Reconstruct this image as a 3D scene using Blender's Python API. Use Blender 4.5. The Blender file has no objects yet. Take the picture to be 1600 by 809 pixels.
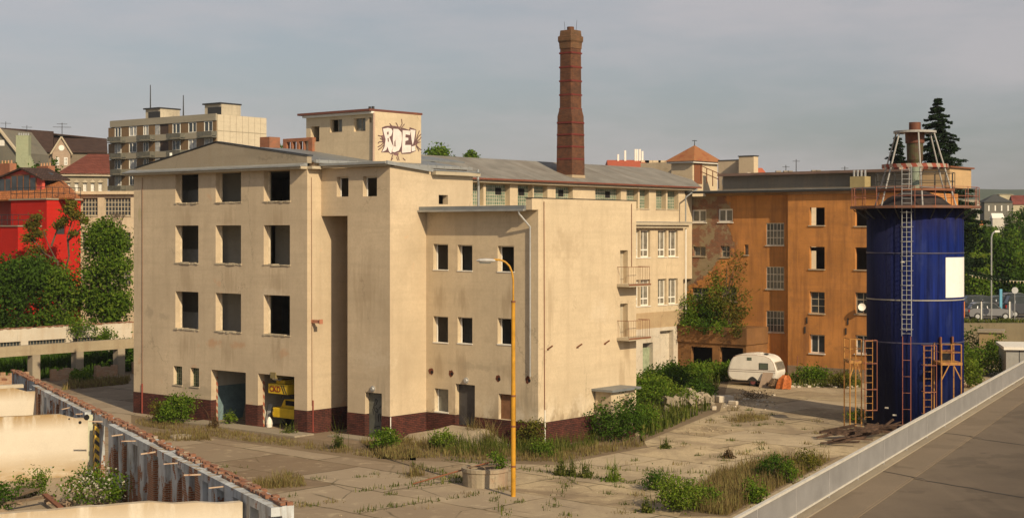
import bpy, bmesh, math, random
import numpy as np
from mathutils import Vector, Matrix

C = bpy.context.scene.collection
SC = bpy.context.scene
rnd = random.Random(7)

# ------------------------------------------------------------------ camera
EYE = 11.5            # metres above the yard
FPX, CXP, HVP = 2360.0, 800.0, 362.0     # focal length, centre column and horizon row for a 1600 px wide frame
cam_d = bpy.data.cameras.new('camera'); cam = bpy.data.objects.new('camera', cam_d); C.objects.link(cam)
cam.location = (0, 0, EYE); cam.rotation_euler = (math.radians(90), 0, 0)
cam_d.sensor_width = 36; cam_d.lens = 36 * FPX / 1600
cam_d.shift_y = -(404.5 - HVP) / 1600
cam_d.clip_start = 0.5; cam_d.clip_end = 9000
SC.camera = cam

# ------------------------------------------------------------------ light
SUN_AZ = Vector((0.507, -0.862)).normalized(); SUN_EL = math.radians(31)
sun_dir = Vector((SUN_AZ.x * math.cos(SUN_EL), SUN_AZ.y * math.cos(SUN_EL), math.sin(SUN_EL)))
sd = bpy.data.lights.new('sun', 'SUN'); so = bpy.data.objects.new('sun', sd); C.objects.link(so)
sd.energy = 4.7; sd.angle = math.radians(0.5); sd.color = (1.0, 0.81, 0.55)
so.rotation_euler = (-sun_dir).to_track_quat('-Z', 'Y').to_euler()
so.location = (40, -60, 60)
W = bpy.data.worlds.new('World'); SC.world = W; W.use_nodes = True
wn = W.node_tree; wn.nodes.clear()
wo = wn.nodes.new('ShaderNodeOutputWorld'); wb = wn.nodes.new('ShaderNodeBackground')
sky = wn.nodes.new('ShaderNodeTexSky'); sky.sky_type = 'NISHITA'; sky.sun_disc = False
sky.sun_elevation = SUN_EL; sky.sun_rotation = math.atan2(SUN_AZ.x, SUN_AZ.y)
sky.altitude = 200; sky.air_density = 1.0; sky.dust_density = 2.2; sky.ozone_density = 1.6
# thin hazy cloud veil, laid out by direction in the sky
tcw = wn.nodes.new('ShaderNodeTexCoord'); mpw = wn.nodes.new('ShaderNodeMapping')
mpw.inputs['Scale'].default_value = (2.0, 2.0, 9.0); mpw.inputs['Rotation'].default_value = (0.0, 0.12, 0.4)
nzw = wn.nodes.new('ShaderNodeTexNoise'); nzw.inputs['Scale'].default_value = 1.6; nzw.inputs['Detail'].default_value = 7; nzw.inputs['Roughness'].default_value = 0.58
crw = wn.nodes.new('ShaderNodeValToRGB'); crw.color_ramp.elements[0].position = 0.40; crw.color_ramp.elements[1].position = 0.64
crw.color_ramp.elements[0].color = (0, 0, 0, 1); crw.color_ramp.elements[1].color = (1, 1, 1, 1)
hsw = wn.nodes.new('ShaderNodeHueSaturation'); hsw.inputs['Saturation'].default_value = 0.50; hsw.inputs['Value'].default_value = 0.64
mxw = wn.nodes.new('ShaderNodeMix'); mxw.data_type = 'RGBA'
mxw.inputs[7].default_value = (4.9, 4.45, 4.55, 1)
mlw = wn.nodes.new('ShaderNodeMath'); mlw.operation = 'MULTIPLY'; mlw.inputs[1].default_value = 0.55
wn.links.new(tcw.outputs['Generated'], mpw.inputs['Vector']); wn.links.new(mpw.outputs[0], nzw.inputs['Vector'])
wn.links.new(nzw.outputs[0], crw.inputs[0]); wn.links.new(crw.outputs[0], mlw.inputs[0])
wn.links.new(sky.outputs[0], hsw.inputs['Color']); wn.links.new(hsw.outputs[0], mxw.inputs[6])
wn.links.new(mlw.outputs[0], mxw.inputs[0]); wn.links.new(mxw.outputs[2], wb.inputs['Color'])
wb.inputs['Strength'].default_value = 0.12
wn.links.new(wb.outputs[0], wo.inputs[0])
SC.view_settings.view_transform = 'Standard'; SC.view_settings.look = 'None'
SC.view_settings.exposure = 0.0; SC.view_settings.gamma = 1.0
SC.render.engine = 'CYCLES'
SC.cycles.max_bounces = 6; SC.cycles.diffuse_bounces = 3; SC.cycles.glossy_bounces = 2
SC.cycles.transmission_bounces = 3; SC.cycles.transparent_max_bounces = 6
SC.cycles.use_denoising = True
SC.cycles.sample_clamp_indirect = 6

# ------------------------------------------------------------------ frames: survey helpers
def gp(u, v, z=0.0):
    k = (EYE - z) * FPX / (v - HVP)
    return Vector(((u - CXP) / FPX * k, k, z))
def dp(u, v, Y):
    return Vector(((u - CXP) / FPX * Y, Y, EYE - (v - HVP) * Y / FPX))
class Fr:
    """a plan grid: origin and heading of its x axis"""
    def __init__(s, ox, oy, deg):
        s.ox, s.oy, s.deg = ox, oy, deg; t = math.radians(deg)
        s.a = (math.cos(t), math.sin(t)); s.b = (-math.sin(t), math.cos(t))
    def w(s, x, y, z=0.0): return Vector((s.ox + x*s.a[0] + y*s.b[0], s.oy + x*s.a[1] + y*s.b[1], z))
    def lx(s, u, y):
        k = (u - CXP) / FPX
        return (k*(s.oy + y*s.b[1]) - (s.ox + y*s.b[0])) / (s.a[0] - k*s.a[1])
    def ly(s, u, x):
        k = (u - CXP) / FPX
        return (k*(s.oy + x*s.a[1]) - (s.ox + x*s.a[0])) / (s.b[0] - k*s.b[1])
    def lz(s, x, y, v): return EYE - (v - HVP) * s.w(x, y).y / FPX
    def opx(s, u0, u1, v0, v1, y):      # opening on a wall that runs along x
        x0, x1 = s.lx(u0, y), s.lx(u1, y); return (x0, x1, s.lz(x0, y, v1), s.lz(x0, y, v0))
    def opy(s, u0, u1, v0, v1, x):      # opening on a wall that runs along y
        y0, y1 = s.ly(u0, x), s.ly(u1, x); return (y0, y1, s.lz(x, y0, v1), s.lz(x, y0, v0))
    def loc(s, P):
        dx, dy = P[0]-s.ox, P[1]-s.oy; return dx*s.a[0]+dy*s.a[1], dx*s.b[0]+dy*s.b[1]
    def empty(s, name, label, cat, group=None, x=0, y=0, z=0, rot=0):
        p = s.w(x, y, z); return thing(name, label, cat, p, math.radians(s.deg + rot), group)

def props(o, label=None, cat=None, group=None, kind=None):
    if label: o['label'] = label
    if cat: o['category'] = cat
    if group: o['group'] = group
    if kind: o['kind'] = kind
    return o
def thing(name, label, cat, loc=(0, 0, 0), rotz=0.0, group=None):
    o = bpy.data.objects.new(name, None); C.objects.link(o); o.empty_display_size = 0.2
    o.location = loc; o.rotation_euler = (0, 0, rotz)
    return props(o, label, cat, group)
def dup(root, loc, rotz, label=None, scale=None):
    r = root.copy(); C.objects.link(r); r.location = loc; r.rotation_euler = (0, 0, rotz)
    if scale: r.scale = scale
    if label: r['label'] = label
    for ch in list(root.children):
        c = ch.copy(); C.objects.link(c); c.parent = r
        for g in ch.children:
            d = g.copy(); C.objects.link(d); d.parent = c
    return r

class MB:
    """collects shapes that become one mesh object"""
    def __init__(s): s.v = []; s.f = []; s.cut = []; s.hold = False
    def add(s, vs, fs):
        if not s.hold: s.cut.append((len(s.v), len(s.f)))
        n = len(s.v); s.v += [tuple(p) for p in vs]; s.f += [tuple(i + n for i in f) for f in fs]; return s
    def box(s, x0, x1, y0, y1, z0, z1):
        return s.add([(x0,y0,z0),(x1,y0,z0),(x1,y1,z0),(x0,y1,z0),(x0,y0,z1),(x1,y0,z1),(x1,y1,z1),(x0,y1,z1)],
                     [(3,2,1,0),(4,5,6,7),(0,1,5,4),(1,2,6,5),(2,3,7,6),(3,0,4,7)])
    def obox(s, c, sx, sy, sz, M=None):
        h = [(i*sx/2, j*sy/2, k*sz/2) for k in (-1,1) for (i,j) in ((-1,-1),(1,-1),(1,1),(-1,1))]
        vs = [(M @ Vector(p) if M else Vector(p)) + Vector(c) for p in h]
        return s.add(vs, [(3,2,1,0),(4,5,6,7),(0,1,5,4),(1,2,6,5),(2,3,7,6),(3,0,4,7)])
    def quad(s, *p): return s.add(p, [tuple(range(len(p)))])
    def prism(s, poly, vec):
        n = len(poly); vs = [Vector(p) for p in poly] + [Vector(p) + Vector(vec) for p in poly]
        return s.add(vs, [tuple(range(n-1, -1, -1)), tuple(range(n, 2*n))] + [(i, (i+1) % n, (i+1) % n + n, i+n) for i in range(n)])
    def cone(s, p0, p1, r0, r1=None, n=10, caps=True):
        r1 = r0 if r1 is None else r1
        p0, p1 = Vector(p0), Vector(p1); d = (p1 - p0).normalized()
        u = d.orthogonal().normalized(); w = d.cross(u)
        vs = [p + (u*math.cos(2*math.pi*i/n) + w*math.sin(2*math.pi*i/n))*r for p, r in ((p0, r0), (p1, r1)) for i in range(n)]
        fs = [(i, (i+1) % n, (i+1) % n + n, i+n) for i in range(n)]
        if caps: fs += [tuple(range(n-1, -1, -1)), tuple(range(n, 2*n))]
        return s.add(vs, fs)
    def tube(s, pts, r, n=8):
        for i, (a, b) in enumerate(zip(pts[:-1], pts[1:])):
            s.hold = i > 0; s.cone(a, b, r, r, n)
        s.hold = False; return s
    def lathe(s, prof, c=(0, 0, 0), n=40, cap=True):
        vs = [(c[0] + r*math.cos(2*math.pi*i/n), c[1] + r*math.sin(2*math.pi*i/n), c[2] + z) for r, z in prof for i in range(n)]
        fs = [(k*n + i, k*n + (i+1) % n, (k+1)*n + (i+1) % n, (k+1)*n + i) for k in range(len(prof)-1) for i in range(n)]
        if cap: fs += [tuple(range(n-1, -1, -1)), tuple(range((len(prof)-1)*n, len(prof)*n))]
        return s.add(vs, fs)
    def bar(s, p0, p1, w, h=None):
        h = h or w; p0, p1 = Vector(p0), Vector(p1); d = p1 - p0; L = d.length; d.normalize()
        up = Vector((0,0,1)) if abs(d.z) < 0.95 else Vector((0,1,0))
        x = d.cross(up).normalized(); z = x.cross(d)
        M = Matrix((x, d, z)).transposed()
        return s.obox((p0 + p1)/2, w, L, h, M)
    def wall(s, axis, s0, s1, z0, z1, pos, t, ops=()):
        """slab wall with openings; axis 'x': outer face at y=pos looking to -y, 'y': outer face at x=pos looking to +x,
        '-y': outer face at x=pos looking to -x"""
        P = {'x': lambda a, z, d: (a, pos + d, z), 'y': lambda a, z, d: (pos - d, a, z), '-y': lambda a, z, d: (pos + d, a, z),
             '-x': lambda a, z, d: (a, pos - d, z)}[axis]
        ops = [(max(a, s0), min(b, s1), max(c, z0), min(d, z1)) for a, b, c, d in ops if b > s0 and a < s1 and d > z0 and c < z1]
        xs = sorted({s0, s1, *[o[0] for o in ops], *[o[1] for o in ops]}); zs = sorted({z0, z1, *[o[2] for o in ops], *[o[3] for o in ops]})
        for i in range(len(xs)-1):
            for j in range(len(zs)-1):
                mx, mz = (xs[i]+xs[i+1])/2, (zs[j]+zs[j+1])/2
                if any(o[0] < mx < o[1] and o[2] < mz < o[3] for o in ops): continue
                for d in (0, t):
                    s.quad(P(xs[i],zs[j],d), P(xs[i+1],zs[j],d), P(xs[i+1],zs[j+1],d), P(xs[i],zs[j+1],d))
        for a, b, c, d in ops:
            if a > s0: s.quad(P(a,c,0), P(a,d,0), P(a,d,t), P(a,c,t))
            if b < s1: s.quad(P(b,c,0), P(b,d,0), P(b,d,t), P(b,c,t))
            if c > z0: s.quad(P(a,c,0), P(b,c,0), P(b,c,t), P(a,c,t))
            if d < z1: s.quad(P(a,d,0), P(b,d,0), P(b,d,t), P(a,d,t))
        for z in (z0, z1):
            for a, b in zip(xs[:-1], xs[1:]):
                if not any(o[0] < (a + b)/2 < o[1] and o[2] <= z <= o[3] for o in ops): s.quad(P(a,z,0), P(b,z,0), P(b,z,t), P(a,z,t))
        for x in (s0, s1):
            for c, d in zip(zs[:-1], zs[1:]):
                if not any(o[2] < (c + d)/2 < o[3] and o[0] <= x <= o[1] for o in ops): s.quad(P(x,c,0), P(x,d,0), P(x,d,t), P(x,c,t))
        return s
    def each(s, name, mat, parent=None):
        """every shape collected becomes a part of its own"""
        for k, (v0, f0) in enumerate(s.cut):
            v1, f1 = s.cut[k+1] if k + 1 < len(s.cut) else (len(s.v), len(s.f))
            q = MB(); q.v = s.v[v0:v1]; q.f = [tuple(i - v0 for i in f) for f in s.f[f0:f1]]; o = q.build(name, mat, parent)
        return o
    def build(s, name, mat, parent=None, smooth=False, bevel=0.0):
        me = bpy.data.meshes.new(name); me.from_pydata(s.v, [], s.f)
        if smooth or bevel or len(s.f) < 4000:
            bm = bmesh.new(); bm.from_mesh(me); bmesh.ops.recalc_face_normals(bm, faces=bm.faces)
            bm.to_mesh(me); bm.free()
        me.materials.append(mat)
        o = bpy.data.objects.new(name, me); C.objects.link(o)
        if parent: o.parent = parent
        if smooth:
            for p in me.polygons: p.use_smooth = True
        if bevel:
            m = o.modifiers.new('soft_edges', 'BEVEL'); m.width = bevel; m.segments = 2; m.limit_method = 'ANGLE'
        return o

def mesh_np(name, co, nper, mat, parent=None):
    """faces of nper corners each from an (N*nper,3) array"""
    co = np.asarray(co, dtype=np.float32).reshape(-1, 3); n = len(co); nf = n // nper
    me = bpy.data.meshes.new(name)
    me.vertices.add(n); me.vertices.foreach_set('co', co.ravel())
    me.loops.add(n); me.loops.foreach_set('vertex_index', np.arange(n, dtype=np.int32))
    me.polygons.add(nf); me.polygons.foreach_set('loop_start', np.arange(0, n, nper, dtype=np.int32))
    me.update(calc_edges=True); me.materials.append(mat)
    o = bpy.data.objects.new(name, me); C.objects.link(o)
    if parent: o.parent = parent
    return o

# ------------------------------------------------------------------ materials
class NT:
    def __init__(s, name):
        s.m = bpy.data.materials.new(name); s.m.use_nodes = True; s.t = s.m.node_tree; s.t.nodes.clear()
        s.out = s.n('ShaderNodeOutputMaterial'); s.b = s.n('ShaderNodeBsdfPrincipled'); s.l(s.b.outputs[0], s.out.inputs['Surface'])
        s.tc = s.n('ShaderNodeTexCoord'); s.obj = s.tc.outputs['Object']
    def n(s, t): return s.t.nodes.new(t)
    def l(s, a, b): s.t.links.new(a, b)
    def mapv(s, scale=(1,1,1), loc=(0,0,0), rot=(0,0,0), src=None):
        m = s.n('ShaderNodeMapping'); m.inputs['Scale'].default_value = scale; m.inputs['Location'].default_value = loc; m.inputs['Rotation'].default_value = rot
        s.l(src or s.obj, m.inputs['Vector']); return m.outputs[0]
    def noise(s, scale, detail=4, rough=0.55, src=None, dist=0.0):
        n = s.n('ShaderNodeTexNoise'); n.inputs['Scale'].default_value = scale; n.inputs['Detail'].default_value = detail
        n.inputs['Roughness'].default_value = rough; n.inputs['Distortion'].default_value = dist
        s.l(src or s.obj, n.inputs['Vector']); return n.outputs[0]
    def ramp(s, fac, stops):
        r = s.n('ShaderNodeValToRGB'); e = r.color_ramp.elements
        while len(e) < len(stops): e.new(0.5)
        for el, (p, c) in zip(e, stops):
            el.position = p; el.color = (c, c, c, 1) if isinstance(c, (int, float)) else (*c, 1)
        s.l(fac, r.inputs[0]); return r.outputs[0]
    def mix(s, fac, a, b, mode='MIX'):
        m = s.n('ShaderNodeMix'); m.data_type = 'RGBA'; m.blend_type = mode
        for sock, v in ((m.inputs[0], fac), (m.inputs[6], a), (m.inputs[7], b)):
            if hasattr(v, 'is_linked'): s.l(v, sock)
            elif isinstance(v, (int, float)): sock.default_value = v
            else: sock.default_value = (*v, 1)
        return m.outputs[2]
    def math(s, op, a, b=None, clamp=False):
        m = s.n('ShaderNodeMath'); m.operation = op; m.use_clamp = clamp
        for i, v in enumerate((a, b)):
            if v is None: continue
            if hasattr(v, 'is_linked'): s.l(v, m.inputs[i])
            else: m.inputs[i].default_value = v
        return m.outputs[0]
    def sep(s, src=None):
        x = s.n('ShaderNodeSeparateXYZ'); s.l(src or s.obj, x.inputs[0]); return x.outputs
    def comb(s, x, y, z=0.0):
        c = s.n('ShaderNodeCombineXYZ')
        for i, v in enumerate((x, y, z)):
            if hasattr(v, 'is_linked'): s.l(v, c.inputs[i])
            else: c.inputs[i].default_value = v
        return c.outputs[0]
    def bump(s, h, strength=0.3, dist=0.02):
        b = s.n('ShaderNodeBump'); b.inputs['Strength'].default_value = strength; b.inputs['Distance'].default_value = dist
        s.l(h, b.inputs['Height']); s.l(b.outputs[0], s.b.inputs['Normal'])
    def col(s, c): 
        if hasattr(c, 'is_linked'): s.l(c, s.b.inputs['Base Color'])
        else: s.b.inputs['Base Color'].default_value = (*c, 1)
    def rough(s, r, metal=0.0, spec=0.3):
        if hasattr(r, 'is_linked'): s.l(r, s.b.inputs['Roughness'])
        else: s.b.inputs['Roughness'].default_value = r
        s.b.inputs['Metallic'].default_value = metal; s.b.inputs['Specular IOR Level'].default_value = spec
        return s.m

def lerp(a, b, t): return tuple(x + (y-x)*t for x, y in zip(a, b))
def mul(c, k): return tuple(x*k for x in c)

def plaster(name, base, vary=0.20, streak=0.42, stain=(0.30, 0.22, 0.14), bumpy=0.35, fine=22.0, spots=0.0, damp=0.0, marks=()):
    """rough-cast render: broad patches, rain streaks below sills, fine grain"""
    N = NT(name)
    big = N.noise(0.22, 5, 0.6); c = N.mix(N.ramp(big, [(0.3, 0.0), (0.7, 1.0)]), mul(base, 1 - vary), mul(base, 1 + vary*0.7))
    mid = N.noise(1.3, 6, 0.65); c = N.mix(N.ramp(mid, [(0.50, 0.0), (0.72, 0.48)]), c, lerp(base, stain, 0.55))
    st = N.noise(1.0, 5, 0.6, N.mapv((1.6, 1.6, 0.10))); c = N.mix(N.ramp(st, [(0.50, 0.0), (0.74, streak)]), c, lerp(base, stain, 0.7))
    hz = N.noise(1.0, 4, 0.6, N.mapv((0.15, 0.15, 2.6))); c = N.mix(N.ramp(hz, [(0.48, 0.0), (0.70, 0.42)]), c, mul(base, 0.74))
    if spots:
        sp = N.noise(0.55, 3, 0.5); c = N.mix(N.ramp(sp, [(0.66, 0.0), (0.70, spots)]), c, lerp(base, (0.6, 0.26, 0.12), 0.4))
    if damp:
        zz = N.sep()[2]; lo = N.math('SUBTRACT', 1.0, N.math('DIVIDE', N.math('SUBTRACT', zz, 1.2), 1.7), True)
        dn = N.math('MULTIPLY', lo, N.ramp(N.noise(0.75, 6, 0.62, dist=0.5), [(0.47, 0.0), (0.53, damp)])); c = N.mix(dn, c, (0.66, 0.57, 0.42))
        dk = N.math('MULTIPLY', lo, N.ramp(N.noise(0.9, 6, 0.65, N.mapv((1, 1, .5), loc=(3, 1, 2))), [(0.50, 0.0), (0.60, damp)])); c = N.mix(dk, c, (0.27, 0.20, 0.125))
    cr_ = N.n('ShaderNodeTexVoronoi'); cr_.feature = 'DISTANCE_TO_EDGE'; cr_.inputs['Scale'].default_value = 0.28
    wv = N.n('ShaderNodeVectorMath'); wv.operation = 'ADD'; N.l(N.mapv((1, 1, .55)), wv.inputs[0]); N.l(N.comb(N.math('MULTIPLY', N.noise(1.2, 5, .7), 1.6), 0.0, N.math('MULTIPLY', N.noise(1.1, 5, .7, N.mapv(loc=(5, 5, 5))), 1.6)), wv.inputs[1]); N.l(wv.outputs[0], cr_.inputs['Vector'])
    c = N.mix(N.math('MULTIPLY', N.ramp(cr_.outputs['Distance'], [(0.0, 0.55), (0.012, 0.0)]), N.ramp(N.noise(0.15, 3), [(0.50, 0.0), (0.56, 1.0)])), c, mul(base, 0.35))
    if marks:                                                        # stains and washed-out runs that belong to this wall
        wn_ = N.noise(1.6, 6, 0.68); ws = N.noise(1.0, 5, 0.65, N.mapv((3.5, 3.5, 0.35)))
        for (px_, py_, pz_), (rx, rz_), colr, s_ in marks:
            dd = N.n('ShaderNodeVectorMath'); dd.operation = 'LENGTH'; N.l(N.mapv((1/rx, 1/rx, 1/rz_), (-px_/rx, -py_/rx, -pz_/rz_)), dd.inputs[0])
            k = N.math('ADD', N.math('SUBTRACT', 1.0, dd.outputs['Value']), N.math('MULTIPLY', N.math('SUBTRACT', ws if rz_ > rx else wn_, 0.5), 2.4))
            c = N.mix(N.ramp(k, [(0.30, 0.0), (0.75, s_)]), c, colr)
    gr = N.noise(fine, 3, 0.7); c = N.mix(N.ramp(gr, [(0.3, 0.0), (0.7, 0.32)]), c, mul(base, 0.66))
    g2 = N.noise(fine*.3, 5, 0.7); c = N.mix(N.ramp(g2, [(0.45, 0.0), (0.7, 0.35)]), c, mul(base, 0.68))
    N.col(c); N.bump(gr, bumpy, 0.02); return N.rough(0.92, spec=0.15)

def flat(name, c, rough=0.6, metal=0.0, vary=0.12, scale=3.0, spec=0.3, bumpy=0.0):
    N = NT(name); n = N.noise(scale, 5, 0.6)
    N.col(N.mix(N.ramp(n, [(0.3, 0.0), (0.7, 1.0)]), mul(c, 1 - vary), mul(c, 1 + vary)))
    if bumpy: N.bump(n, bumpy, 0.02)
    return N.rough(rough, metal, spec)

def rusty(name, c, rust=(0.22, 0.075, 0.03), amount=0.5, scale=4.0, rough=0.65, metal=0.0):
    N = NT(name); n = N.noise(scale, 7, 0.7); k = 0.75 - 0.4*amount
    c2 = N.mix(N.noise(scale*5, 3), mul(rust, 0.6), mul(rust, 1.5))
    N.col(N.mix(N.ramp(n, [(k, 0.0), (k + 0.12, 1.0)]), c, c2)); N.bump(n, 0.2, 0.01); return N.rough(rough, metal, 0.3)

def brick(name, c1, c2, mortar, bw=0.25, bh=0.075, ms=0.012, blacken=0.3, bumpy=0.6, planar=False):
    N = NT(name); x, y, z = N.sep()
    v = N.comb(N.math('ADD', x, y), z, 0.0)
    b = N.n('ShaderNodeTexBrick'); N.l(v, b.inputs['Vector'])
    b.inputs['Scale'].default_value = 1.0; b.inputs['Brick Width'].default_value = bw; b.inputs['Row Height'].default_value = bh
    b.inputs['Mortar Size'].default_value = ms; b.inputs['Mortar Smooth'].default_value = 0.2; b.inputs['Bias'].default_value = -0.1
    b.inputs['Color1'].default_value = (*c1, 1); b.inputs['Color2'].default_value = (*c2, 1); b.inputs['Mortar'].default_value = (*mortar, 1)
    c = N.mix(N.ramp(N.noise(0.9, 5, 0.65), [(0.42, 0.0), (0.7, blacken)]), b.outputs['Color'], (0.05, 0.03, 0.025))
    c = N.mix(N.ramp(N.noise(2.2, 4), [(0.45, 0.0), (0.75, 0.4)]), c, mul(c1, 1.5))
    N.col(c); inv = N.math('SUBTRACT', 1.0, b.outputs['Fac']); N.bump(inv, bumpy, 0.015)
    return N.rough(0.85, spec=0.2)

def leafmat(name, c, vary=0.45, trans=0.35, yellow=None):
    N = NT(name); g = N.n('ShaderNodeNewGeometry'); r = g.outputs['Random Per Island']
    cc = N.ramp(r, [(0.0, mul(c, 1 - vary)), (0.6, c), (1.0, yellow or mul(c, 1 + vary))])
    big = N.noise(0.5, 3); cc = N.mix(N.ramp(big, [(0.35, 0.0), (0.65, 0.6)]), cc, mul(c, 0.55))
    d = N.n('ShaderNodeBsdfDiffuse'); t = N.n('ShaderNodeBsdfTranslucent'); m = N.n('ShaderNodeMixShader'); m.inputs[0].default_value = trans
    N.l(cc, d.inputs[0]); N.l(cc, t.inputs[0]); N.l(d.outputs[0], m.inputs[1]); N.l(t.outputs[0], m.inputs[2]); N.l(m.outputs[0], N.out.inputs['Surface'])
    return N.m

def tiles(name, c, w=0.30, h=0.32, moss=0.2):
    """roof tiles: rows along the slope height, columns along the roof"""
    N = NT(name); x, y, z = N.sep()
    b = N.n('ShaderNodeTexBrick'); N.l(N.comb(N.math('ADD', x, y), N.math('MULTIPLY', z, 1.4), 0.0), b.inputs['Vector'])
    b.inputs['Scale'].default_value = 1.0; b.inputs['Brick Width'].default_value = w; b.inputs['Row Height'].default_value = h
    b.inputs['Mortar Size'].default_value = 0.03; b.inputs['Color1'].default_value = (*mul(c, 0.8), 1); b.inputs['Color2'].default_value = (*mul(c, 1.2), 1); b.inputs['Mortar'].default_value = (*mul(c, 0.4), 1)
    cc = N.mix(N.ramp(N.noise(0.4, 5, 0.6), [(0.4, 0.0), (0.75, moss*2)]), b.outputs['Color'], mul(c, 0.45))
    N.col(cc); N.bump(N.math('SUBTRACT', 1.0, b.outputs['Fac']), 0.6, 0.04); return N.rough(0.85, spec=0.2)

RUN, RUST, PALE, GREY = (0.30, 0.215, 0.13), (0.50, 0.25, 0.12), (0.70, 0.60, 0.45), (0.33, 0.27, 0.19)
MARKS_A = [((x, 0, z - 1.0), (1.1, 1.5), RUN, .38) for x in (-10.9, -6.9, -2.6) for z in (13.2, 9.5, 5.4)] + [
    ((-8.3, 0, 4.75), (1.4, .45), RUST, .6), ((-6.0, 0, 4.8), (.9, .4), RUST, .5), ((-2.0, 0, 4.5), (.7, .5), RUST, .45), ((-14.6, 0, 6.4), (.8, .6), GREY, .6), ((-13.2, 0, 6.2), (1.0, .35), GREY, .5),
    ((-15.6, 0, 12.6), (.5, .7), (.40, .36, .17), .5), ((-10.0, 0, 1.9), (3.5, .5), GREY, .45), ((-3.0, 0, 7.9), (2.2, .5), PALE, .4), ((4.0, 1.1, 4.5), (2.4, 1.2), PALE, .35), ((3.6, 1.1, 8.3), (1.8, 2.6), RUN, .35), ((4.8, 1.1, 2.6), (.7, 1.4), GREY, .5)]
MARKS_B = [((x, 4.0, z - .8), (.8, 1.2), RUN, .5) for x in (6.5, 8.2, 11.4) for z in (8.5, 4.8)] + [((12.9, 4.0, 2.3), (.9, 1.7), GREY, .75), ((12.2, 4.0, 1.7), (.8, .7), PALE, .8), ((13.63, 4.9, 1.8), (1.0, .55), PALE, .9), ((13.63, 12.2, 5.2), (.6, 2.2), RUN, .6), ((13.63, 11.6, 3.2), (.5, 1.6), RUN, .5),
    ((13.63, 8.0, 2.0), (2.6, .7), PALE, .5), ((13.63, 6.5, 10.8), (2.0, 1.6), RUN, .3), ((13.63, 9.5, 7.0), (1.8, 1.0), PALE, .35), ((6.0, 4.0, 3.6), (1.0, .5), GREY, .5), ((9.5, 4.0, 4.1), (3.0, .35), GREY, .45), ((13.63, 5.0, 7.5), (.5, 3.5), RUN, .35)]
M = {}
M['plaster'] = plaster('beige_roughcast', (0.60, 0.485, 0.335), spots=0.7, marks=MARKS_A)
M['plaster_fine'] = plaster('beige_plaster', (0.63, 0.51, 0.345), bumpy=0.2, damp=0.95, vary=.14, streak=.42, marks=MARKS_B)
M['plaster_in'] = plaster('room_plaster', (0.58, 0.54, 0.45), bumpy=0.1)
M['cornice'] = plaster('cornice_plaster', (0.50, 0.43, 0.31), streak=0.5, bumpy=0.2)
M['whitewash'] = plaster('whitewashed_wall', (0.62, 0.55, 0.44), vary=0.14, streak=0.6, stain=(0.45, 0.30, 0.15), bumpy=0.25)
M['greywash'] = plaster('grey_blue_plaster', (0.43, 0.45, 0.46), vary=0.25, streak=0.9, stain=(0.16, 0.10, 0.07), spots=.8, bumpy=0.25)
M['white_paint'] = flat('white_paint', (0.75, 0.72, 0.64), 0.55, vary=0.06)
M['brick_plinth'] = brick('oxblood_clinker', (0.115, 0.036, 0.026), (0.055, 0.021, 0.017), (0.02, 0.012, 0.011), 0.30, 0.10, 0.016, 0.35)
M['brick_red'] = brick('red_brick', (0.36, 0.12, 0.055), (0.27, 0.09, 0.045), (0.26, 0.2, 0.14), blacken=0.25)
M['brick_stack'] = brick('sooty_stack_brick', (0.17, 0.068, 0.034), (0.105, 0.042, 0.025), (0.09, 0.06, 0.04), 0.27, 0.085, 0.016, 0.5, 0.8)
M['roof_sheet'] = flat('grey_roof_sheet', (0.22, 0.235, 0.24), 0.5, 0.3, 0.18, 0.8)
M['gutter'] = flat('zinc_gutter', (0.36, 0.37, 0.36), 0.45, 0.4, 0.15, 2.0)
M['steel_dark'] = flat('dark_steel', (0.05, 0.05, 0.05), 0.5, 0.4)
M['galv'] = flat('galvanised_steel', (0.50, 0.50, 0.48), 0.4, 0.6, 0.15, 3)
M['rust'] = rusty('rust', (0.20, 0.08, 0.04), amount=0.6)
M['dark'] = flat('dark_void', (0.012, 0.011, 0.012), 0.9, vary=0.1)
M['glass'] = flat('window_glass', (0.045, 0.055, 0.06), 0.08, 0.0, 0.3, 1.2, spec=0.7)
M['glass_dull'] = flat('dusty_glass', (0.14, 0.14, 0.12), 0.25, 0.0, 0.4, 1.5, spec=0.6)
M['asphalt'] = None
def corrugated(name, c, axis, pitch=0.18):
    N = NT(name); xyz = N.sep(); s = N.math('SINE', N.math('MULTIPLY', xyz[axis], 2*math.pi/pitch))
    n = N.noise(0.5, 6, 0.65); cc = N.mix(N.ramp(n, [(0.35, 0.0), (0.7, 1.0)]), mul(c, 0.72), mul(c, 1.18))
    st = N.noise(1.0, 4, 0.6, N.mapv((0.12, 1.2, 0.12) if axis == 1 else (1.2, 0.12, 0.12))); cc = N.mix(N.ramp(st, [(0.5, 0.0), (0.75, 0.5)]), cc, (0.13, 0.085, 0.05))
    cc = N.mix(N.math('MULTIPLY', N.math('ADD', s, 1.0), 0.14), cc, mul(c, 0.45))
    N.col(cc); N.bump(s, 0.5, 0.03); return N.rough(0.75, spec=0.2)
M['corrug'] = corrugated('corrugated_cement_roof', (0.27, 0.255, 0.225), 1)
M['tile_red'] = tiles('red_roof_tiles', (0.40, 0.13, 0.055))
M['tile_dark'] = tiles('dark_brown_tiles', (0.075, 0.045, 0.035))
M['tile_orange'] = tiles('orange_roof_tiles', (0.46, 0.17, 0.06))
M['bark'] = flat('bark', (0.10, 0.075, 0.05), 0.95, vary=0.4, scale=6, bumpy=0.5)
M['leaf_dark'] = leafmat('leaf_dark_green', (0.068, 0.130, 0.018))
M['leaf_mid'] = leafmat('leaf_mid_green', (0.115, 0.205, 0.022), yellow=(0.23, 0.29, 0.04))
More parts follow.
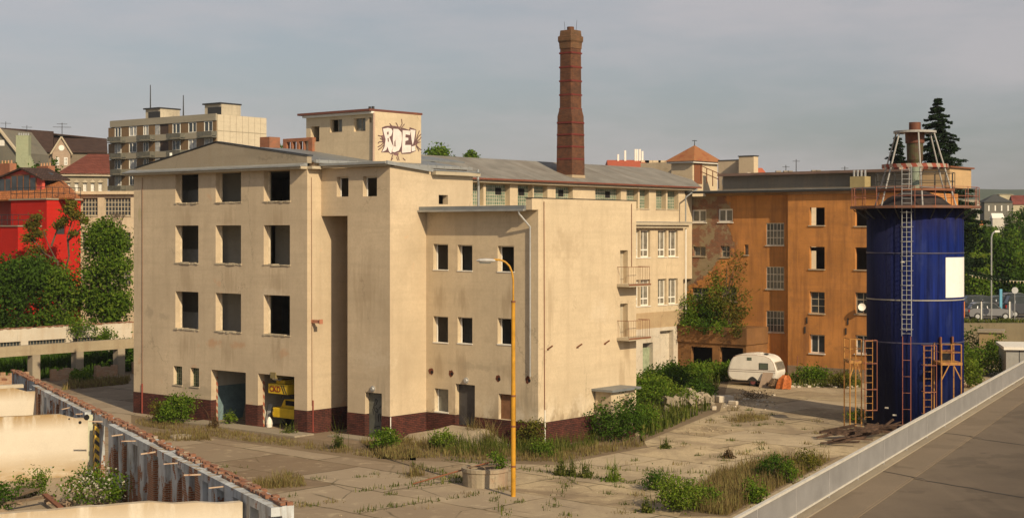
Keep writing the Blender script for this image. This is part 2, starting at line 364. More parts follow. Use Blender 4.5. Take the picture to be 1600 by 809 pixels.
M['leaf_light'] = leafmat('leaf_light_green', (0.155, 0.24, 0.028), yellow=(0.28, 0.31, 0.05))
M['leaf_olive'] = leafmat('leaf_olive', (0.13, 0.14, 0.025), yellow=(0.25, 0.21, 0.04))
M['needle'] = leafmat('spruce_needles', (0.022, 0.040, 0.018), trans=0.15)
M['straw'] = leafmat('dry_straw', (0.27, 0.20, 0.085), yellow=(0.30, 0.30, 0.09), trans=0.3)
M['weed'] = leafmat('weed_green', (0.11, 0.145, 0.028), yellow=(0.27, 0.25, 0.07))
M['deadstalk'] = leafmat('dead_stalks', (0.15, 0.10, 0.05), yellow=(0.25, 0.17, 0.09))
M['wood_old'] = flat('weathered_wood', (0.16, 0.115, 0.075), 0.85, vary=0.35, scale=5, bumpy=0.3)
M['concrete'] = plaster('weathered_concrete', (0.34, 0.29, 0.215), vary=0.2, streak=0.5, bumpy=0.4)

# ------------------------------------------------------------------ vegetation builders
def leaf_quads(centers, size, rng, flatness=0.0, aspect=0.55):
    n = len(centers); d = rng.normal(size=(n, 3)); d[:, 2] *= (1 - flatness); d /= np.linalg.norm(d, axis=1, keepdims=True) + 1e-9
    e = rng.normal(size=(n, 3)); e -= d * np.sum(d*e, axis=1, keepdims=True); e /= np.linalg.norm(e, axis=1, keepdims=True) + 1e-9
    s = (size * rng.uniform(0.6, 1.35, size=(n, 1)))
    a, b = d*s*0.5, e*s*0.5*aspect
    return np.stack([centers - a, centers + b - a*0.1, centers + a, centers - b - a*0.1], axis=1).reshape(-1, 3)

def crown_points(blobs, n_clumps, per, clump_r, rng, shell=0.55):
    """leaf positions: many small clumps through the volume of a few ellipsoids, more of them near the skin"""
    vol = np.array([b[3]*b[4]*b[5] for b in blobs])**0.67; pick = rng.choice(len(blobs), n_clumps, p=vol/vol.sum())
    B = np.array(blobs)[pick]; d = rng.normal(size=(n_clumps, 3)); d /= np.linalg.norm(d, axis=1, keepdims=True)
    r = shell + (1.06 - shell)*rng.random((n_clumps, 1))**0.7
    cc = B[:, :3] + d*r*B[:, 3:6]
    rr = clump_r*rng.uniform(0.5, 1.4, size=(n_clumps, 1, 1))
    p = cc[:, None, :] + rng.normal(size=(n_clumps, per, 3))*rr*np.array([1, 1, 0.7])
    return p.reshape(-1, 3), cc

def make_tree(name, label, base, blobs, mat, n_clumps=260, per=26, clump_r=0.45, leaf=0.28, seed=1, trunk_r=0.22, cat='tree', group=None, shell=0.55, limbs=7, show_trunk=True):
    rng = np.random.default_rng(seed); root = thing(name, label, cat, base, 0.0, group)
    pts, cc = crown_points(blobs, n_clumps, per, clump_r, rng, shell)
    pts = pts[pts[:, 2] > 0.05]
    mesh_np('crown', leaf_quads(pts, leaf, rng), 4, mat, root)
    t = MB(); top = max(b[2] for b in blobs)
    cx, cy = np.mean([b[0] for b in blobs]), np.mean([b[1] for b in blobs])
    z1 = top*0.55; q = [(0, 0, -0.1), (cx*0.25, cy*0.25, z1*0.4), (cx*0.6, cy*0.6, z1), (cx, cy, top)]
    rr = [trunk_r*1.25, trunk_r, trunk_r*0.65, trunk_r*0.25]
    for i in range(3): t.cone(q[i], q[i+1], rr[i], rr[i+1], 8)
    for k in range(limbs):
        s = cc[rng.integers(len(cc))]; f = rng.uniform(0.35, 0.95); p0 = Vector(q[1]).lerp(Vector(q[2]), f)
        p2 = Vector(s); p1 = p0.lerp(p2, 0.5) + Vector((0, 0, 0.1*(p2 - p0).length))
        t.cone(p0, p1, trunk_r*0.42, trunk_r*0.26, 6).cone(p1, p2, trunk_r*0.26, trunk_r*0.07, 6)
    t.build('trunk', M['bark'], root)
    return root

def make_bush(name, label, base, r, h, mat, n=900, leaf=0.13, seed=1, cat='bush', group=None, lumps=5, stems=True, squash=(1, 1)):
    rng = np.random.default_rng(seed); root = thing(name, label, cat, base, 0.0, group)
    blobs = [(0, 0, h*0.5, r*0.75*squash[0], r*0.75*squash[1], h*0.48)]
    for k in range(lumps):
        a = rng.uniform(0, 6.28); q = rng.uniform(0.3, 0.62)*r; s = rng.uniform(0.32, 0.5)*r
        blobs.append((math.cos(a)*q*squash[0], math.sin(a)*q*squash[1], rng.uniform(0.28, 0.72)*h, s, s, s*rng.uniform(0.7, 1.0)*min(1.3, h/r)))
    pts, cc = crown_points(blobs, max(8, n//12), 16, 0.13*r + 0.05, rng, 0.45)
    pts = pts[pts[:, 2] > 0.02]
    mesh_np('foliage', leaf_quads(pts, leaf, rng), 4, mat, root)
    if stems:
        t = MB()
        for k in range(7):
            s = cc[rng.integers(len(cc))]; t.cone((rng.uniform(-.1, .1)*r, rng.uniform(-.1, .1)*r, -0.05), s, 0.025, 0.008, 5)
        t.build('stem', M['bark'], root)
    return root

def blades(pts, h, rng, width=0.012, lean=0.35):
    """two-segment grass blades at ground points"""
    n = len(pts); a = rng.uniform(0, 2*np.pi, n); hh = h*(0.22 + 1.1*rng.random(n)**2.2)
    d = np.stack([np.cos(a), np.sin(a), np.zeros(n)], 1); s = np.stack([-np.sin(a), np.cos(a), np.zeros(n)], 1)
    L = (lean*hh*rng.uniform(0.1, 1.2, n))[:, None]; w = (width*rng.uniform(0.6, 1.4, n))[:, None]
    up = np.array([0, 0, 1.0])[None, :]; H_ = hh[:, None]
    p0, p1, p2 = pts, pts + d*L*0.3 + up*H_*0.6, pts + d*L + up*H_
    q = np.stack([p0 - s*w, p0 + s*w, p1 + s*w*0.8, p1 - s*w*0.8], 1).reshape(-1, 3)
    r = np.stack([p1 - s*w*0.8, p1 + s*w*0.8, p2 + s*w*0.15, p2 - s*w*0.15], 1).reshape(-1, 3)
    return np.concatenate([q, r])

def pool(poly, n, rng, clump=0.0):
    """random ground points inside a plan polygon, gathered into tufts"""
    P = np.array([(p[0], p[1]) for p in poly]); lo, hi = P.min(0), P.max(0); out = []
    def inside(q):
        c = np.zeros(len(q), bool); j = len(P) - 1
        for i in range(len(P)):
            c ^= ((P[i, 1] > q[:, 1]) != (P[j, 1] > q[:, 1])) & (q[:, 0] < (P[j, 0]-P[i, 0])*(q[:, 1]-P[i, 1])/(P[j, 1]-P[i, 1]+1e-12) + P[i, 0]); j = i
        return c
    while sum(len(o) for o in out) < n:
        q = lo + rng.random((n, 2))*(hi - lo)
        if clump: 
            k = max(3, int(n/40)); cen = lo + rng.random((k, 2))*(hi - lo); q = cen[rng.integers(k, size=n)] + rng.normal(size=(n, 2))*clump
        out.append(q[inside(q)])
    q = np.concatenate(out)[:n]; return np.concatenate([q, np.zeros((n, 1))], 1)

def grass_patch(name, poly, n, h, mat, seed, width=0.013, clump=0.3, lean=0.4, kind='stuff', z=0.0):
    rng = np.random.default_rng(seed); p = pool(poly, n, rng, clump); p[:, 2] = z
    o = mesh_np(name, blades(p, h, rng, width, lean), 4, mat); return props(o, kind=kind)

def weed_tuft(name, label, base, r, h, mat, n=220, seed=1, group=None, leafy=0.5, cat='weed'):
    """upright weed: stalks from one root with small leaves along them"""
    rng = np.random.default_rng(seed); root = thing(name, label, cat, base, 0.0, group)
    p = rng.normal(size=(n, 3))*r*0.42; p[:, 2] = 0
    mesh_np('stalk', blades(p, h*1.15, rng, 0.013, 0.55), 4, mat, root)
    k = int(n*leafy*2.2)
    if k:
        q = rng.normal(size=(k, 3))*r*0.55; q[:, 2] = h*rng.beta(1.2, 2.2, k)*np.exp(-(q[:, 0]**2 + q[:, 1]**2)/(r*r)) + .03
        mesh_np('leaf', leaf_quads(q, 0.13, rng), 4, mat, root)
    return root

# ================================================================== GROUND
def yard_mat():
    N = NT('cracked_yard_concrete')
    big = N.noise(0.07, 6, 0.66); c = N.mix(N.ramp(big, [(0.42, 0.0), (0.58, 1.0)]), (0.42, 0.335, 0.205), (0.60, 0.485, 0.30))
    md = N.noise(0.35, 6, 0.65, dist=0.6); c = N.mix(N.ramp(md, [(0.42, 0.85), (0.56, 0.0)]), c, (0.25, 0.19, 0.118))
    x, y, z = N.sep()
    west = N.ramp(N.math('ADD', N.math('MULTIPLY', x, -0.05), N.math('MULTIPLY', N.noise(0.12, 3), 0.6)), [(0.10, 0.0), (0.50, 0.9)])
    c = N.mix(west, c, (0.165, 0.112, 0.072))                       # older asphalt on the west side
    sand = N.noise(0.16, 4, 0.6, N.mapv((1, 1, 1), (17, 5, 0))); c = N.mix(N.ramp(sand, [(0.56, 0.0), (0.70, 0.6)]), c, (0.48, 0.385, 0.25))
    st = N.noise(1.0, 5, 0.6, N.mapv((0.5, 0.06, 1), rot=(0, 0, 0.7))); c = N.mix(N.ramp(st, [(0.50, 0.0), (0.66, 0.55)]), c, (0.20, 0.152, 0.10))
    pz = N.noise(2.6, 6, 0.7); c = N.mix(N.ramp(pz, [(0.55, 0.0), (0.68, 0.55)]), c, (0.19, 0.142, 0.09)); c = N.mix(N.ramp(N.noise(1.1, 5, .65, N.mapv(loc=(7, 7, 0))), [(0.56, 0.0), (0.68, 0.5)]), c, (0.60, 0.49, 0.32))
    fine = N.noise(9, 5, 0.7); c = N.mix(N.ramp(fine, [(0.35, 0.5), (0.6, 0.0)]), c, (0.20, 0.148, 0.095))
    wob = N.noise(0.6, 3); m = N.mapv((1, 1, 1), rot=(0, 0, math.radians(43)))
    va = N.n('ShaderNodeVectorMath'); va.operation = 'ADD'; N.l(m, va.inputs[0])
    N.l(N.comb(N.math('MULTIPLY', wob, 0.35), N.math('MULTIPLY', N.noise(0.7, 3, src=N.mapv(loc=(9, 2, 0))), 0.35), 0.0), va.inputs[1])
    b = N.n('ShaderNodeTexBrick'); N.l(va.outputs[0], b.inputs['Vector']); b.inputs['Scale'].default_value = 1.0
    b.inputs['Brick Width'].default_value = 6.2; b.inputs['Row Height'].default_value = 4.1; b.inputs['Mortar Size'].default_value = 0.075; b.inputs['Mortar Smooth'].default_value = 0.6
    b.inputs['Color1'].default_value = (0, 0, 0, 1); b.inputs['Color2'].default_value = (0.5, 0.5, 0.5, 1)
    c = N.mix(b.outputs['Color'], c, (0.46, 0.385, 0.28))
    gap = N.math('MULTIPLY', b.outputs['Fac'], N.ramp(N.noise(0.35, 3, src=N.mapv(loc=(3, 8, 0))), [(0.36, 0.05), (0.58, 0.9)]))
    c = N.mix(gap, c, (0.075, 0.065, 0.035))
    v = N.n('ShaderNodeTexVoronoi'); v.feature = 'DISTANCE_TO_EDGE'; v.inputs['Scale'].default_value = 0.23; N.l(va.outputs[0], v.inputs['Vector'])
    cr = N.math('MULTIPLY', N.ramp(v.outputs['Distance'], [(0.0, 1.0), (0.012, 0.0)]), N.ramp(N.noise(0.2, 2), [(0.5, 0.0), (0.62, 0.8)]))
    c = N.mix(cr, c, (0.06, 0.055, 0.03))
    N.col(c); N.bump(N.noise(14, 5, 0.7), 0.3, 0.02); return N.rough(0.93, spec=0.15)
M['yard'] = yard_mat()
def ground_mat():
    N = NT('rough_ground'); n = N.noise(0.05, 6, 0.65)
    c = N.mix(N.ramp(n, [(0.4, 0.0), (0.6, 1.0)]), (0.10, 0.095, 0.045), (0.055, 0.075, 0.025)); N.col(N.mix(N.noise(0.7, 6), c, (0.13, 0.11, 0.07)))
    return N.rough(0.95, spec=0.1)
M['ground'] = ground_mat()
M['dirt'] = plaster('dirt_strip', (0.22, 0.165, 0.105), vary=0.3, streak=0.1, bumpy=0.6, fine=9)
props(MB().quad((-4000, -200, -0.02), (4000, -200, -0.02), (4000, 7000, -0.02), (-4000, 7000, -0.02)).build('ground', M['ground']), kind='structure')
props(MB().quad((-75, 25, 0), (-4, 18, 0), (60, 90, 0), (62, 150, 0), (-75, 150, 0)).build('yard', M['yard']), kind='structure')

# ================================================================== BRIDGE RAMP with railing (foreground right)
B = Fr(-15.5, 0.0, -27.0); BR = 0.0064
def bz(y, h): return h + BR*y
def deck(name, x0, x1, y0, y1, h0, h1, mat):
    b = MB(); n = 1
    vs = [B.w(x0, y0, bz(y0, h0)), B.w(x1, y0, bz(y0, h0)), B.w(x1, y1, bz(y1, h0)), B.w(x0, y1, bz(y1, h0)),
          B.w(x0, y0, bz(y0, h1)), B.w(x1, y0, bz(y0, h1)), B.w(x1, y1, bz(y1, h1)), B.w(x0, y1, bz(y1, h1))]
    b.add(vs, [(3,2,1,0),(4,5,6,7),(0,1,5,4),(1,2,6,5),(2,3,7,6),(3,0,4,7)])
    return props(b.build(name, mat), kind='structure')
def road_mat(name, c, wear):
    N = NT(name); n = N.noise(0.25, 6, 0.65); cc = N.mix(N.ramp(n, [(0.35, 0.0), (0.65, 1.0)]), mul(c, 0.8), mul(c, 1.15))
    tr = N.noise(1.0, 4, 0.5, N.mapv((0.9, 0.03, 1), rot=(0, 0, math.radians(27)))); cc = N.mix(N.ramp(tr, [(0.5, 0.0), (0.7, wear)]), cc, mul(c, 1.5))
    xl_ = N.sep(N.mapv((1, 1, 1), rot=(0, 0, math.radians(27))))[0]         # distance across the ramp: grit washed against the kerb
    dd = N.math('SUBTRACT', 1.0, N.math('DIVIDE', N.math('SUBTRACT', xl_, 15.5*-.891 + 1.6), 3.2), True); dd = N.math('MULTIPLY', dd, N.ramp(N.noise(0.9, 5, .65), [(0.25, 0.45), (0.65, 1.0)]))
    cc = N.mix(N.math('MULTIPLY', dd, 0.8), cc, (0.205, 0.160, 0.112)); pt_ = N.noise(0.35, 4, .6, N.mapv(loc=(11, 3, 0))); cc = N.mix(N.ramp(pt_, [(0.54, 0.0), (0.57, 0.35)]), cc, mul(c, 0.62))
    f = N.noise(30, 4, 0.7); cc = N.mix(N.ramp(f, [(0.4, 0.3), (0.6, 0.0)]), cc, mul(c, 0.6)); 
    sp = N.noise(0.5, 3, src=N.mapv(loc=(4, 1, 0))); cc = N.mix(N.ramp(sp, [(0.70, 0.0), (0.74, 0.5)]), cc, mul(c, 0.55))
    N.col(cc); N.bump(f, 0.3, 0.01); return N.rough(0.9, spec=0.2)
M['road'] = road_mat('worn_asphalt_road', (0.125, 0.098, 0.071), 0.5)
M['walk'] = road_mat('sidewalk_asphalt', (0.225, 0.176, 0.122), 0.4)
deck('bridge_road', 1.66, 19.0, -12, 230, -0.4, 1.945, M['road'])
deck('sidewalk', 0.30, 1.56, -12, 230, -0.4, 1.99, M['walk'])
deck('kerb', 1.564, 1.656, -12, 230, -0.4, 1.975, M['walk'])
deck('bridge_edge', -0.32, 0.296, -12, 230, -0.6, 2.04, M['concrete'])
for k, y in enumerate((B.loc(gp(1365, 745, 2.3))[1] + .8, B.loc(gp(1487, 683, 2.4))[1] + .8, 118)):                              # tarred joints across the road
    j = MB(); pr = random.Random(k); pts = [(0.32 + i*0.6, y - 0.55*i*0.6 + pr.uniform(-.12, .12)) for i in range(30)]
    for (xa, ya), (xb, yb) in zip(pts[:-1], pts[1:]):
        h = 1.997 if xb < 1.56 else 1.952
        if xa < 1.66 < xb or xa < 1.56 < xb: h = 2.0
        j.quad(B.w(xa, ya-.05, bz(ya, h)), B.w(xb, yb-.05, bz(yb, h)), B.w(xb, yb+.05, bz(yb, h)), B.w(xa, ya+.05, bz(ya, h)))
    props(j.build('road_joint', flat('joint_tar_%d' % k, (0.03, 0.028, 0.025), 0.8)), kind='structure')
M['rail_paint'] = flat('pale_grey_railing_paint', (0.355, 0.345, 0.335), 0.5, 0.1, 0.12, 0.8)
M['rail_top'] = flat('worn_handrail_paint', (0.60, 0.57, 0.50), 0.45, 0.1, 0.12, 1.5)
rl = B.empty('bridge_railing', 'long pale grey metal railing of close upright bars along the road ramp', 'railing')
def rbar(mb, x0, x1, y0, y1, h0, h1):
    mb.add([(x0,y0,bz(y0,h0)),(x1,y0,bz(y0,h0)),(x1,y1,bz(y1,h0)),(x0,y1,bz(y1,h0)),(x0,y0,bz(y0,h1)),(x1,y0,bz(y0,h1)),(x1,y1,bz(y1,h1)),(x0,y1,bz(y1,h1))],
           [(3,2,1,0),(4,5,6,7),(0,1,5,4),(1,2,6,5),(2,3,7,6),(3,0,4,7)])
t = MB(); rbar(t, -0.06, 0.06, -12, 225, 3.02, 3.10); t.build('handrail', M['rail_top'], rl)
t = MB(); rbar(t, -0.035, 0.035, -12, 225, 2.12, 2.18); t.build('bottom_rail', M['rail_top'], rl)
y = 14.0
while y < 222:
    p = MB(); rbar(p, -0.03, 0.03, y, y+0.06, 2.03, 3.02); p.build('post', M['rail_paint'], rl)
    b = MB(); n = 34
    for i in range(1, n):
        yy = y + 4.0*i/n; rbar(b, -0.022, 0.022, yy-.004, yy+.004, 2.18, 3.02)
    b.build('bar_panel', M['rail_paint'], rl); y += 4.0

# ================================================================== FACTORY: front block, stair tower, low block, penthouse
A = Fr(*gp(480, 678)[:2], -39.8)
fac = A.empty('factory_building', 'large derelict beige factory with empty window openings, stair tower and red brick plinth', 'factory building')
X0 = A.lx(209, 0); YT = 1.086; XT = 5.5; XS = 2.16; YR = 4.01; XB = 13.63; YE = 13.03; ZSL = 12.40
PL = 1.33                                                             # top of the clinker plinth
wins = []
for c in ((-11.98, -9.74), (-8.10, -5.76), (-3.73, -1.46)):
    for r in ((13.25, 15.03), (9.575, 11.88), (5.51, 7.82)): wins.append((*c, *r))
gar = [(-8.52, -5.33, 0.0, 3.18), (-4.24, -1.08, 0.0, 3.20)]
small = [(-12.17, -11.32, 2.05, 3.20), (-10.51, -9.68, 2.05, 3.19)]
w = MB(); w.wall('x', X0, 0, PL, 15.06, 0.0, 0.5, wins + gar + small)
w.wall('y', 0.5, 13.7, PL, 15.5, 0.0, 0.4)
w.wall('-y', 0.5, 19.0, PL, 15.5, X0, 0.4)
w.wall('-x', X0 + .4, -5.2, 0, 15.5, 19.0, 0.4); w.wall('-x', -5.2, -0.4, 0, 15.5, 13.7, 0.4)
front = w.build('front_wall', M['plaster'], fac)
p = MB(); p.wall('x', X0 - .02, 0.02, 0, PL, -0.02, 0.52, gar); p.wall('y', 0.5, YT, 0, PL, 0.02, 0.4); p.wall('y', YT, 5.6, 0, PL, 0.02, 0.4)
p.wall('-y', 0.5, 19.0, 0, PL, X0 - .02, 0.42); p.build('brick_plinth', M['brick_plinth'], fac)
# broken sills and bared jamb edges
s = MB(); pr = random.Random(3)
for a, b, c, d in wins:
    s = MB(); x = a - .05
    while x < b + .05:
        q = pr.uniform(.12, .35); x2 = min(x + q, b + .06); s.box(x, x2, -pr.uniform(.02, .07), 0.42, c - pr.uniform(.02, .08), c + pr.uniform(.01, .05)); x = x2 + .002
    s.build('window_sill', M['cornice'], fac)
s = MB()
for a, b, c, d in small: s.box(a - .04, b + .04, -.05, .3, c - .06, c)
s.each('window_sill', M['cornice'], fac)
s = MB()
for a, b, c, d in wins:                                               # inner jamb left after the frames were torn out
    s.box(a, a + .03, .34, .50, c + .05, d - .03)
s.each('jamb_strip', flat('cream_jamb', (.62, .52, .37), .7, vary=.2), fac)
for a, b, c, d in small:
    m = MB()
    for i in range(5): xx = a + (b - a)*i/4; m.box(xx - .015, xx + .015, .24, .27, c, d)
    for j in range(6): zz = c + (d - c)*j/5; m.box(a, b, .241, .269, zz - .015, zz + .015)
    wf = m.build('glass_block_window', flat('green_block_frame', (0.20, 0.22, 0.14), 0.5), fac)
    MB().box(a, b, .28, .31, c, d).build('pane', flat('green_block_glass', (0.07, 0.10, 0.045), 0.2, vary=0.4, scale=6, spec=0.6), wf)
# cornice, flashing and gable
c = MB(); c.box(X0 - .35, 0.0, -.48, -.002, 15.06, 15.22); c.box(X0 - .35, 0.42, -.002, 0.9, 15.065, 15.22); c.build('cornice', M['cornice'], fac)
f = MB(); f.prism([(X0 - .37, -.52, 15.22), (X0 - .37, -.52, 15.27), (X0 - .37, 0.0, 15.42), (X0 - .37, 0.0, 15.22)], (-X0 + .39, 0, 0))
f.box(X0 - .38, 0.06, -.59, -.522, 15.19, 15.28); f.build('flashing', M['gutter'], fac)
XR = A.lx(338, 0); ZR = A.lz(XR, 0, 223)
g = MB(); g.prism([(X0 + .25, 0.004, 15.40), (X0 + .25, 0.004, 15.52), (XR, 0.004, ZR), (-.02, 0.004, 15.78), (-.02, 0.004, 15.40)], (0, .35, 0)); g.build('gable', M['concrete'], fac)
k = MB(); 
for (xa, za), (xb, zb) in (((X0 + .15, 15.53), (XR, ZR + .03)), ((XR, ZR + .03), (0.05, 15.81))):
    k.prism([(xa, -.04, za), (xb, -.04, zb), (xb, -.04, zb + .06), (xa, -.04, za + .06)], (0, .45, 0))
k.build('coping', M['steel_dark'], fac)
r = MB()
def slab(mb, pts, th):
    n = len(pts); mb.add(list(pts) + [(x, y, z - th) for x, y, z in pts], [tuple(range(n)), tuple(range(2*n-1, n-1, -1))] + [(i, i+n, (i+1) % n + n, (i+1) % n) for i in range(n)])
ZR2 = ZR - .12
slab(r, [(X0 - .3, .36, 15.45), (XR, .36, ZR2), (XR, 19.0, ZR2), (X0 - .3, 19.0, 15.45)], .1)
slab(r, [(XR, .36, ZR2), (.15, .36, 15.56), (.15, 13.9, 15.56), (-4.9, 13.9, 15.56 + (ZR2 - 15.56)*5.05/(.15 - XR)), (-4.9, 19.0, 15.56 + (ZR2 - 15.56)*5.05/(.15 - XR)), (XR, 19.0, ZR2)], .1)
r.build('main_roof', M['roof_sheet'], fac)
g = MB(); g.box(.16, .30, .40, 13.9, 15.42, 15.60)
for i in range(18): g.box(.30, .33, .6 + i*.76, .64 + i*.76, 15.40, 15.66)
g.build('gutter', M['gutter'], fac)
# stair tower
tw = MB()
two = [A.opx(526, 544.5, 276.5, 307.5, YT), A.opx(567, 589, 276, 307, YT)]
tdoor = A.opx(570.5, 596.5, 612, 681, YT); tdoor = (tdoor[0], tdoor[1], 0.0, tdoor[3])
tw.wall('x', 0.004, XT, ZSL, 15.10, YT, .4, two)
tw.wall('x', XS, XT, PL, ZSL - .002, YT, .4, [tdoor])
tw.box(0.004, XS + .3, YT + .41, 5.5, ZSL, ZSL + .2)
tw.wall('y', YT + .4, 8.0, PL, 14.72, XT, .4, [A.opy(685.5, 700, 304.5, 319, XT)])
tw.wall('-y', YT + .4, 5.5, PL, ZSL - .002, XS, .3); tw.wall('x', 0.004, XS, 0, ZSL - .002, 5.5, .3)
tw.wall('-x', 0.42, XT - .4, 0, 14.9, 8.0, .4)
tw.prism([(XT - .4, YT + .402, 14.722), (XT - .4, YT + .402, 15.30), (XT - .4, 4.25, 14.95), (XT - .4, 4.25, 14.722)], (.4, 0, 0))
tw.build('stair_tower', M['plaster'], fac)
p = MB(); p.wall('x', XS - .02, XT + .02, 0, PL, YT - .02, .42, [tdoor]); p.wall('y', YT + .4, YR, 0, PL, XT + .02, .42); p.wall('-y', YT + .4, 5.5, 0, PL, XS - .02, .3)
p.build('tower_plinth', M['brick_plinth'], fac)
r = MB()
for tri in (((0.35, .72, 15.38), (5.72, .72, 15.36), (5.72, 4.3, 15.02)), ((0.35, .72, 15.38), (5.72, 4.3, 15.02), (.35, 8.2, 15.40)), ((5.72, 4.3, 15.02), (5.95, 8.2, 14.98), (.35, 8.2, 15.40))): slab(r, tri, .06)
r.build('tower_roof', M['roof_sheet'], fac)
f = MB(); f.prism([(5.62, .66, 15.20), (5.62, .66, 15.40), (5.62, 4.35, 15.06), (5.62, 4.35, 14.88)], (.12, 0, 0)); f.box(.36, 5.60, .60, .72, 15.24, 15.37); f.build('verge', M['gutter'], fac)
c = MB(); c.box(.36, 5.55, .72, YT - .002, 15.12, 15.235); c.box(XT + .002, XT + .38, 4.4, 8.25, 14.73, 14.92); c.build('tower_cornice', M['cornice'], fac)
for o in two:
    m = MB(); m.box(o[0] + .01, o[0] + .07, YT + .28, YT + .34, o[2], o[3]); m.box(o[1] - .07, o[1] - .01, YT + .28, YT + .34, o[2], o[3]); m.box(o[0], o[1], YT + .281, YT + .339, o[3] - .07, o[3]); m.build('window_frame', M['white_paint'], fac)
d = MB(); d.box(tdoor[0] + .02, tdoor[1] - .02, YT + .30, YT + .35, .02, tdoor[3] - .02); dd = d.build('tower_door', flat('green_grey_steel_door', (0.13, 0.135, 0.115), 0.55, 0.2, 0.25, 2), fac)
# scrawled tag on the tower door
t = MB(); dx0, dw, dh = tdoor[0] + .05, tdoor[1] - tdoor[0] - .1, tdoor[3]
def stroke(mb, pts, wd, f):
    P = [f(*q) for q in pts]
    for a, b in zip(P[:-1], P[1:]): mb.bar(a, b, wd, wd)
fd = lambda x, z: (dx0 + x*dw, YT + .296, z*dh)
stroke(t, [(.30, .52), (.22, .62), (.30, .70), (.45, .74), (.52, .82), (.42, .86), (.30, .72), (.34, .60), (.50, .56), (.55, .62), (.42, .66)], .028, fd)
stroke(t, [(.60, .36), (.58, .52), (.70, .54), (.74, .38), (.86, .40), (.88, .54)], .028, fd); stroke(t, [(.30, .22), (.55, .27), (.85, .25), (.95, .30)], .03, fd); stroke(t, [(.62, .66), (.85, .74)], .028, fd)
t.build('graffiti_tag', flat('black_spray', (0.015, 0.013, 0.014), 0.6), dd)
for px, yy, ops in ((583, YT, 0), (729, YR, 0)):                      # round lamps over the doors
    x = A.lx(px, yy); z = A.lz(x, yy, 607 if px == 583 else 594)
    l = MB(); l.cone((x, yy, z), (x, yy - .06, z), .17, .17, 16).cone((x, yy - .061, z), (x, yy - .14, z), .13, .10, 16); l.build('door_lamp', M['galv'], fac)
# low block
lw = MB(); LO = []
for vr in ((381, 421), (493.5, 534)):
    for (u0, u1), dv in (((677, 700), 0), ((715, 738), 1.5), ((777.5, 803), 3)): LO.append(A.opx(u0, u1, vr[0] + dv, vr[1] + dv, YR))
gw = A.opx(679, 700.5, 606, 642, YR); gd = A.opx(711.5, 742, 599, 664, YR); gb = A.opx(779, 806, 614.5, 654, YR)
lw.wall('x', XT + .002, XB - .41, PL, 12.62, YR, .4, LO + [gw, gd, gb])
BD = [A.opy(969, 981, 391, 443, XB), A.opy(969, 981, 474.5, 526.5, XB)]
lw.wall('y', YR, YE, PL, 13.27, XB, .41, BD)
lw.box(XB - .41, XB, YR - .52, YR - .002, 12.66, 13.27)
lw.wall('-x', XT, XB - .41, 0, 13.0, YE, .4)
lw.build('low_block', M['plaster_fine'], fac)
p = MB(); p.wall('x', XT + .02, XB + .02, 0, PL, YR - .02, .42, [gd]); p.wall('y', YR + .4, YE, 0, PL, XB + .02, .43); p.build('low_block_plinth', M['brick_plinth'], fac)
c = MB(); c.box(XB - .45, XB + .03, YR - .56, YE + .02, 13.272, 13.31); c.build('parapet_coping', M['steel_dark'], fac)
r = MB(); r.box(XT - .02, XB - .43, YR - .62, YE - .1, 12.66, 12.90); r.build('low_roof', M['roof_sheet'], fac)
g = MB(); g.box(XT - .06, XB - .43, YR - .74, YR - .622, 12.60, 12.70); g.box(XT - .06, XB - .43, YR - .60, YR - .002, 12.622, 12.655); g.build('eave_gutter', M['gutter'], fac)
for o in LO + [gw]:
    m = MB(); a, b, cc, dd_ = o
    m.box(a + .01, a + .07, YR + .26, YR + .32, cc, dd_); m.box(b - .06, b - .01, YR + .26, YR + .32, cc, dd_); m.box(a, b, YR + .261, YR + .319, dd_ - .06, dd_); m.box(a - .02, b + .03, YR - .03, YR + .25, cc - .05, cc + .01)
    wf = m.build('window_frame', M['white_paint'], fac)
    if o is gw: MB().box(a + .08, b - .07, YR + .28, YR + .30, cc + .02, dd_ - .07).build('pane', M['glass_dull'], wf)
m = MB(); m.box(gb[0] + .02, gb[1] - .02, YR + .2, YR + .23, gb[2], gb[3]); m.build('boarded_window', flat('brown_board', (0.20, 0.095, 0.045), 0.7, vary=0.3, scale=2), fac)
d = MB(); d.box(gd[0] + .02, gd[1] - .03, YR + .30, YR + .34, gd[2] + .02, gd[3] - .02); d.build('steel_door', flat('dark_grey_door', (0.075, 0.07, 0.068), 0.5, 0.3, 0.25, 2), fac)
# knocked-out pipe holes (brick showing)
h = MB(); hr = random.Random(5)
for u, v, yy in ((673.5, 580, YR), (705, 583, YR), (778.5, 590.5, YR), (825, 593, YR)):
    x = A.lx(u, yy); z = A.lz(x, yy, v); n = 11
    h.prism([(x + math.cos(i*6.283/n)*.19*hr.uniform(.7, 1.2), yy - .008, z + math.sin(i*6.283/n)*.19*hr.uniform(.7, 1.2)) for i in range(n)], (0, .006, 0))
h.each('wall_hole', flat('broken_brick_red', (0.13, 0.04, 0.02), 0.9, vary=0.6, scale=7), fac)
h = MB()
for u, v, yy in ((675, 581, YR), (706, 584, YR), (780, 592, YR), (827, 594, YR)):
    x = A.lx(u, yy); z = A.lz(x, yy, v); h.cone((x, yy - .009, z), (x, yy - .013, z), .10, .09, 9)
h.each('pipe_hole', M['dark'], fac)
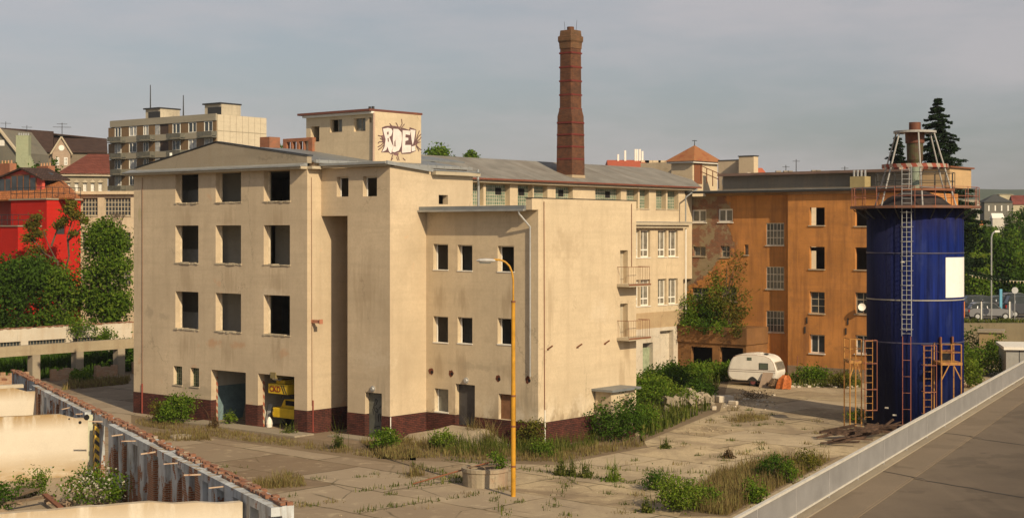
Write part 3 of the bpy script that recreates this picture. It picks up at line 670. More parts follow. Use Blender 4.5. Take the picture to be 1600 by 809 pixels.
# downpipes
def pipe(name, pts, r, mat, parent):
    b = MB(); b.tube(pts, r, 8); return b.build(name, mat, parent, smooth=False)
xd = A.lx(829, YR); zd = A.lz(xd, YR, 332)
pipe('downpipe', [(xd - .25, YR - .68, 12.62), (xd - .25, YR - .66, 12.45), (xd + .05, YR - .10, 11.75), (xd + .05, YR - .10, A.lz(xd, YR, 588))], .055, M['galv'], fac)
yq = 8.12
pipe('rear_downpipe', [(XT + .30, yq, 15.15), (XT + .30, yq, 14.85), (XT + .30, yq, 14.55), (XT + .12, yq + .25, 14.2), (XT + .12, yq + .25, 12.8)], .07, M['gutter'], fac)
# lightning wires down the walls
lwire = MB(); lx_ = A.lx(223, 0); lwire.tube([(lx_, -.04, 14.9), (lx_, -.04, 1.4)], .016, 5); lwire.tube([(0.04, A.ly(486, 0), 14.6), (0.04, A.ly(487, 0), 1.6)], .014, 5); lwire.tube([(XB + .04, YR + .45, 13.1), (XB + .05, YR + .5, .1)], .02, 5); lwire.tube([(XB + .04, YE - .5, 13.1), (XB + .04, YE - .5, 9.5)], .018, 5)
lwire.each('lightning_wire', M['rust'], fac)
pg = MB(); pg.tube([(lx_, -.05, 1.9), (lx_, -.05, .02)], .05, 6); pg.tube([(0.06, A.ly(488, 0), 1.9), (0.06, A.ly(488, 0), .1)], .04, 6); pg.each('wire_guard', flat('red_oxide_pipe', (0.23, 0.05, 0.035), 0.6), fac)
wg = MB(); wg.tube([(XB + .06, YR + .5, 2.0), (XB + .06, YR + .5, .0)], .035, 6); wg.tube([(XT + .05, YT - .0, 1.3), (XT + .05, YT - .0, 0)], .03, 6); wg.each('white_wire_guard', M['white_paint'], fac)
bk = MB(); yb_ = A.ly(487, 0); zb_ = A.lz(0, yb_, 502); bk.box(.0, .75, yb_ - .05, yb_ + .12, zb_ - .08, zb_ + .10); bk.box(.70, .76, yb_ - .1, yb_ + .16, zb_ - .12, zb_ + .14); bk.build('wall_bracket', rusty('rusty_pink_bracket', (0.40, 0.17, 0.10)), fac)
# stubs left in the sunlit wall
st = MB()
for u, v in ((855, 546), (901, 543), (944, 537.5)):
    yy = A.ly(u, XB); z = A.lz(XB, yy, v); st.bar((XB, yy, z), (XB + .35, yy + .02, z + .22), .07)
st.each('iron_stub', M['rust'], fac)
# balconies
for i, o in enumerate(BD):
    z0 = o[2]; ya, yb2 = A.ly(966, XB) - .15, YE + .25
    sl = MB(); sl.box(XB + .003, XB + .85, ya, yb2, z0 - .17, z0 - .02); b = sl.build('balcony', M['cornice'], fac)
    rr = MB()
    for q in range(10):
        yy = ya + .05 + (yb2 - ya - .1)*q/9; rr.cone((XB + .80, yy, z0 - .02), (XB + .80, yy, z0 + .95), .006, .006, 4)
    for q in range(4):
        xx = XB + .08 + .7*q/3
        for yy in (ya + .05, yb2 - .05): rr.cone((xx, yy, z0 - .02), (xx, yy, z0 + .95), .006, .006, 4)
    rr.tube([(XB, ya + .05, z0 + .95), (XB + .8, ya + .05, z0 + .95), (XB + .8, yb2 - .05, z0 + .95), (XB, yb2 - .05, z0 + .95)], .016, 5)
    rr.build('balcony_railing', M['rust'], b)
    rf = MB(); rf.box(XB + .851, XB + .87, ya, yb2, z0 - .10, z0 - .02); rf.build('balcony_edge', M['rust'], b)
    MB().box(XB - .37, XB - .33, o[0] + .05, o[1], o[2], o[3]).build('balcony_door', flat('balcony_door_paint', (0.42, 0.36, 0.26), 0.7), fac)
# penthouse with painted letters
XP = -1.6; YP = A.ly(585, XP); XP0 = A.lx(478.5, YP); YPE = A.ly(658, XP); ZP = A.lz(XP, YP, 174)
pw = MB(); po = [A.opx(515.5, 534.5, 187.5, 207.5, YP), A.opx(553, 571, 185.5, 206, YP), A.opx(485.5, 499, 198, 222, YP), A.opx(576.5, 580.5, 184, 192, YP)]
pw.wall('x', XP0, XP, 15.5, ZP, YP, .35, po); pw.wall('y', YP + .35, YPE, 15.5, ZP, XP, .35); pw.wall('-y', YP + .35, YPE, 15.5, ZP, XP0, .35); pw.wall('-x', XP0 + .35, XP - .35, 15.5, ZP, YPE, .35)
pent = pw.build('penthouse', M['plaster_fine'], fac)
r = MB(); r.box(XP0 - .35, XP + .02, YP - .45, YPE + .1, ZP + .004, ZP + .14); r.build('penthouse_roof', rusty('rust_red_roof_edge', (0.15, 0.06, 0.045), amount=0.5), pent)
e = MB(); e.box(XP0 - .1, XP, YP - .25, YP - .003, ZP - .14, ZP); e.build('penthouse_eave', M['white_paint'], pent)
for o in po[:2]:
    m = MB(); xm = o[0] + (o[1] - o[0])*.52
    for xx in (o[0] + .03, xm, o[1] - .03): m.box(xx - .03, xx + .03, YP + .2, YP + .25, o[2], o[3])
    m.box(o[0], o[1], YP + .201, YP + .249, o[2], o[2] + .06); m.build('penthouse_window', M['concrete'], pent)
    MB().box(xm if o is po[0] else o[0], o[1], YP + .22, YP + .23, o[2], o[3]).build('penthouse_pane', M['glass_dull'], pent)
pipe('penthouse_downpipe', [(XP + .06, YP - .10, ZP - .1), (XP + .02, YP - .10, 15.8)], .07, flat('pinkish_pipe', (0.45, 0.32, 0.24), 0.5), pent)
hp = MB(); 
for q in (0, .28): hp.cone((XP - 1.4 + q, YP + 1.0, ZP + .14), (XP - 1.4 + q, YP + 1.0, ZP + .42), .09, .09, 8)
hp.each('roof_vent', M['steel_dark'], pent)
def gpt(x, y, off):                                                    # sheet of letters: millimetres proud of the side wall
    u, v = 570 + x/8.09, 160 + y/8.09; yy = A.ly(u, XP); return (XP + off, yy, A.lz(XP, yy, v))
def decal(name, polys, off, mat, parent):
    b = MB()
    for pl in polys: b.prism([gpt(x, y, off) for x, y in pl], (.002, 0, 0))
    return b.build(name, mat, parent)
out = [[(215,318),(262,300),(300,298),(345,310),(380,305),(445,335),(480,322),(545,345),(560,350),(566,315),(650,345),(645,440),(632,545),(645,615),(590,640),(575,650),(465,655),(455,625),(400,640),(345,655),(330,660),(300,635),(205,635),(235,560),(245,470),(228,400)]]
decal('graffiti_outline', out, .003, flat('purple_brown_spray', (0.13, 0.075, 0.075), 0.7), pent)
R_ = [[(228,335),(290,322),(335,335),(350,365),(335,420),(310,440),(340,520),(360,560),(330,648),(305,620),(285,560),(272,600),(255,612),(218,628),(250,560),(262,470),(250,430)]]
D_ = [[(360,335),(420,338),(462,380),(470,450),(458,550),(430,610),(375,632),(345,625),(362,560),(352,470)]]
E_ = [[(478,352),(578,362),(570,415),(515,405),(512,445),(550,450),(548,480),(512,490),(508,540),(585,540),(580,630),(468,640),(472,520)]]
X_ = [[(575,345),(640,352),(622,480),(604,540),(590,470)], [(590,560),(632,548),(640,610),(592,622)]]
decal('graffiti_letter', R_ + D_ + E_ + X_, .0075, flat('white_spray', (0.70, 0.62, 0.58), 0.7, vary=0.1), pent)
holes = [[(285,455),(300,450),(304,500),(290,500)], [(278,375),(300,372),(300,408),(280,410)], [(372,500),(386,470),(388,560),(372,560)]]
decal('graffiti_counter', holes, .011, flat('counter_spray', (0.16, 0.10, 0.09), 0.7), pent)
rays = MB()
for pts in ([(440,330),(470,270),(462,212)], [(420,325),(408,285),(390,258)], [(455,330),(500,275)], [(345,308),(312,268)], [(240,470),(205,430),(165,418)], [(235,480),(190,455)], [(240,495),(180,500),(165,520)], [(240,510),(200,545),(162,565)], [(245,530),(205,575),(168,600)],
            [(640,500),(680,430),(712,402)], [(640,505),(690,470),(712,440)], [(645,480),(665,420),(688,360)], [(650,520),(700,500)], [(645,540),(690,590),(715,600)], [(645,550),(670,590),(682,620)], [(350,660),(330,735)], [(400,690),(412,735)], [(410,660),(432,735)], [(480,705),(510,735)], [(330,735),(352,705)]):
    P = [gpt(x, y, .004) for x, y in pts]
    for q, s_ in zip(P[:-1], P[1:]): rays.bar(q, s_, .05, .05)
rays.build('graffiti_ray', flat('ray_spray', (0.15, 0.09, 0.085), 0.7), pent)
dec = [[(205,420),(250,410),(258,500),(225,520)], [(310,290),(450,310),(440,345),(330,318)], [(640,470),(680,500),(650,550),(620,530)], [(360,640),(430,640),(420,680),(365,665)]]
decal('graffiti_shadow', dec, .0015, flat('shadow_spray', (0.20, 0.11, 0.11), 0.7), pent)
# low brick parapets on the roof beside the penthouse
bp = MB(); yq = YP + .4; xa, xb = A.lx(453, yq), A.lx(499, yq); zt, zb = A.lz(xa, yq, 218), 15.9
bp.wall('x', xa, xb - .002, zb, zt, yq - .6, .3, [(xa + .12 + (xb - xa)*f, xa + .12 + (xb - xa)*(f + .14), zb + .45, zt - .22) for f in (.08, .28, .5, .68)])
bp.build('brick_parapet', M['brick_red'], fac); bp = MB(); bp.box(A.lx(411, yq + 6), A.lx(426, yq + 6), yq + 5.7, yq + 6.7, 16.2, A.lz(A.lx(411, yq + 6), yq + 6, 215))
bp.build('brick_chimney', M['brick_red'], fac)
rp = MB(); x = A.lx(247, 1.5); rp.cone((x, 2.5, 15.8), (x, 2.5, 16.6), .09, .09, 8); rp.build('roof_pipe', M['white_paint'], fac)
# rooms behind the openings
rm = MB()
for z in (4.35, 8.35, 12.1): rm.box(X0 + .41, -.41, .51, 12, z, z + .28)
rm.box(X0 + .41, -.41, .51, 12, 15.1, 15.25)
for z0, z1 in ((4.64, 8.34), (8.64, 12.09), (12.39, 15.09)):
    rm.box(X0 + .42, -10.6, 3.4, 3.55, z0, z1); rm.box(-10.6, -6.6, 3.0, 3.15, z0, z1)
rm.box(-6.598, -.42, 3.4, 3.55, 8.64, 12.09)
for z in (4.3, 8.0): rm.box(XT + .01, XB - .42, YR + .41, YE - .42, z, z + .25)
for z0, z1 in ((1.0, 4.29), (4.56, 7.99), (8.26, 12.6)): rm.box(XT + .01, XB - .42, YR + 3.2, YR + 3.35, z0, z1); rm.box(9.3, 9.42, YR + .41, YR + 3.19, z0, z1)
rm.build('room_wall', M['plaster_in'], fac)
rp = MB()
for z in (4.64, 8.64, 12.39): rp.box(-15.2, -11.4, 2.2, 2.35, z, z + 1.75)
rp.each('room_partition', flat('pale_partition', (0.55, 0.55, 0.52), 0.8), fac)
rm = MB(); rm.box(X0 + .42, -.42, 12.1, 12.3, 0, 15.2); rm.box(-9.1, -9.0, .52, 9, 0, 4.34); rm.box(-4.95, -4.8, .52, 12, 0, 4.34); rm.box(-9.0, -4.95, 4.2, 4.35, 0, 4.34)
rm.build('garage_wall', M['plaster_in'], fac)
wd = MB(); wd.box(-8.998, -4.952, 4.17, 4.198, 0, 2.1); wd.box(-9.0 + .002, -8.97, .53, 4.17, 0, 2.1); wd.build('blue_wainscot', flat('blue_green_gloss_paint', (0.16, 0.235, 0.25), 0.5, vary=0.2), fac)
st = MB()
for a, b, c_, d_ in gar: st.box(a + .002, a + .02, .38, .50, .05, d_ - .45)
def hazard(name, c1, c2, pitch, axis='xyz'):
    N = NT(name); x, y, z = N.sep(); s = N.math('FRACT', N.math('DIVIDE', N.math('ADD', N.math('ADD', z, x), y), pitch))
    c = N.mix(N.math('GREATER_THAN', s, 0.5), c1, c2); N.col(N.mix(N.ramp(N.noise(5, 5, .7), [(.5, 0.), (.7, .6)]), c, (0.30, 0.2, 0.12))); return N.rough(0.6)
M['haz_rw'] = hazard('red_white_hazard', (0.30, 0.09, 0.05), (0.42, 0.33, 0.22), 0.42)
M['haz_yb'] = hazard('yellow_black_hazard', (0.50, 0.33, 0.03), (0.025, 0.022, 0.02), 0.42)
st.each('hazard_strip', M['haz_rw'], fac)
# concrete doorstep and ramp in front of the low block
gz = gd[2]
rp = MB(); a, b = gd[0] - .25, gd[1] + .9
rp.add([(a - 2.6, YR - .02, .02), (a, YR - .02, gz), (b, YR - .02, gz - .02), (b + 1.6, YR - .02, .02), (a - 3.0, YR - 1.5, .02), (a + .1, YR - 1.3, gz - .1), (b - .2, YR - 1.2, gz - .15), (b + 1.2, YR - 1.9, .02), (a - .6, YR - 2.6, .02), (b, YR - 2.6, .02)],
       [(0,1,5,4),(1,2,6,5),(2,3,7,6),(4,5,8),(5,6,9,8),(6,7,9),(0,4,8,9,7,3)])
rp.build('door_ramp', plaster('sandy_concrete', (0.42, 0.35, 0.25), bumpy=0.4), fac)
ap = MB(); ap.box(-9.2, .6, -1.5, -.022, .01, .10); ap.box(XS - .5, XT + .3, YT - 1.1, YT - .024, .01, .09); ap.each('apron', M['concrete'], fac)

# transformer kiosk against the sunlit wall
ys = A.ly(929, XB); xs = A.lx(955, ys); yk = A.ly(992, xs); zk = A.lz(xs, ys, 612)
kx = thing('switch_kiosk', 'small flat-roofed beige kiosk built against the sunlit factory wall, half hidden by a bush', 'kiosk', A.w(XB + .05, ys), math.radians(A.deg))
b = MB(); L = xs - XB - .05; D = yk - ys
b.wall('x', 0, L, 0, zk, 0, .2); b.wall('y', .2, D, .65, zk, L, .2, [(D*.40, D*.68, .65, zk - .35)]); b.wall('-x', 0, L - .2, 0, zk, D, .2); b.build('wall', M['plaster_fine'], kx)
p = MB(); p.wall('y', .2, D, 0, .648, L + .012, .212, [(D*.40, D*.68, .2, .65)]); p.build('brick_plinth', M['brick_plinth'], kx)
d = MB(); d.box(L - .12, L - .08, D*.40, D*.68, .2, zk - .35); d.build('door', flat('cream_steel_door', (0.55, 0.44, 0.28), 0.5), kx)
r = MB(); r.box(-.04, L + .3, -.3, D + .2, zk + .003, zk + .13); r.build('roof', M['roof_sheet'], kx)

# ================================================================== REAR WING with glass-block windows
wing = A.empty('factory_wing', 'long beige rear wing with glass-block windows under a grey corrugated roof', 'factory wing', x=-5.0, y=0)
XW = -5.0; YW0, YW1 = 19.0, 47.6
def wl(x): return x - XW                                             # wing-local x
ZC = A.lz(XW, 46.3, 297.5)                                            # underside of the eaves cornice
zs = A.lz(XW, A.ly(1050, XW), 327)
ops = []
for u0, u1 in ((735, 755.5), (759.4, 796.7), (809, 832.3), (834.2, 855.5), (868, 895), (930, 970), (979, 997), (999.5, 1014), (1025, 1040.5), (1043, 1060)):
    ops.append((A.ly(u0, XW), A.ly(u1, XW), zs, ZC - .05))
ga = 0.62                                                             # how far the lower annex stands proud
w = MB(); w.wall('y', YW0, YW1, 7.6, ZC, 0, .62, ops); w.wall('-x', -9, -.62, 0, ZC, YW1, .3); w.wall('x', -8.5, -.62, 0, ZC, YW0, .3)
w.build('wall', M['plaster_fine'], wing)
M['gblock'] = None
def gblock():
    N = NT('glass_blocks'); x, y, z = N.sep(); b = N.n('ShaderNodeTexBrick'); N.l(N.comb(N.math('ADD', x, y), z), b.inputs['Vector'])
    b.offset = 0.0; b.inputs['Scale'].default_value = 1.0; b.inputs['Brick Width'].default_value = 0.235; b.inputs['Row Height'].default_value = 0.235; b.inputs['Mortar Size'].default_value = 0.030
    b.inputs['Color1'].default_value = (0.10, 0.155, 0.11, 1); b.inputs['Color2'].default_value = (0.19, 0.25, 0.18, 1); b.inputs['Mortar'].default_value = (0.42, 0.40, 0.31, 1)
    N.col(N.mix(N.ramp(N.noise(1.5, 4), [(.45, 0.), (.7, .5)]), b.outputs['Color'], (0.07, 0.11, 0.07))); N.bump(b.outputs['Fac'], .6, .02); return N.rough(0.3, spec=0.5)
M['gblock'] = gblock()
for i, (a, b, c, d) in enumerate(ops):
    m = MB(); m.box(-.50, -.44, a, b, c, d); gbw = m.build('glass_block_window', M['gblock'], wing)
    if i in (1, 2, 4, 5):
        f = {1: .58, 2: .36, 4: .42, 5: .56}[i]; yy = a + (b - a)*f; hh = d - c
        MB().box(-.437, -.42, yy, yy + .62, c + hh*.52, c + hh*.84).build('vent_opening', M['dark'], gbw)
s = MB()
for a, b, c, d in ops: s.box(-.05, .06, a - .03, b + .03, c - .07, c - .004)
s.each('window_sill', M['cornice'], wing)
c = MB(); c.box(-.3, .46, YW0 - .1, YW1 + .1, ZC + .003, ZC + .20); c.build('cornice', M['cornice'], wing)
xr = -9.6; yrn = A.ly(740, xr); ZRG = A.lz(xr, yrn, 246.5); zev = ZC + .32
r = MB(); ye = A.ly(1082, -4.3)
def roofpt(x, y): return (wl(x), y, zev + (ZRG - zev)*(x + 4.35)/(xr + 4.35))
slab(r, [roofpt(-4.35, 18.6), roofpt(-4.35, YW1 + .4), roofpt(-6.4, YW1 + 2.2), roofpt(xr, YW1 + 1.0), roofpt(xr, 18.6)], .07)
slab(r, [roofpt(xr, 18.6), roofpt(xr, YW1 + 1.0), (wl(-14.5), YW1 + 1.0, zev), (wl(-14.5), 18.6, zev)], .07)
r.build('corrugated_roof', M['corrug'], wing)
e = MB(); e.box(.56, .70, 18.6, YW1 + .4, zev - .13, zev - .015); e.build('eave_edge', rusty('red_rust_eave', (0.17, 0.055, 0.04), amount=.6), wing)
g = MB(); g.prism([(.3, 18.75, ZC - .2), (.56, 18.75, zev - .1), (wl(xr), 18.75, ZRG - .1), (wl(xr), 18.75, ZC - .2)], (0, .24, 0)); g.build('gable', M['plaster_fine'], wing)
v = MB(); v.bar((.70, 18.55, zev + .05), (wl(xr), 18.55, ZRG + .06), .12, .12); v.build('verge', M['gutter'], wing)
# annex under the ledge
ya = A.ly(985, XW + ga); yb = A.ly(1067.5, XW + ga)
zl = A.lz(XW + ga, yb, 352)
AO = []
for v0, v1 in ((359.5, 402), (437, 478)):
    for u0, u1 in ((987, 999.5), (1001, 1016), (1028, 1041.5), (1044.5, 1059)):
        AO.append(A.opy(u0, u1, v0, v1, XW + ga))
zt2, zb2 = AO[1][3], AO[1][2]; zt3, zb3 = AO[5][3], AO[5][2]
AO = [(o[0], o[1], zb2 if i < 4 else zb3, zt2 if i < 4 else zt3) for i, o in enumerate(AO)]
zw = A.lz(XW + ga, yb, 508)
w = MB(); w.wall('y', ya - 8, yb, zw, zl, ga, .5, AO); w.wall('-x', 0, ga - .5, 0, zl, yb, .3); w.build('annex_wall', M['plaster_fine'], wing)
l = MB(); l.box(-.02, ga + .55, ya - 8, yb + .5, zl + .003, zl + .22); l.box(-.01, ga + .35, ya - 8, yb + .3, zl - .22, zl - .002); l.build('ledge', M['cornice'], wing)
lt = MB(); lt.box(0.004, ga + .58, ya - 8, yb + .53, zl + .223, zl + .27); lt.build('ledge_cover', M['gutter'], wing)
for o in AO:
    m = MB(); a, b, c, d = o; X = ga - .26
    for f in (0, .5, 1): yy = a + .045 + (b - a - .09)*f; m.box(X - .03, X + .03, yy - .045, yy + .045, c, d)
    for zz in (c + .05, c + (d - c)*.27, d - .05): m.box(X - .028, X + .028, a, b, zz - .05, zz + .05)
    m.box(ga - .02, ga + .06, a - .05, b + .05, c - .07, c - .004)
    wf = m.build('window', M['white_paint'], wing)
    p = MB(); p.box(X - .012, X + .012, a + .01, b - .01, c + .01, d - .01); p.build('pane', flat('curtained_pane', (0.20, 0.185, 0.15), .2, vary=.5, scale=1.7, spec=.6), wf)
# white ground storey of the annex
wdr = A.opy(1003, 1019, 536, 590, XW + ga); wdr = (wdr[0], wdr[1], 0, wdr[3]); wrc = A.opy(1030, 1051, 517, 590, XW + ga); wrc = (wrc[0], wrc[1], 0, wrc[3])
w = MB(); w.wall('y', ya - 8, yb + .3, 0, zw - .004, ga + .08, .55, [wdr, wrc]); w.box(ga - .40, ga - .36, wrc[0], wrc[1], 0, wrc[3]); w.build('ground_storey', M['whitewash'], wing)
dd = MB(); dd.box(ga - .3, ga - .26, wdr[0], wdr[1], 0.05, wdr[3] - .4); dd.build('green_door', flat('faded_green_door', (0.30, 0.34, 0.22), .6, vary=.3), wing)
bare = MB(); bare.box(ga + .003, ga + .03, ya - 3, yb, zw, zw + 1.25); bare.build('bare_band', plaster('peeled_band', (0.50, 0.37, 0.22), vary=.35, streak=.6, stain=(.3, .14, .07), bumpy=.7, fine=8), wing)
pipe('downpipe', [(.62, YW1 - .2, zev - .2), (ga + .16, yb + .12, ZC - .6), (ga + .16, yb + .12, zl + .3)], .06, M['gutter'], wing)
pipe('white_downpipe', [(ga + .14, yb + .16, zl - .25), (ga + .14, yb + .16, zw - .4)], .07, M['white_paint'], wing)

# ================================================================== BRICK CHIMNEY STACK
yk_ = A.ly(891.5, XW - 1.1)
ch = A.empty('chimney_stack', 'tall square red brick factory chimney with stepped head and iron bands', 'chimney', x=XW - 1.1, y=yk_)
cx, cy = XW - 1.1, yk_
def zc(v): return A.lz(cx, cy, v)
sc_ = FPX / A.w(cx, cy).y
def half(px): return px/sc_/2/1.40                                    # square seen at about 45 degrees
h0, h1, h2 = half(44.5), half(42), half(37)
def sqring(h, z, ch_=0.16):
    k = h*ch_; return [(-h+k,-h,z),(h-k,-h,z),(h,-h+k,z),(h,h-k,z),(h-k,h,z),(-h+k,h,z),(-h,h-k,z),(-h,-h+k,z)]
def loft(mb, rings):
    n = len(rings[0]); vs = [p for r in rings for p in r]
    fs = [(k*n+i, k*n+(i+1) % n, (k+1)*n+(i+1) % n, (k+1)*n+i) for k in range(len(rings)-1) for i in range(n)] + [tuple(range(n-1, -1, -1)), tuple(range((len(rings)-1)*n, len(rings)*n))]
    mb.add(vs, fs)
b = MB(); loft(b, [sqring(h0, zc(279), .05), sqring(h0, zc(255), .05), sqring(h1, zc(182), .06), sqring(h2, zc(169), .2), sqring(h2*.97, zc(76), .22)]); b.build('shaft', M['brick_stack'], ch)
b = MB(); loft(b, [sqring(h2*1.02, zc(77), .2), sqring(h2*1.06, zc(68), .2), sqring(h2*1.17, zc(65), .2), sqring(h2*1.17, zc(58), .2), sqring(h2*1.02, zc(57), .2), sqring(h2*.95, zc(48.5), .2), sqring(h2*.5, zc(47.5), .2)]); b.build('head', brick('mossy_head_brick', (.19,.09,.045), (.12,.065,.035), (.12,.09,.05)), ch)
b = MB(); b.cone((0, 0, zc(48.2)), (0, 0, zc(42.5)), h2*.42, h2*.42, 14); b.build('flue_rim', M['brick_stack'], ch)
for v in (249, 230, 211, 192.5, 171, 149, 127.5, 106, 84):
    z = zc(v); hh = (h0 if v > 182 else h2) + .012; hh = hh if v < 200 else h0*.99 + .02
    b = MB(); loft(b, [sqring(hh, z - .06, .1), sqring(hh, z + .06, .1)]); b.build('iron_band', flat('red_oxide_band', (.15, .028, .022), .7), ch)
b = MB()
for sx in (-1, 1): b.cone((sx*h2*.75, sx*-.0, zc(56)), (sx*h2*.95, 0, zc(33)), .02, .012, 5)
b.each('lightning_rod', M['steel_dark'], ch)
b = MB()
for k in range(34):
    z = 16.0 + k*(zc(66) - 16.0)/34; b.box(-(h2 + .22), -(h2 - .05), -.18, .18, z, z + .025)
b.build('climbing_iron', M['rust'], ch)
b = MB(); loft(b, [sqring(h0*1.05, zc(278.5), .05), sqring(h0*1.05, zc(274), .05)]); b.build('flashing_collar', plaster('mortar_collar', (.42, .33, .22)), ch)

# ================================================================== ORANGE BUILDING across the back of the yard
YL, YRR = 47.65, 46.9
org = A.empty('orange_building', 'orange-brown rendered four-storey building with peeling plaster and bare window openings', 'building')
XL0 = A.lx(1069, YL) - .3; XST = A.lx(1231, YRR); XEN = A.lx(1436, YRR)
ZO = A.lz(A.lx(1200, YL), YL, 305)
def orange_mat():
    N = NT('peeling_orange_render'); base = (0.53, 0.235, 0.070)
    n = N.noise(0.35, 5, 0.6); c = N.mix(N.ramp(n, [(.35, 0.), (.65, 1.)]), mul(base, .84), mul(base, 1.12))
    st = N.noise(1.0, 5, .65, N.mapv((1.3, 1.3, .12))); c = N.mix(N.ramp(st, [(.46, 0.), (.70, .75)]), c, (.22, .10, .045)); c = N.mix(N.ramp(N.noise(1.7, 6, .7), [(.5, 0.), (.72, .5)]), c, (.27, .135, .06))
    bd = N.noise(1.0, 4, .6, N.mapv((.12, .12, 1.8))); c = N.mix(N.ramp(bd, [(.5, 0.), (.7, .3)]), c, (.26, .12, .05))
    x, y, z = N.sep()
    west = N.math('SUBTRACT', 1.0, N.math('DIVIDE', N.math('SUBTRACT', x, XL0), 8.0), True)
    hi = N.math('DIVIDE', N.math('SUBTRACT', z, 5.2), 5.0, True)
    pe = N.math('ADD', N.math('MULTIPLY', N.math('MULTIPLY', west, hi), .74), N.math('MULTIPLY', N.noise(.42, 6, .62, dist=.4), .62))
    low = N.math('SUBTRACT', 1.0, N.math('DIVIDE', z, 3.6), True); pe2 = N.math('ADD', pe, N.math('MULTIPLY', N.math('MULTIPLY', low, west), .5))
    mask = N.ramp(pe2, [(.555, 0.), (.58, 1.)])
    grey = N.mix(N.noise(2.2, 6, .7), (.21, .155, .085), (.36, .29, .185))
    bk_ = N.n('ShaderNodeTexBrick'); N.l(N.comb(N.math('ADD', x, y), z), bk_.inputs['Vector']); bk_.inputs['Scale'].default_value = 1.0; bk_.inputs['Brick Width'].default_value = .3; bk_.inputs['Row Height'].default_value = .1
    bk_.inputs['Mortar Size'].default_value = .012; bk_.inputs['Color1'].default_value = (.24, .085, .045, 1); bk_.inputs['Color2'].default_value = (.15, .065, .04, 1); bk_.inputs['Mortar'].default_value = (.3, .23, .15, 1)
    inner = N.mix(N.ramp(N.noise(.6, 5, .7, N.mapv(loc=(5, 3, 1))), [(.47, 0.), (.52, 1.)]), grey, bk_.outputs['Color'])
    c = N.mix(mask, c, inner); N.col(c)
    N.bump(N.math('SUBTRACT', N.noise(12, 4, .7), N.math('MULTIPLY', mask, 1.5)), .4, .03); return N.rough(.92, spec=.12)
M['orange'] = orange_mat()
LW = []; white = []; small_o = []; grill = []
for u0, u1, v0, v1 in ((1081, 1103.5, 327.5, 347.5), (1122, 1145, 326.5, 347)): white.append(A.opx(u0, u1, v0, v1, YL))
for u0, u1, v0, v1 in ((1083, 1102.5, 385, 400), (1126, 1140, 384, 401.5), (1163, 1169.5, 382, 398), (1081, 1107, 449, 468), (1126, 1151, 448, 470)): small_o.append(A.opx(u0, u1, v0, v1, YL))
for v0, v1 in ((348.5, 383), (416.5, 451), (485, 518)): grill.append(A.opx(1197, 1225, v0, v1, YL))
low_o = [A.opx(1080, 1113, 541, 600, 44.4), A.opx(1124.5, 1161, 541.5, 600, 44.4)]
RW = []
for vs_ in ((324.5, 352), (385.5, 420), (455.5, 489), (522, 551)):
    for u0, u1, dv in ((1265, 1288.5, 0), (1336, 1358.5, 1.0)): RW.append(A.opx(u0, u1, vs_[0] + dv, vs_[1] + dv, YRR))
    RW.append(A.opx(1400, 1418, vs_[0] + 2, vs_[1] + 2, YRR))
w = MB(); w.wall('x', XL0, XST, 0, ZO, YL, .5, white + small_o + grill); w.build('left_wall', M['orange'], org)
w = MB(); w.wall('x', XST + .002, XEN, 1.0, ZO, YRR, .30, RW); w.wall('y', YRR + .3, YRR + 7, 1.0, ZO, XEN, .4); w.wall('-y', YRR + .5, YL + .6, 1.0, ZO, XST + .002, .4); w.build('right_wall', M['orange'], org)
p = MB(); p.wall('x', XST - .05, XEN + .05, 0, .998, YRR - .06, .5); p.build('stone_plinth', plaster('crumbling_plinth', (.30, .22, .15), vary=.4, streak=.6, bumpy=.9, fine=5), org)
c = MB(); c.box(XST + .01, XEN + .2, YRR - .14, YRR + .5, ZO + .003, ZO + .16); c.box(XL0 + 2.5, XST, YL - .14, YL + .5, ZO + .003, ZO + .16)
c.box(XST + .01, XEN + .25, YRR - .26, YRR + .5, ZO + .163, ZO + .30); c.box(XL0 + 2.5, XST, YL - .26, YL + .5, ZO + .163, ZO + .30); c.build('cornice', plaster('broken_cornice', (.36, .22, .11), vary=.4, streak=.8, stain=(.12, .06, .04)), org)
e = MB(); e.box(XL0, XEN + .3, YRR - .42, YL + 6, ZO + .36, ZO + .42); e.build('lower_roof', M['roof_sheet'], org)
e = MB(); e.box(XL0, XEN + .3, YRR - .40, YRR - .28, ZO + .20, ZO + .355); e.build('eave_gutter', M['steel_dark'], org)
ag = MB(); ya_ = YL + 3.0; xa_ = A.lx(1130, ya_); xb_ = A.lx(1436, ya_); za_ = A.lz(xa_, ya_, 276); ag.wall('x', xa_, xb_, ZO + .42, za_, ya_, .4); ag.build('attic_wall', plaster('grey_attic_wall', (.22, .19, .15), streak=.8), org)
ar = MB(); ar.box(xa_ - .2, xb_ + .3, ya_ - .6, ya_ + 5, za_ + .004, za_ + .22); ar.build('attic_roof', flat('brown_roof_felt', (.17, .11, .085), .85, vary=.25, scale=.6), org)
ck = MB(); yy = YL + 1.4; xa2, xb2 = A.lx(1328, yy), A.lx(1351, yy); ck.box(xa2, xb2, yy, yy + 1, ZO + .42, A.lz(xa2, yy, 276)); ckk = ck.build('roof_chimney', plaster('yellowed_chimney', (.34, .27, .13), vary=.4), org)
for k in range(4):
    x = xa2 + (xb2 - xa2)*(k + .5)/4; MB().cone((x, yy + .4, A.lz(xa2, yy, 276)), (x, yy + .4, A.lz(xa2, yy, 266)), .09, .09, 8).build('flue_pipe', M['galv'], ckk)
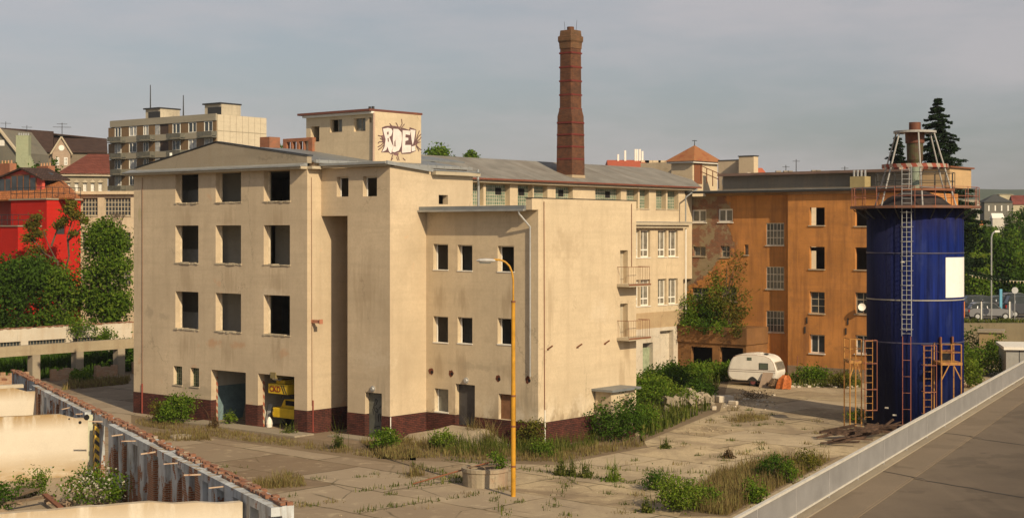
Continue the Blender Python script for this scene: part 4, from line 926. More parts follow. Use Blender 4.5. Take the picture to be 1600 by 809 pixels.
# set-back lit block behind the silo
yy = YL + 3.2; pb = MB(); xa3, xb3 = A.lx(1396, yy), A.lx(1484, yy); pb.box(xa3, xb3, yy, yy + 4, ZO + .43, A.lz(xb3, yy, 262)); pb.build('roof_house', plaster('peach_wall', (.56, .38, .20)), org)
pb = MB(); pb.box(xa3 - .2, xb3 + .2, yy - .25, yy + 4.2, A.lz(xb3, yy, 262) + .003, A.lz(xb3, yy, 259.5)); pb.build('roof_house_edge', M['rust'], org)
def frame_x(op, y, nx, nz, mat, parent, name='window', th=.05, glass='glass', inset=.22, bottom=True):
    a, b, c, d = op; m = MB()
    for i in range(nx + 1): xx = a + th/2 + (b - a - th)*i/nx; m.box(xx - th/2, xx + th/2, y + inset, y + inset + .06, c, d)
    for j in range(nz + 1): zz = c + th/2 + (d - c - th)*j/nz; m.box(a, b, y + inset + .002, y + inset + .058, zz - th/2, zz + th/2)
    if bottom: m.box(a - .06, b + .06, y - .08, y + .2, c - .08, c - .003)
    wf = m.build(name, mat, parent)
    if glass: MB().box(a + .01, b - .01, y + inset + .025, y + inset + .035, c + .01, d - .01).build('pane', M[glass], wf)
    return wf
for o in white: frame_x(o, YL, 2, 1, M['white_paint'], org, th=.13, inset=.12, glass='glass_dull')
for o in small_o: frame_x(o, YL, 2, 2 if o[3]-o[2] > .8 else 1, M['cornice'], org, th=.07)
for o in grill:
    frame_x(o, YL, 5, 3, M['galv'], org, name='grille_window', th=.055, inset=.06)
for i, o in enumerate(RW):
    r = i // 3
    if r == 2: frame_x(o, YRR, 2, 3, M['cornice'], org, th=.06, glass='glass')
    elif r == 3: frame_x(o, YRR, 2, 1, M['white_paint'], org, th=.09, glass='glass')
    else:
        s = MB(); s.box(o[0] - .08, o[1] + .05, YRR - .08, YRR + .25, o[2] - .08, o[2] - .003); s.build('window_sill', M['cornice'], org)
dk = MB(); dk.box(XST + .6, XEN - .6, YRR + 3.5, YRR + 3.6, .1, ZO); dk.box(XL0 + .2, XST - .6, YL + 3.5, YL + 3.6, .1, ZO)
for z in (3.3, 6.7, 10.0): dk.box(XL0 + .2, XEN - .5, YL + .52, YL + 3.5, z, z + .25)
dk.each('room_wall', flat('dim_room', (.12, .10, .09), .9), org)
gx = MB(); xg1 = A.lx(1166, 44.4); zg = A.lz(xg1, 44.4, 513); zf = A.lz(xg1, 44.4, 539)
gx.wall('x', XL0 - .0, xg1, 0, zf, 44.4, .35, low_o); gx.wall('y', 44.75, YL - .01, 0, zf, xg1, .35); gx.box(XL0, xg1 + .1, 44.3, YL - .01, zf + .003, zg); gx.build('garage_extension', plaster('brown_garage_render', (.25, .125, .05), vary=.45, streak=.9, stain=(.10, .07, .045), bumpy=.8, fine=9), org)
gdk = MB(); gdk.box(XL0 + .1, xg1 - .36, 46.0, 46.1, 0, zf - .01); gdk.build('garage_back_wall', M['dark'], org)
pp = MB(); x = A.lx(1183, YL); pp.box(x - .9, x + .9, YL - .20, YL - .004, 0, A.lz(x, YL, 520)); pp.build('broken_pier', plaster('flaking_pier', (.38, .29, .165), vary=.4, bumpy=1.0, fine=5), org)
sdh = MB(); o = RW[7]; sdh.lathe([(.02, -.12), (.25, -.08), (.42, .02), (.42, .03), (.24, -.06), (.02, -.10)], (0, 0, 0), 18); 
do = sdh.build('satellite_dish', M['white_paint'], org); do.location = ((o[0]+o[1])/2 + .15, YRR - .35, o[2] + .55); do.rotation_euler = (math.radians(80), 0, math.radians(35)); do.scale = (.68, .68, .68)
pst = MB(); x = A.lx(1246, YRR - .5); pst.cone((x, YRR - .5, 0), (x, YRR - .5, A.lz(x, YRR - .5, 556)), .05, .05, 6); pst.build('iron_post', M['rust'], org)
ct = MB()
for u, v in ((1258, 525), (1322, 527), (1261, 510), (1325, 512)):
    x = A.lx(u, YRR); z = A.lz(x, YRR, v - 15); ct.box(x - .05, x + .05, YRR - .06, YRR - .002, z - .5, z)
ct.each('wall_slot', M['steel_dark'], org)

# rusty tent-roofed pavilion and parapets behind the corner
pv = A.empty('roof_pavilion', 'small pavilion with a rusty pointed tent roof above the corner of the yard buildings', 'pavilion', x=A.lx(1082, 53), y=53)
px0, py0 = A.lx(1082, 53), 53
kx_ = FPX / A.w(px0, py0).y
zb_, ze_, za2 = A.lz(px0, py0, 276), A.lz(px0, py0, 252.5), A.lz(px0 - 1.6, py0 + 1.6, 227)
L1 = px0 - A.lx(1049, 53); L2 = A.ly(1121, px0) - 53
b = MB(); b.wall('x', -L1, 0, zb_ - 3, ze_, 0, .3); b.wall('y', .3, L2, zb_ - 3, ze_, 0, .3, [(.55, 1.0, zb_ - .2, ze_ - .35)] if False else []); b.wall('-y', .3, L2, zb_ - 3, ze_, -L1, .3); b.build('wall', M['plaster_fine'], pv)
r = MB(); o_ = .45; r.add([(-L1 - o_, -o_, ze_ + .05), (o_, -o_, ze_ + .05), (o_, L2 + o_, ze_ + .05), (-L1 - o_, L2 + o_, ze_ + .05), (-L1/2, L2/2, za2)], [(0,1,4),(1,2,4),(2,3,4),(3,0,4),(3,2,1,0)])
r.build('tent_roof', rusty('rusty_tent_roof', (.30, .13, .05), (.24, .075, .03), .6, 1.2), pv)
c = MB(); c.box(-L1 - .3, .3, -.3, L2 + .3, ze_ - .12, ze_ + .046); c.build('cornice', M['white_paint'], pv)
d = MB(); d.box(.004, .05, .25, 1.5, zb_ - .6, ze_ - .14); d.build('rusty_door', M['rust'], pv)
fn = MB(); fn.cone((-L1/2, L2/2, za2 - .1), (-L1/2, L2/2, za2 + .45), .05, .02, 6); fn.bar((-L1/2 - .25, L2/2, za2 + .4), (-L1/2 + .25, L2/2, za2 + .4), .05); fn.build('finial', M['steel_dark'], pv)
# parapets and pillar
pr_ = A.empty('roof_parapet', 'beige roof parapet wall ending in a pillar right of the rusty tent roof', 'parapet', x=A.lx(1122, 54), y=54)
xo = A.lx(1122, 54); zt_ = A.lz(xo, 54, 251.5); Lp = A.lx(1163, 54) - xo
b = MB(); b.wall('x', 0, Lp, ZO, zt_, 0, .4); b.build('wall', M['plaster'], pr_)
Lq = A.lx(1181, 53.6) - xo; b = MB(); b.box(Lp - .1, Lq, -.75, -.02, ZO, zt_ + .25); b.build('pillar', M['plaster_fine'], pr_)
b = MB(); b.box(Lp - .16, Lq + .06, -.8, .03, zt_ + .253, zt_ + .33); b.box(0, Lp - .17, -.05, .45, zt_ + .004, zt_ + .06); b.build('coping', M['steel_dark'], pr_)
b = MB(); zi = A.lz(xo, 51, 281); b.prism([(A.lx(1128, 51) - xo, -3, zi - .5), (A.lx(1168, 51) - xo, -3, zi - .3), (A.lx(1168, 51) - xo, -3, zi + .52), (A.lx(1128, 51) - xo, -3, zi)], (0, .5, 0)); b.build('slanted_upstand', M['whitewash'], pr_)
rl_ = A.empty('roof_stair_rail', 'thin rusty stair railing running down the roof beside the tent-roofed pavilion', 'stair railing', x=A.lx(1095, 51.5), y=51.5)
b = MB(); xo2 = A.lx(1095, 51.5); x2 = A.lx(1123, 51.5) - xo2; z1_, z2_ = A.lz(xo2, 51.5, 259), A.lz(xo2, 51.5, 272)
for dz in (0, -.5): b.bar((0, 0, z1_ + dz), (x2, 0, z2_ + dz), .06)
for k in range(4): f = k/3; b.bar((x2*f, 0, z1_ + (z2_ - z1_)*f - 1.3), (x2*f, 0, z1_ + (z2_ - z1_)*f), .06)
b.build('rail', M['rust'], rl_)
lp_ = A.empty('wing_end_parapet', 'long low sunlit parapet wall left of the rusty tent roof', 'parapet', x=A.lx(1001, 56), y=56)
xo3 = A.lx(1001, 56); b = MB(); b.wall('x', 0, A.lx(1049, 56) - xo3, ZO, A.lz(xo3, 56, 255), 0, .4); b.build('wall', M['plaster_fine'], lp_)

# ================================================================== BLUE SILO
SY = 90.5; sx = (1429.5 - CXP)/FPX*SY; S = SY/FPX                      # S: metres per photo pixel at the silo
def sz(v): return EYE - (v - HVP)*S
sil = thing('silo', 'tall dark blue cylindrical silo with roof platform, ladder and white square sign', 'silo', (sx, SY, 0), -math.atan2(sx, SY))
RT = 73.5*S
def silo_mat():
    N = NT('dark_blue_silo_paint'); c0 = (0.004, 0.0115, 0.088)
    x, y, z = N.sep(); ang = N.math('ARCTAN2', y, x)
    st = N.noise(1.0, 5, .65, N.comb(N.math('MULTIPLY', ang, 9.0), N.math('MULTIPLY', z, .10), 0.0)); c = N.mix(N.ramp(st, [(.40, 0.), (.66, 1.)]), mul(c0, .6), mul(c0, 1.75))
    pt = N.noise(.35, 4, .6); c = N.mix(N.ramp(pt, [(.5, 0.), (.7, .4)]), c, (.012, .022, .105))
    rs = N.noise(1.0, 5, .7, N.comb(N.math('MULTIPLY', ang, 14.0), N.math('MULTIPLY', z, .22), 4.0)); c = N.mix(N.ramp(rs, [(.66, 0.), (.78, .55)]), c, (.09, .045, .035)); fd = N.noise(1.0, 4, .6, N.comb(N.math('MULTIPLY', ang, 3.0), N.math('MULTIPLY', z, .3), 9.0)); c = N.mix(N.ramp(fd, [(.54, 0.), (.70, .45)]), c, (.035, .05, .16))
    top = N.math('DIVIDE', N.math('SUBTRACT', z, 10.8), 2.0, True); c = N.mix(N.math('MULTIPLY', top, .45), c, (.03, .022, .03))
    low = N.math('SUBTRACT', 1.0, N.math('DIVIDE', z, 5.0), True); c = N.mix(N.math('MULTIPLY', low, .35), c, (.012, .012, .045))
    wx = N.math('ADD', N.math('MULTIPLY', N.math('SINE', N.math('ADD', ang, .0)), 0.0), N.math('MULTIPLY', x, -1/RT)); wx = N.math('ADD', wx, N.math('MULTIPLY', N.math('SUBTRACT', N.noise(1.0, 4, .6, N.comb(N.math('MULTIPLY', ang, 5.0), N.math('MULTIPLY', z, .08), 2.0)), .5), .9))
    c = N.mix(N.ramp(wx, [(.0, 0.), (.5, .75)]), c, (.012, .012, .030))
    rib = N.math('SINE', N.math('MULTIPLY', ang, 72.0)); N.col(c); N.bump(rib, .10, .02); return N.rough(.7, .0, .06)
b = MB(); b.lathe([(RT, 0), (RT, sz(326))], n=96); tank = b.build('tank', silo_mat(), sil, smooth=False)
for p in tank.data.polygons: p.use_smooth = len(p.vertices) == 4
for v in (394.5, 466, 531):
    b = MB(); b.lathe([(RT + .002, sz(v) - .035), (RT + .035, sz(v) - .035), (RT + .035, sz(v) + .035), (RT + .002, sz(v) + .035)], n=96, cap=False)
    b.build('hoop', flat('pale_hoop_%d' % v, (.30, .28, .25) if v == 466 else (.06, .06, .11), .5), sil)
RP = 99*S; zp = sz(323)
b = MB(); b.lathe([(RT - .3, zp - .12), (RP, zp - .12), (RP, zp + .03), (RT - .3, zp + .03)], n=20); b.build('platform', rusty('rusty_platform', (.16, .085, .06), amount=.6), sil)
b = MB()
for k in range(20):
    a = 2*math.pi*k/20; b.bar((RT*math.cos(a), RT*math.sin(a), zp - .75), (RP*.95*math.cos(a), RP*.95*math.sin(a), zp - .17), .06)
b.each('platform_bracket', M['steel_dark'], sil)
def ringrail(name, R, z, hs, n, mat, r=.022, post=.03):
    b = MB()
    for h in hs:
        pts = [(R*math.cos(2*math.pi*k/n), R*math.sin(2*math.pi*k/n), z + h) for k in range(n + 1)]; b.tube(pts, r, 5)
    for k in range(n): b.cone((R*math.cos(2*math.pi*k/n), R*math.sin(2*math.pi*k/n), z), (R*math.cos(2*math.pi*k/n), R*math.sin(2*math.pi*k/n), z + max(hs)), post, post, 5)
    return b.build(name, mat, sil)
M['galv_dull'] = rusty('dull_galvanised', (.34, .33, .31), (.20, .13, .09), .4, 2.5)
M['railrust'] = rusty('oxide_red_rail', (.30, .11, .07), amount=.35)
ringrail('platform_railing', RP*.97, zp + .04, (.55, 1.08), 20, M['railrust'], .017, .022)
b = MB(); b.lathe([(56*S, zp + .05), (40*S, zp + .55), (14*S, zp + .95), (3*S, zp + 1.0)], n=40); b.build('cone_roof', flat('sooty_cone_roof', (.035, .027, .025), .8, vary=.4, scale=1.5), sil)
zr = sz(207); Rr = 30*S; Rb = 65*S
b = MB()
for k in range(6):
    a = math.radians(100 + 60*k); b.cone((Rb*math.cos(a), Rb*math.sin(a), zp + .05), (Rr*math.cos(a), Rr*math.sin(a), zr), .048, .048, 8)
b.each('frame_leg', M['galv_dull'], sil)
b = MB(); b.lathe([(Rr - .06, zr - .05), (Rr + .10, zr - .05), (Rr + .10, zr + .08), (Rr - .06, zr + .08)], n=32, cap=False); b.quad(*[((Rr-.05)*math.cos(i*.785), (Rr-.05)*math.sin(i*.785), zr) for i in range(8)]); b.build('frame_ring', M['galv_dull'], sil)
zh = sz(260); Rh = 50*S
b = MB(); b.lathe([(Rh - .04, zh - .11), (Rh + .02, zh - .11), (Rh + .02, zh + .11), (Rh - .04, zh + .11)], n=48, cap=False)
def hzr():
    N = NT('faded_red_white_band'); x, y, z = N.sep(); a = N.math('ARCTAN2', y, x); s = N.math('FRACT', N.math('ADD', N.math('MULTIPLY', a, 3.2), N.math('MULTIPLY', z, .8)))
    N.col(N.mix(N.math('GREATER_THAN', s, .5), (.27, .07, .045), (.36, .30, .24))); return N.rough(.8)
b.build('hazard_band', hzr(), sil)
b = MB(); b.lathe([(14.5*S, sz(224)), (15*S, sz(205)), (15*S, sz(203.5)), (9*S, sz(203)), (9*S, sz(191.5)), (8*S, sz(191.5)), (8*S, sz(200))], n=28); b.build('rusty_cap', rusty('deep_rust_cap', (.13, .05, .03), (.16, .06, .03), .7), sil)
b = MB(); b.lathe([(10*S, sz(256)), (12.2*S, sz(250)), (12.8*S, sz(224))], n=24); b.build('hopper', rusty('green_stained_hopper', (.075, .07, .03), (.08, .04, .025), .7), sil)
b = MB(); b.lathe([(7*S, zp + .8), (7*S, sz(256))], n=20); b.build('feed_pipe', rusty('pale_green_pipe', (.22, .26, .20), (.07, .08, .05), .5), sil)
b = MB(); b.cone((5*S, -8*S, sz(255)), (5*S, -8*S, sz(205)), .05, .05, 7); b.build('vent_pipe', M['galv'], sil)
R2 = 60*S; z2 = sz(297)
b = MB(); b.lathe([(R2 - .35, z2 - .08), (R2, z2 - .08), (R2, z2 + .06), (R2 - .35, z2 + .06)], n=36, cap=False); b.quad(*[((R2-.34)*math.cos(i*.3927), (R2-.34)*math.sin(i*.3927), z2) for i in range(16)]) if False else None
b.build('upper_walkway', M['rust'], sil)
ringrail('upper_railing', R2, z2, (.5, 1.0), 18, M['steel_dark'], .018, .022)
# ladder on the near side
lu = (1417.5 - 1429.5)*S; ly_ = -math.sqrt(RT*RT - lu*lu) - .22
def ladder(name, x, y, z0, z1, wd, mat, parent, step=.3, r=.022):
    b = MB()
    for sgn in (-1, 1): b.cone((x + sgn*wd/2, y, z0), (x + sgn*wd/2, y, z1), r, r, 6)
    z = z0 + .15
    while z < z1: b.cone((x - wd/2, y, z), (x + wd/2, y, z), r*.8, r*.8, 5); z += step
    return b.build(name, mat, parent)
zsp = sz(520)
lad = ladder('upper_ladder', lu, ly_, zsp, sz(262), 14*S, M['galv'], sil, .28)
b = MB()
z = zsp + .4
while z < sz(330):
    pts = [(lu + .36*math.cos(t), ly_ + .12 - .62*math.sin(t), z) for t in [math.pi*i/8 for i in range(9)]]; b.tube(pts, .018, 5); z += .85
for t in (.25, .5, .75): b.cone((lu + .36*math.cos(math.pi*t), ly_ + .12 - .62*math.sin(math.pi*t), zsp + .3), (lu + .36*math.cos(math.pi*t), ly_ + .12 - .62*math.sin(math.pi*t), sz(330)), .014, .014, 5)
b.build('ladder_cage', M['galv'], lad)
ladder('lower_ladder', lu, ly_, .1, zsp - .002, 12*S, M['railrust'], sil, .95)
# curved white sign on the sunny side
a0 = math.asin((1474 - 1429.5)/73.5); a1 = math.asin(72.0/73.5); n = 10; b = MB(); zz0, zz1 = sz(462), sz(401)
vs = []
for r_ in (RT + .02, RT + .05):
    for z in (zz0, zz1): vs += [(r_*math.sin(a0 + (a1 - a0)*i/n), -r_*math.cos(a0 + (a1 - a0)*i/n), z) for i in range(n + 1)]
m_ = n + 1; fs = []
for i in range(n): fs += [(i, i+1, m_+i+1, m_+i), (2*m_+i, 2*m_+i+1, 3*m_+i+1, 3*m_+i), (m_+i, m_+i+1, 3*m_+i+1, 3*m_+i), (i, i+1, 2*m_+i+1, 2*m_+i)]
fs += [(0, m_, 3*m_, 2*m_), (n, m_+n, 3*m_+n, 2*m_+n)]
b.add(vs, fs); b.build('white_sign', flat('chalky_white_sign', (.78, .76, .72), .55, vary=.05), sil)
b = MB()
for u, v in ((1388, 631), (1400, 641), (1412, 408)):
    a = math.asin((u - 1429.5)/73.5); b.obox(((RT + .02)*math.sin(a), -(RT + .02)*math.cos(a), sz(v)), .24, .02, .09, Matrix.Rotation(a, 3, 'Z'))
b.build('small_plate', M['white_paint'], sil)
# access platforms
def access(name, label, u0, u1, Yd, vdeck, vrail, mat, ladder_u):
    P0 = dp(u0, 362, Yd); P1 = dp(u1, 362, Yd); k = Yd/FPX; zd, zt = EYE - (vdeck - HVP)*k, EYE - (vrail - HVP)*k
    t = thing(name, label, 'access platform', (P0.x, Yd, 0)); L = P1.x - P0.x; D = 1.5
    dk_ = MB(); dk_.box(-.05, L + .05, -.05, D, zd - .16, zd); dk_.build('deck', mat, t)
    for x in (0, L):
        for y in (0, D): MB().cone((x, y, 0), (x, y, zt), .04, .04, 7).build('leg', mat, t)
    r = MB()
    for h in (.55, 1.0):
        z = zd + (zt - zd)*h
        r.tube([(0, D, z), (0, 0, z), (L, 0, z), (L, D, z)], .024, 6)
    r.cone((L/2, 0, zd), (L/2, 0, zt), .03, .03, 6); r.build('railing', mat, t)
    br = MB(); br.bar((0, 0, zd - 1.0), (L*.38, 0, zd - .16), .06); br.bar((L, 0, zd - 1.0), (L*.62, 0, zd - .16), .06); br.build('brace', mat, t)
    lx0 = (ladder_u - CXP)/FPX*(Yd - .2) - P0.x
    lb = ladder('ladder', lx0, -.25, .6, zt, .45, mat, t, .4, .022)
    cg = MB()
    for z in (1.2, zd - 1.6, zd - .1, zt):
        cg.tube([(lx0 - .34, -.25, z), (lx0 - .34, -.85, z), (lx0 + .34, -.85, z), (lx0 + .34, -.25, z)], .022, 5)
    for sx_ in (-.34, .34): cg.cone((lx0 + sx_, -.85, 1.2), (lx0 + sx_, -.85, zt), .02, .02, 5)
    cg.build('ladder_cage', M['railrust'], lb)
    return t
M['yellow_frame'] = rusty('yellow_orange_frame', (.40, .20, .05), (.24, .09, .045), .6)
access('access_platform', 'rusty yellow steel access platform on legs left of the blue silo', 1328, 1346, 88.0, 563, 530, M['yellow_frame'], 1357)
access('access_platform', 'orange-yellow access platform with ladder cage in front of the blue silo on its right', 1471, 1502, 86.2, 566, 538, M['yellow_frame'], 1449)
hb = MB(); hb.box(sx - .0, sx + .0, 0, 0, 0, 0) if False else None
ho = MB(); a = math.asin((1474 - 1429.5)/73.5); Rm = Matrix.Rotation(a, 3, 'Z')
c0 = Vector(((RT + .06)*math.sin(a), -(RT + .06)*math.cos(a), sz(545)))
for s_ in (-.42, .42): ho.obox(c0 + Rm @ Vector((s_, -.05, .15)), .09, .12, 1.55, Rm)
ho.obox(c0 + Rm @ Vector((0, -.05, .12)), .75, .10, .09, Rm); hf = ho.build('hatch_frame', M['rust'], sil)
h2_ = MB(); h2_.obox(c0 + Rm @ Vector((0, -.02, -.28)), .74, .10, .66, Rm); h2_.build('hatch', M['dark'], hf)

# ================================================================== CARAVAN and clutter
Pc = gp(1176, 603); cv = thing('caravan', 'small old white caravan with rounded roof parked by the orange building', 'caravan', (Pc.x, Pc.y, 0), math.radians(-29))
def caravan():
    L0, L1, Wd = -2.0, 1.92, 2.0
    prof = [(-1.62, .38), (.25, .38), (1.62, .40), (1.80, .62), (1.92, 1.0), (1.90, 1.2), (1.62, 1.92), (1.40, 2.16), (1.0, 2.32), (.1, 2.40), (-1.0, 2.36), (-1.5, 2.18), (-1.75, 1.85), (-1.97, 1.2), (-2.0, .9), (-1.92, .6)]
    # rounder outline
    pts = []
    n = len(prof)
    for i in range(n):
        a, b = Vector(prof[i]), Vector(prof[(i+1) % n]); pts += [a.lerp(b, .25), a.lerp(b, .75)]
    b = MB(); sect = ((0.0, .93), (.05, .985), (.16, 1.0), (Wd - .16, 1.0), (Wd - .05, .985), (Wd, .93)); rings = []
    for yy, s in sect: rings.append([((p.x)*s, yy - .05, 1.38 + (p.y - 1.38)*s) for p in pts])
    loft(b, rings); body = b.build('body', M['white_paint_cv'], cv, smooth=False)
    return body
M['white_paint_cv'] = flat('caravan_white', (.70, .66, .58), .45, vary=.1, scale=1.2)
cvb = caravan()
gl = flat('caravan_window', (.10, .12, .09), .12, spec=.7)
def cbox(name, x0, x1, y0, y1, z0, z1, mat, par=None): return MB().box(x0, x1, y0, y1, z0, z1).build(name, mat, par or cv)
wf = cbox('side_window', .52, 1.22, -.075, -.03, 1.28, 1.76, M['steel_dark']); cbox('pane', .56, 1.18, -.085, -.076, 1.32, 1.72, gl, wf)
cbox('small_window', -.42, -.06, -.075, -.03, 1.92, 2.14, gl)
f = MB(); f.prism([(1.885, .12, 1.26), (1.885, 1.78, 1.26), (1.66, 1.78, 1.84), (1.66, .12, 1.84)], (.05, 0, .02)); fw = f.build('front_window', M['concrete'], cv)
f = MB(); f.prism([(1.93, .22, 1.32), (1.93, 1.68, 1.32), (1.735, 1.68, 1.80), (1.735, .22, 1.80)], (.02, 0, .008)); f.build('front_pane', M['glass_dull'], fw)
s = MB(); s.box(-1.95, 1.75, -.062, -.045, 1.20, 1.225); s.box(-1.97, 1.78, -.062, -.045, 1.06, 1.085); s.build('trim_strip', flat('brown_trim', (.16, .10, .08), .5), cv)
s = MB(); s.tube([(-1.5, -.03, 2.14), (-1.0, -.03, 2.30), (.1, -.03, 2.34), (.95, -.03, 2.26), (1.35, -.03, 2.10), (1.6, -.03, 1.78), (1.78, -.03, 1.2)], .02, 5); s.build('roof_seam', M['rust'], cv)
for yy in (.02, 1.72):
    wmb = MB(); wmb.cone((.02, yy, .31), (.02, yy + .18, .31), .31, .31, 20); wh = wmb.build('wheel', flat('tyre', (.02, .018, .018), .9), cv)
    MB().cone((.02, yy - .012, .31), (.02, yy - .002, .31), .19, .19, 16).build('rim', rusty('maroon_rim', (.16, .05, .05)), wh)
ar_ = MB(); ar_.prism([(-.42 + .84*i/12*1.0, -.056, .42 + .30*math.sin(math.pi*i/12)) for i in range(13)], (0, .02, 0)); ar_.build('wheel_arch', M['steel_dark'], cv)
cbox('chassis', -1.7, 1.8, .15, 1.75, .28, .42, M['steel_dark']); d = MB(); d.bar((1.7, .5, .36), (2.7, .95, .42), .09); d.bar((1.7, 1.4, .36), (2.7, .95, .42), .09); d.cone((2.65, .95, 0), (2.65, .95, .55), .04, .04, 7); d.build('drawbar', M['rust'], cv)
cbox('roof_hatch', -.1, .4, .6, 1.2, 2.39, 2.46, M['white_paint_cv']); cbox('roof_vent', .75, 1.0, .4, .7, 2.34, 2.44, M['steel_dark'])
def at_cv(x, y): 
    t = math.radians(-29); return Vector((Pc.x + x*math.cos(t) - y*math.sin(t), Pc.y + x*math.sin(t) + y*math.cos(t), 0))
bd = thing('leaning_board', 'greyish brown board leaning against the white caravan beside its wheel', 'board', at_cv(1.15, -.55), math.radians(-29))
b = MB(); b.prism([(-.48, 0, 0), (.42, 0, 0), (.50, .38, 1.08), (-.28, .38, 1.08)], (0, .03, .0)); b.build('board', flat('taupe_board', (.34, .25, .18), .8), bd)
tp = thing('orange_sheet', 'crumpled orange plastic sheet draped at the front end of the white caravan', 'plastic sheet', at_cv(2.62, -.75), math.radians(-20))
rg = np.random.default_rng(4); b = MB(); n = 12; ring = []
for lv, (z, r) in enumerate(((0, .52), (.35, .50), (.75, .42), (1.0, .22))): ring.append([(r*math.cos(2*math.pi*i/n)*(1.0 + .18*((i % 2)*2-1)) + .06*lv, .6*r*math.sin(2*math.pi*i/n)*(1 + .18*((i % 2)*2-1)), z + rg.uniform(-.05, .05)) for i in range(n)])
loft(b, ring); b.build('sheet', flat('orange_plastic', (.42, .12, .03), .6, vary=.35, scale=6), tp)
jb = thing('junk_pile', 'dark heap of bags and boards between the caravan and the orange sheet', 'junk', at_cv(2.0, -.6), 0)
b = MB(); jr = random.Random(8)
for k in range(9): b.obox((jr.uniform(-.5, .4), jr.uniform(-.3, .4), .2 + jr.uniform(0, .35)), jr.uniform(.3, .7), jr.uniform(.2, .5), jr.uniform(.15, .5), Matrix.Rotation(jr.uniform(0, 3), 3, (jr.random(), jr.random(), 1)))
b.build('bundle', flat('drab_bundle', (.13, .085, .05), .9, vary=.5, scale=3), jb)

# ================================================================== YELLOW STREET LAMP, planter ring, rod
Pl = gp(802, 775); sl = thing('street_lamp', 'tall yellow street lamp with a curved arm standing beside the concrete planter ring', 'street lamp', (Pl.x, Pl.y, 0))
M['lamp_yellow'] = flat('lamp_post_yellow', (.50, .25, .02), .5, vary=.25, scale=2)
lz_ = lambda v: EYE - (v - HVP)*Pl.y/FPX
b = MB(); b.cone((0, 0, 0), (0, 0, lz_(600)), .105, .10, 14); b.cone((0, 0, lz_(600)), (0, 0, lz_(470)), .092, .085, 14); b.build('pole', M['lamp_yellow'], sl)
b = MB(); pts = [(0, 0, lz_(470)), (0, 0, lz_(438)), (-.05, 0, lz_(426)), (-.16, 0, lz_(416)), (-.33, 0, lz_(409.5)), (-.55, 0, lz_(406)), (-.85, 0, lz_(405.5))]; b.tube(pts, .042, 8); b.build('arm', M['lamp_yellow'], sl)
for v in (728, 665.5, 618, 471): b = MB(); b.cone((0, 0, lz_(v) - .04), (0, 0, lz_(v) + .04), .112 if v > 500 else .10, .112 if v > 500 else .10, 14); b.build('collar', M['rust'], sl)
b = MB(); hz_ = lz_(407); hd = []
for t, (ww, hh) in zip((-.78, -.9, -1.2, -1.45, -1.6), ((.05, .05), (.13, .08), (.17, .10), (.15, .08), (.05, .03))): hd.append([(t, ww*math.cos(i*.785), hz_ + hh*math.sin(i*.785)) for i in range(8)])
loft(b, hd); lh = b.build('lamp_head', flat('lamp_head_grey', (.50, .48, .44), .4, .2), sl)
b = MB(); b.box(-1.48, -.98, -.12, .12, hz_ - .13, hz_ - .085); b.build('lamp_glass', M['glass_dull'], lh)
Pp = gp(758, 757); pl = thing('planter_ring', 'round weathered concrete planter ring with plants growing inside, next to the yellow lamp post', 'planter', (Pp.x, Pp.y, 0))
b = MB(); n = 26; vs = []; ro, ri, hh = 1.04, .86, .82
for (r, z) in ((ro*.97, 0), (ro, .62), (ro*1.04, .66), (ro*1.04, hh), (ri, hh), (ri, .2)): vs.append([(r*math.cos(2*math.pi*i/n)*(1 + .01*rnd.uniform(-1, 1)), r*math.sin(2*math.pi*i/n), z + (rnd.uniform(-.03, .02) if z == hh else 0)) for i in range(n)])
loft(b, vs); b.build('ring', plaster('patchy_concrete', (.36, .30, .21), vary=.35, streak=.7, stain=(.33, .12, .07), bumpy=.8, fine=8, spots=.8), pl)
b = MB(); b.lathe([(.85, .45), (.02, .52)], n=20); b.build('soil', M['dirt'], pl)
b = MB(); b.bar((-.8, -.35, .86), (.85, .05, .90), .12, .05); b.build('plank', M['wood_old'], pl)
make_bush('planter_bush', 'small dark green bush growing out of the concrete planter ring', (Pp.x + .58, Pp.y + .1, .48), .45, 1.05, M['leaf_mid'], 420, .12, 11)
rd_ = thing('rusty_pipe', 'long thin rusty pipe lying from the yard onto the planter ring', 'pipe', (Pp.x, Pp.y, 0))
b = MB(); g0 = gp(645, 757) - Pp; b.cone((g0.x, g0.y, .05), (.2, .35, .98), .035, .035, 7); b.build('pipe', M['rust'], rd_)

# ================================================================== YELLOW CRANE TRUCK in the right-hand garage
ct_ = A.empty('crane_truck', 'yellow mobile crane parked inside the dark right-hand garage bay', 'crane', x=-3.05, y=.75)
M['crane_yellow'] = flat('crane_yellow', (.62, .42, .02), .45, vary=.15)
b = MB(); b.box(-.75, 1.3, 0, .25, .62, 1.18); b.build('bumper', M['crane_yellow'], ct_, bevel=.03)
b = MB(); b.box(-.7, 1.25, .26, 4.0, .75, 1.2); b.box(-.55, 1.2, .2, .24, 1.24, 1.6) if False else None; b.build('chassis', M['crane_yellow'], ct_)
b = MB(); b.prism([(-.35, .3, 1.21), (1.2, .3, 1.21), (1.2, .3, 1.72), (-.05, .3, 1.72)], (0, 1.8, 0)); b.build('deck_cab', M['crane_yellow'], ct_)
b = MB(); b.box(.05, 1.15, .28, .295, 1.34, 1.62); b.build('cab_window', M['dark'], ct_)
b = MB(); b.box(-.75, .95, -.35, 1.6, 2.05, 2.62); b.box(-.35, .4, -.1, 1.2, 2.622, 2.85); sup = b.build('counterweight', M['crane_yellow'], ct_, bevel=.03)
b = MB(); b.cone((0.1, .6, 1.72), (.1, .6, 2.05), .5, .5, 16); b.build('slewing_ring', M['steel_dark'], ct_)
b = MB(); b.box(-.05, .40, -.8, 6, 3.0, 3.35); b.build('boom', flat('dirty_boom', (.22, .17, .07), .6), ct_)
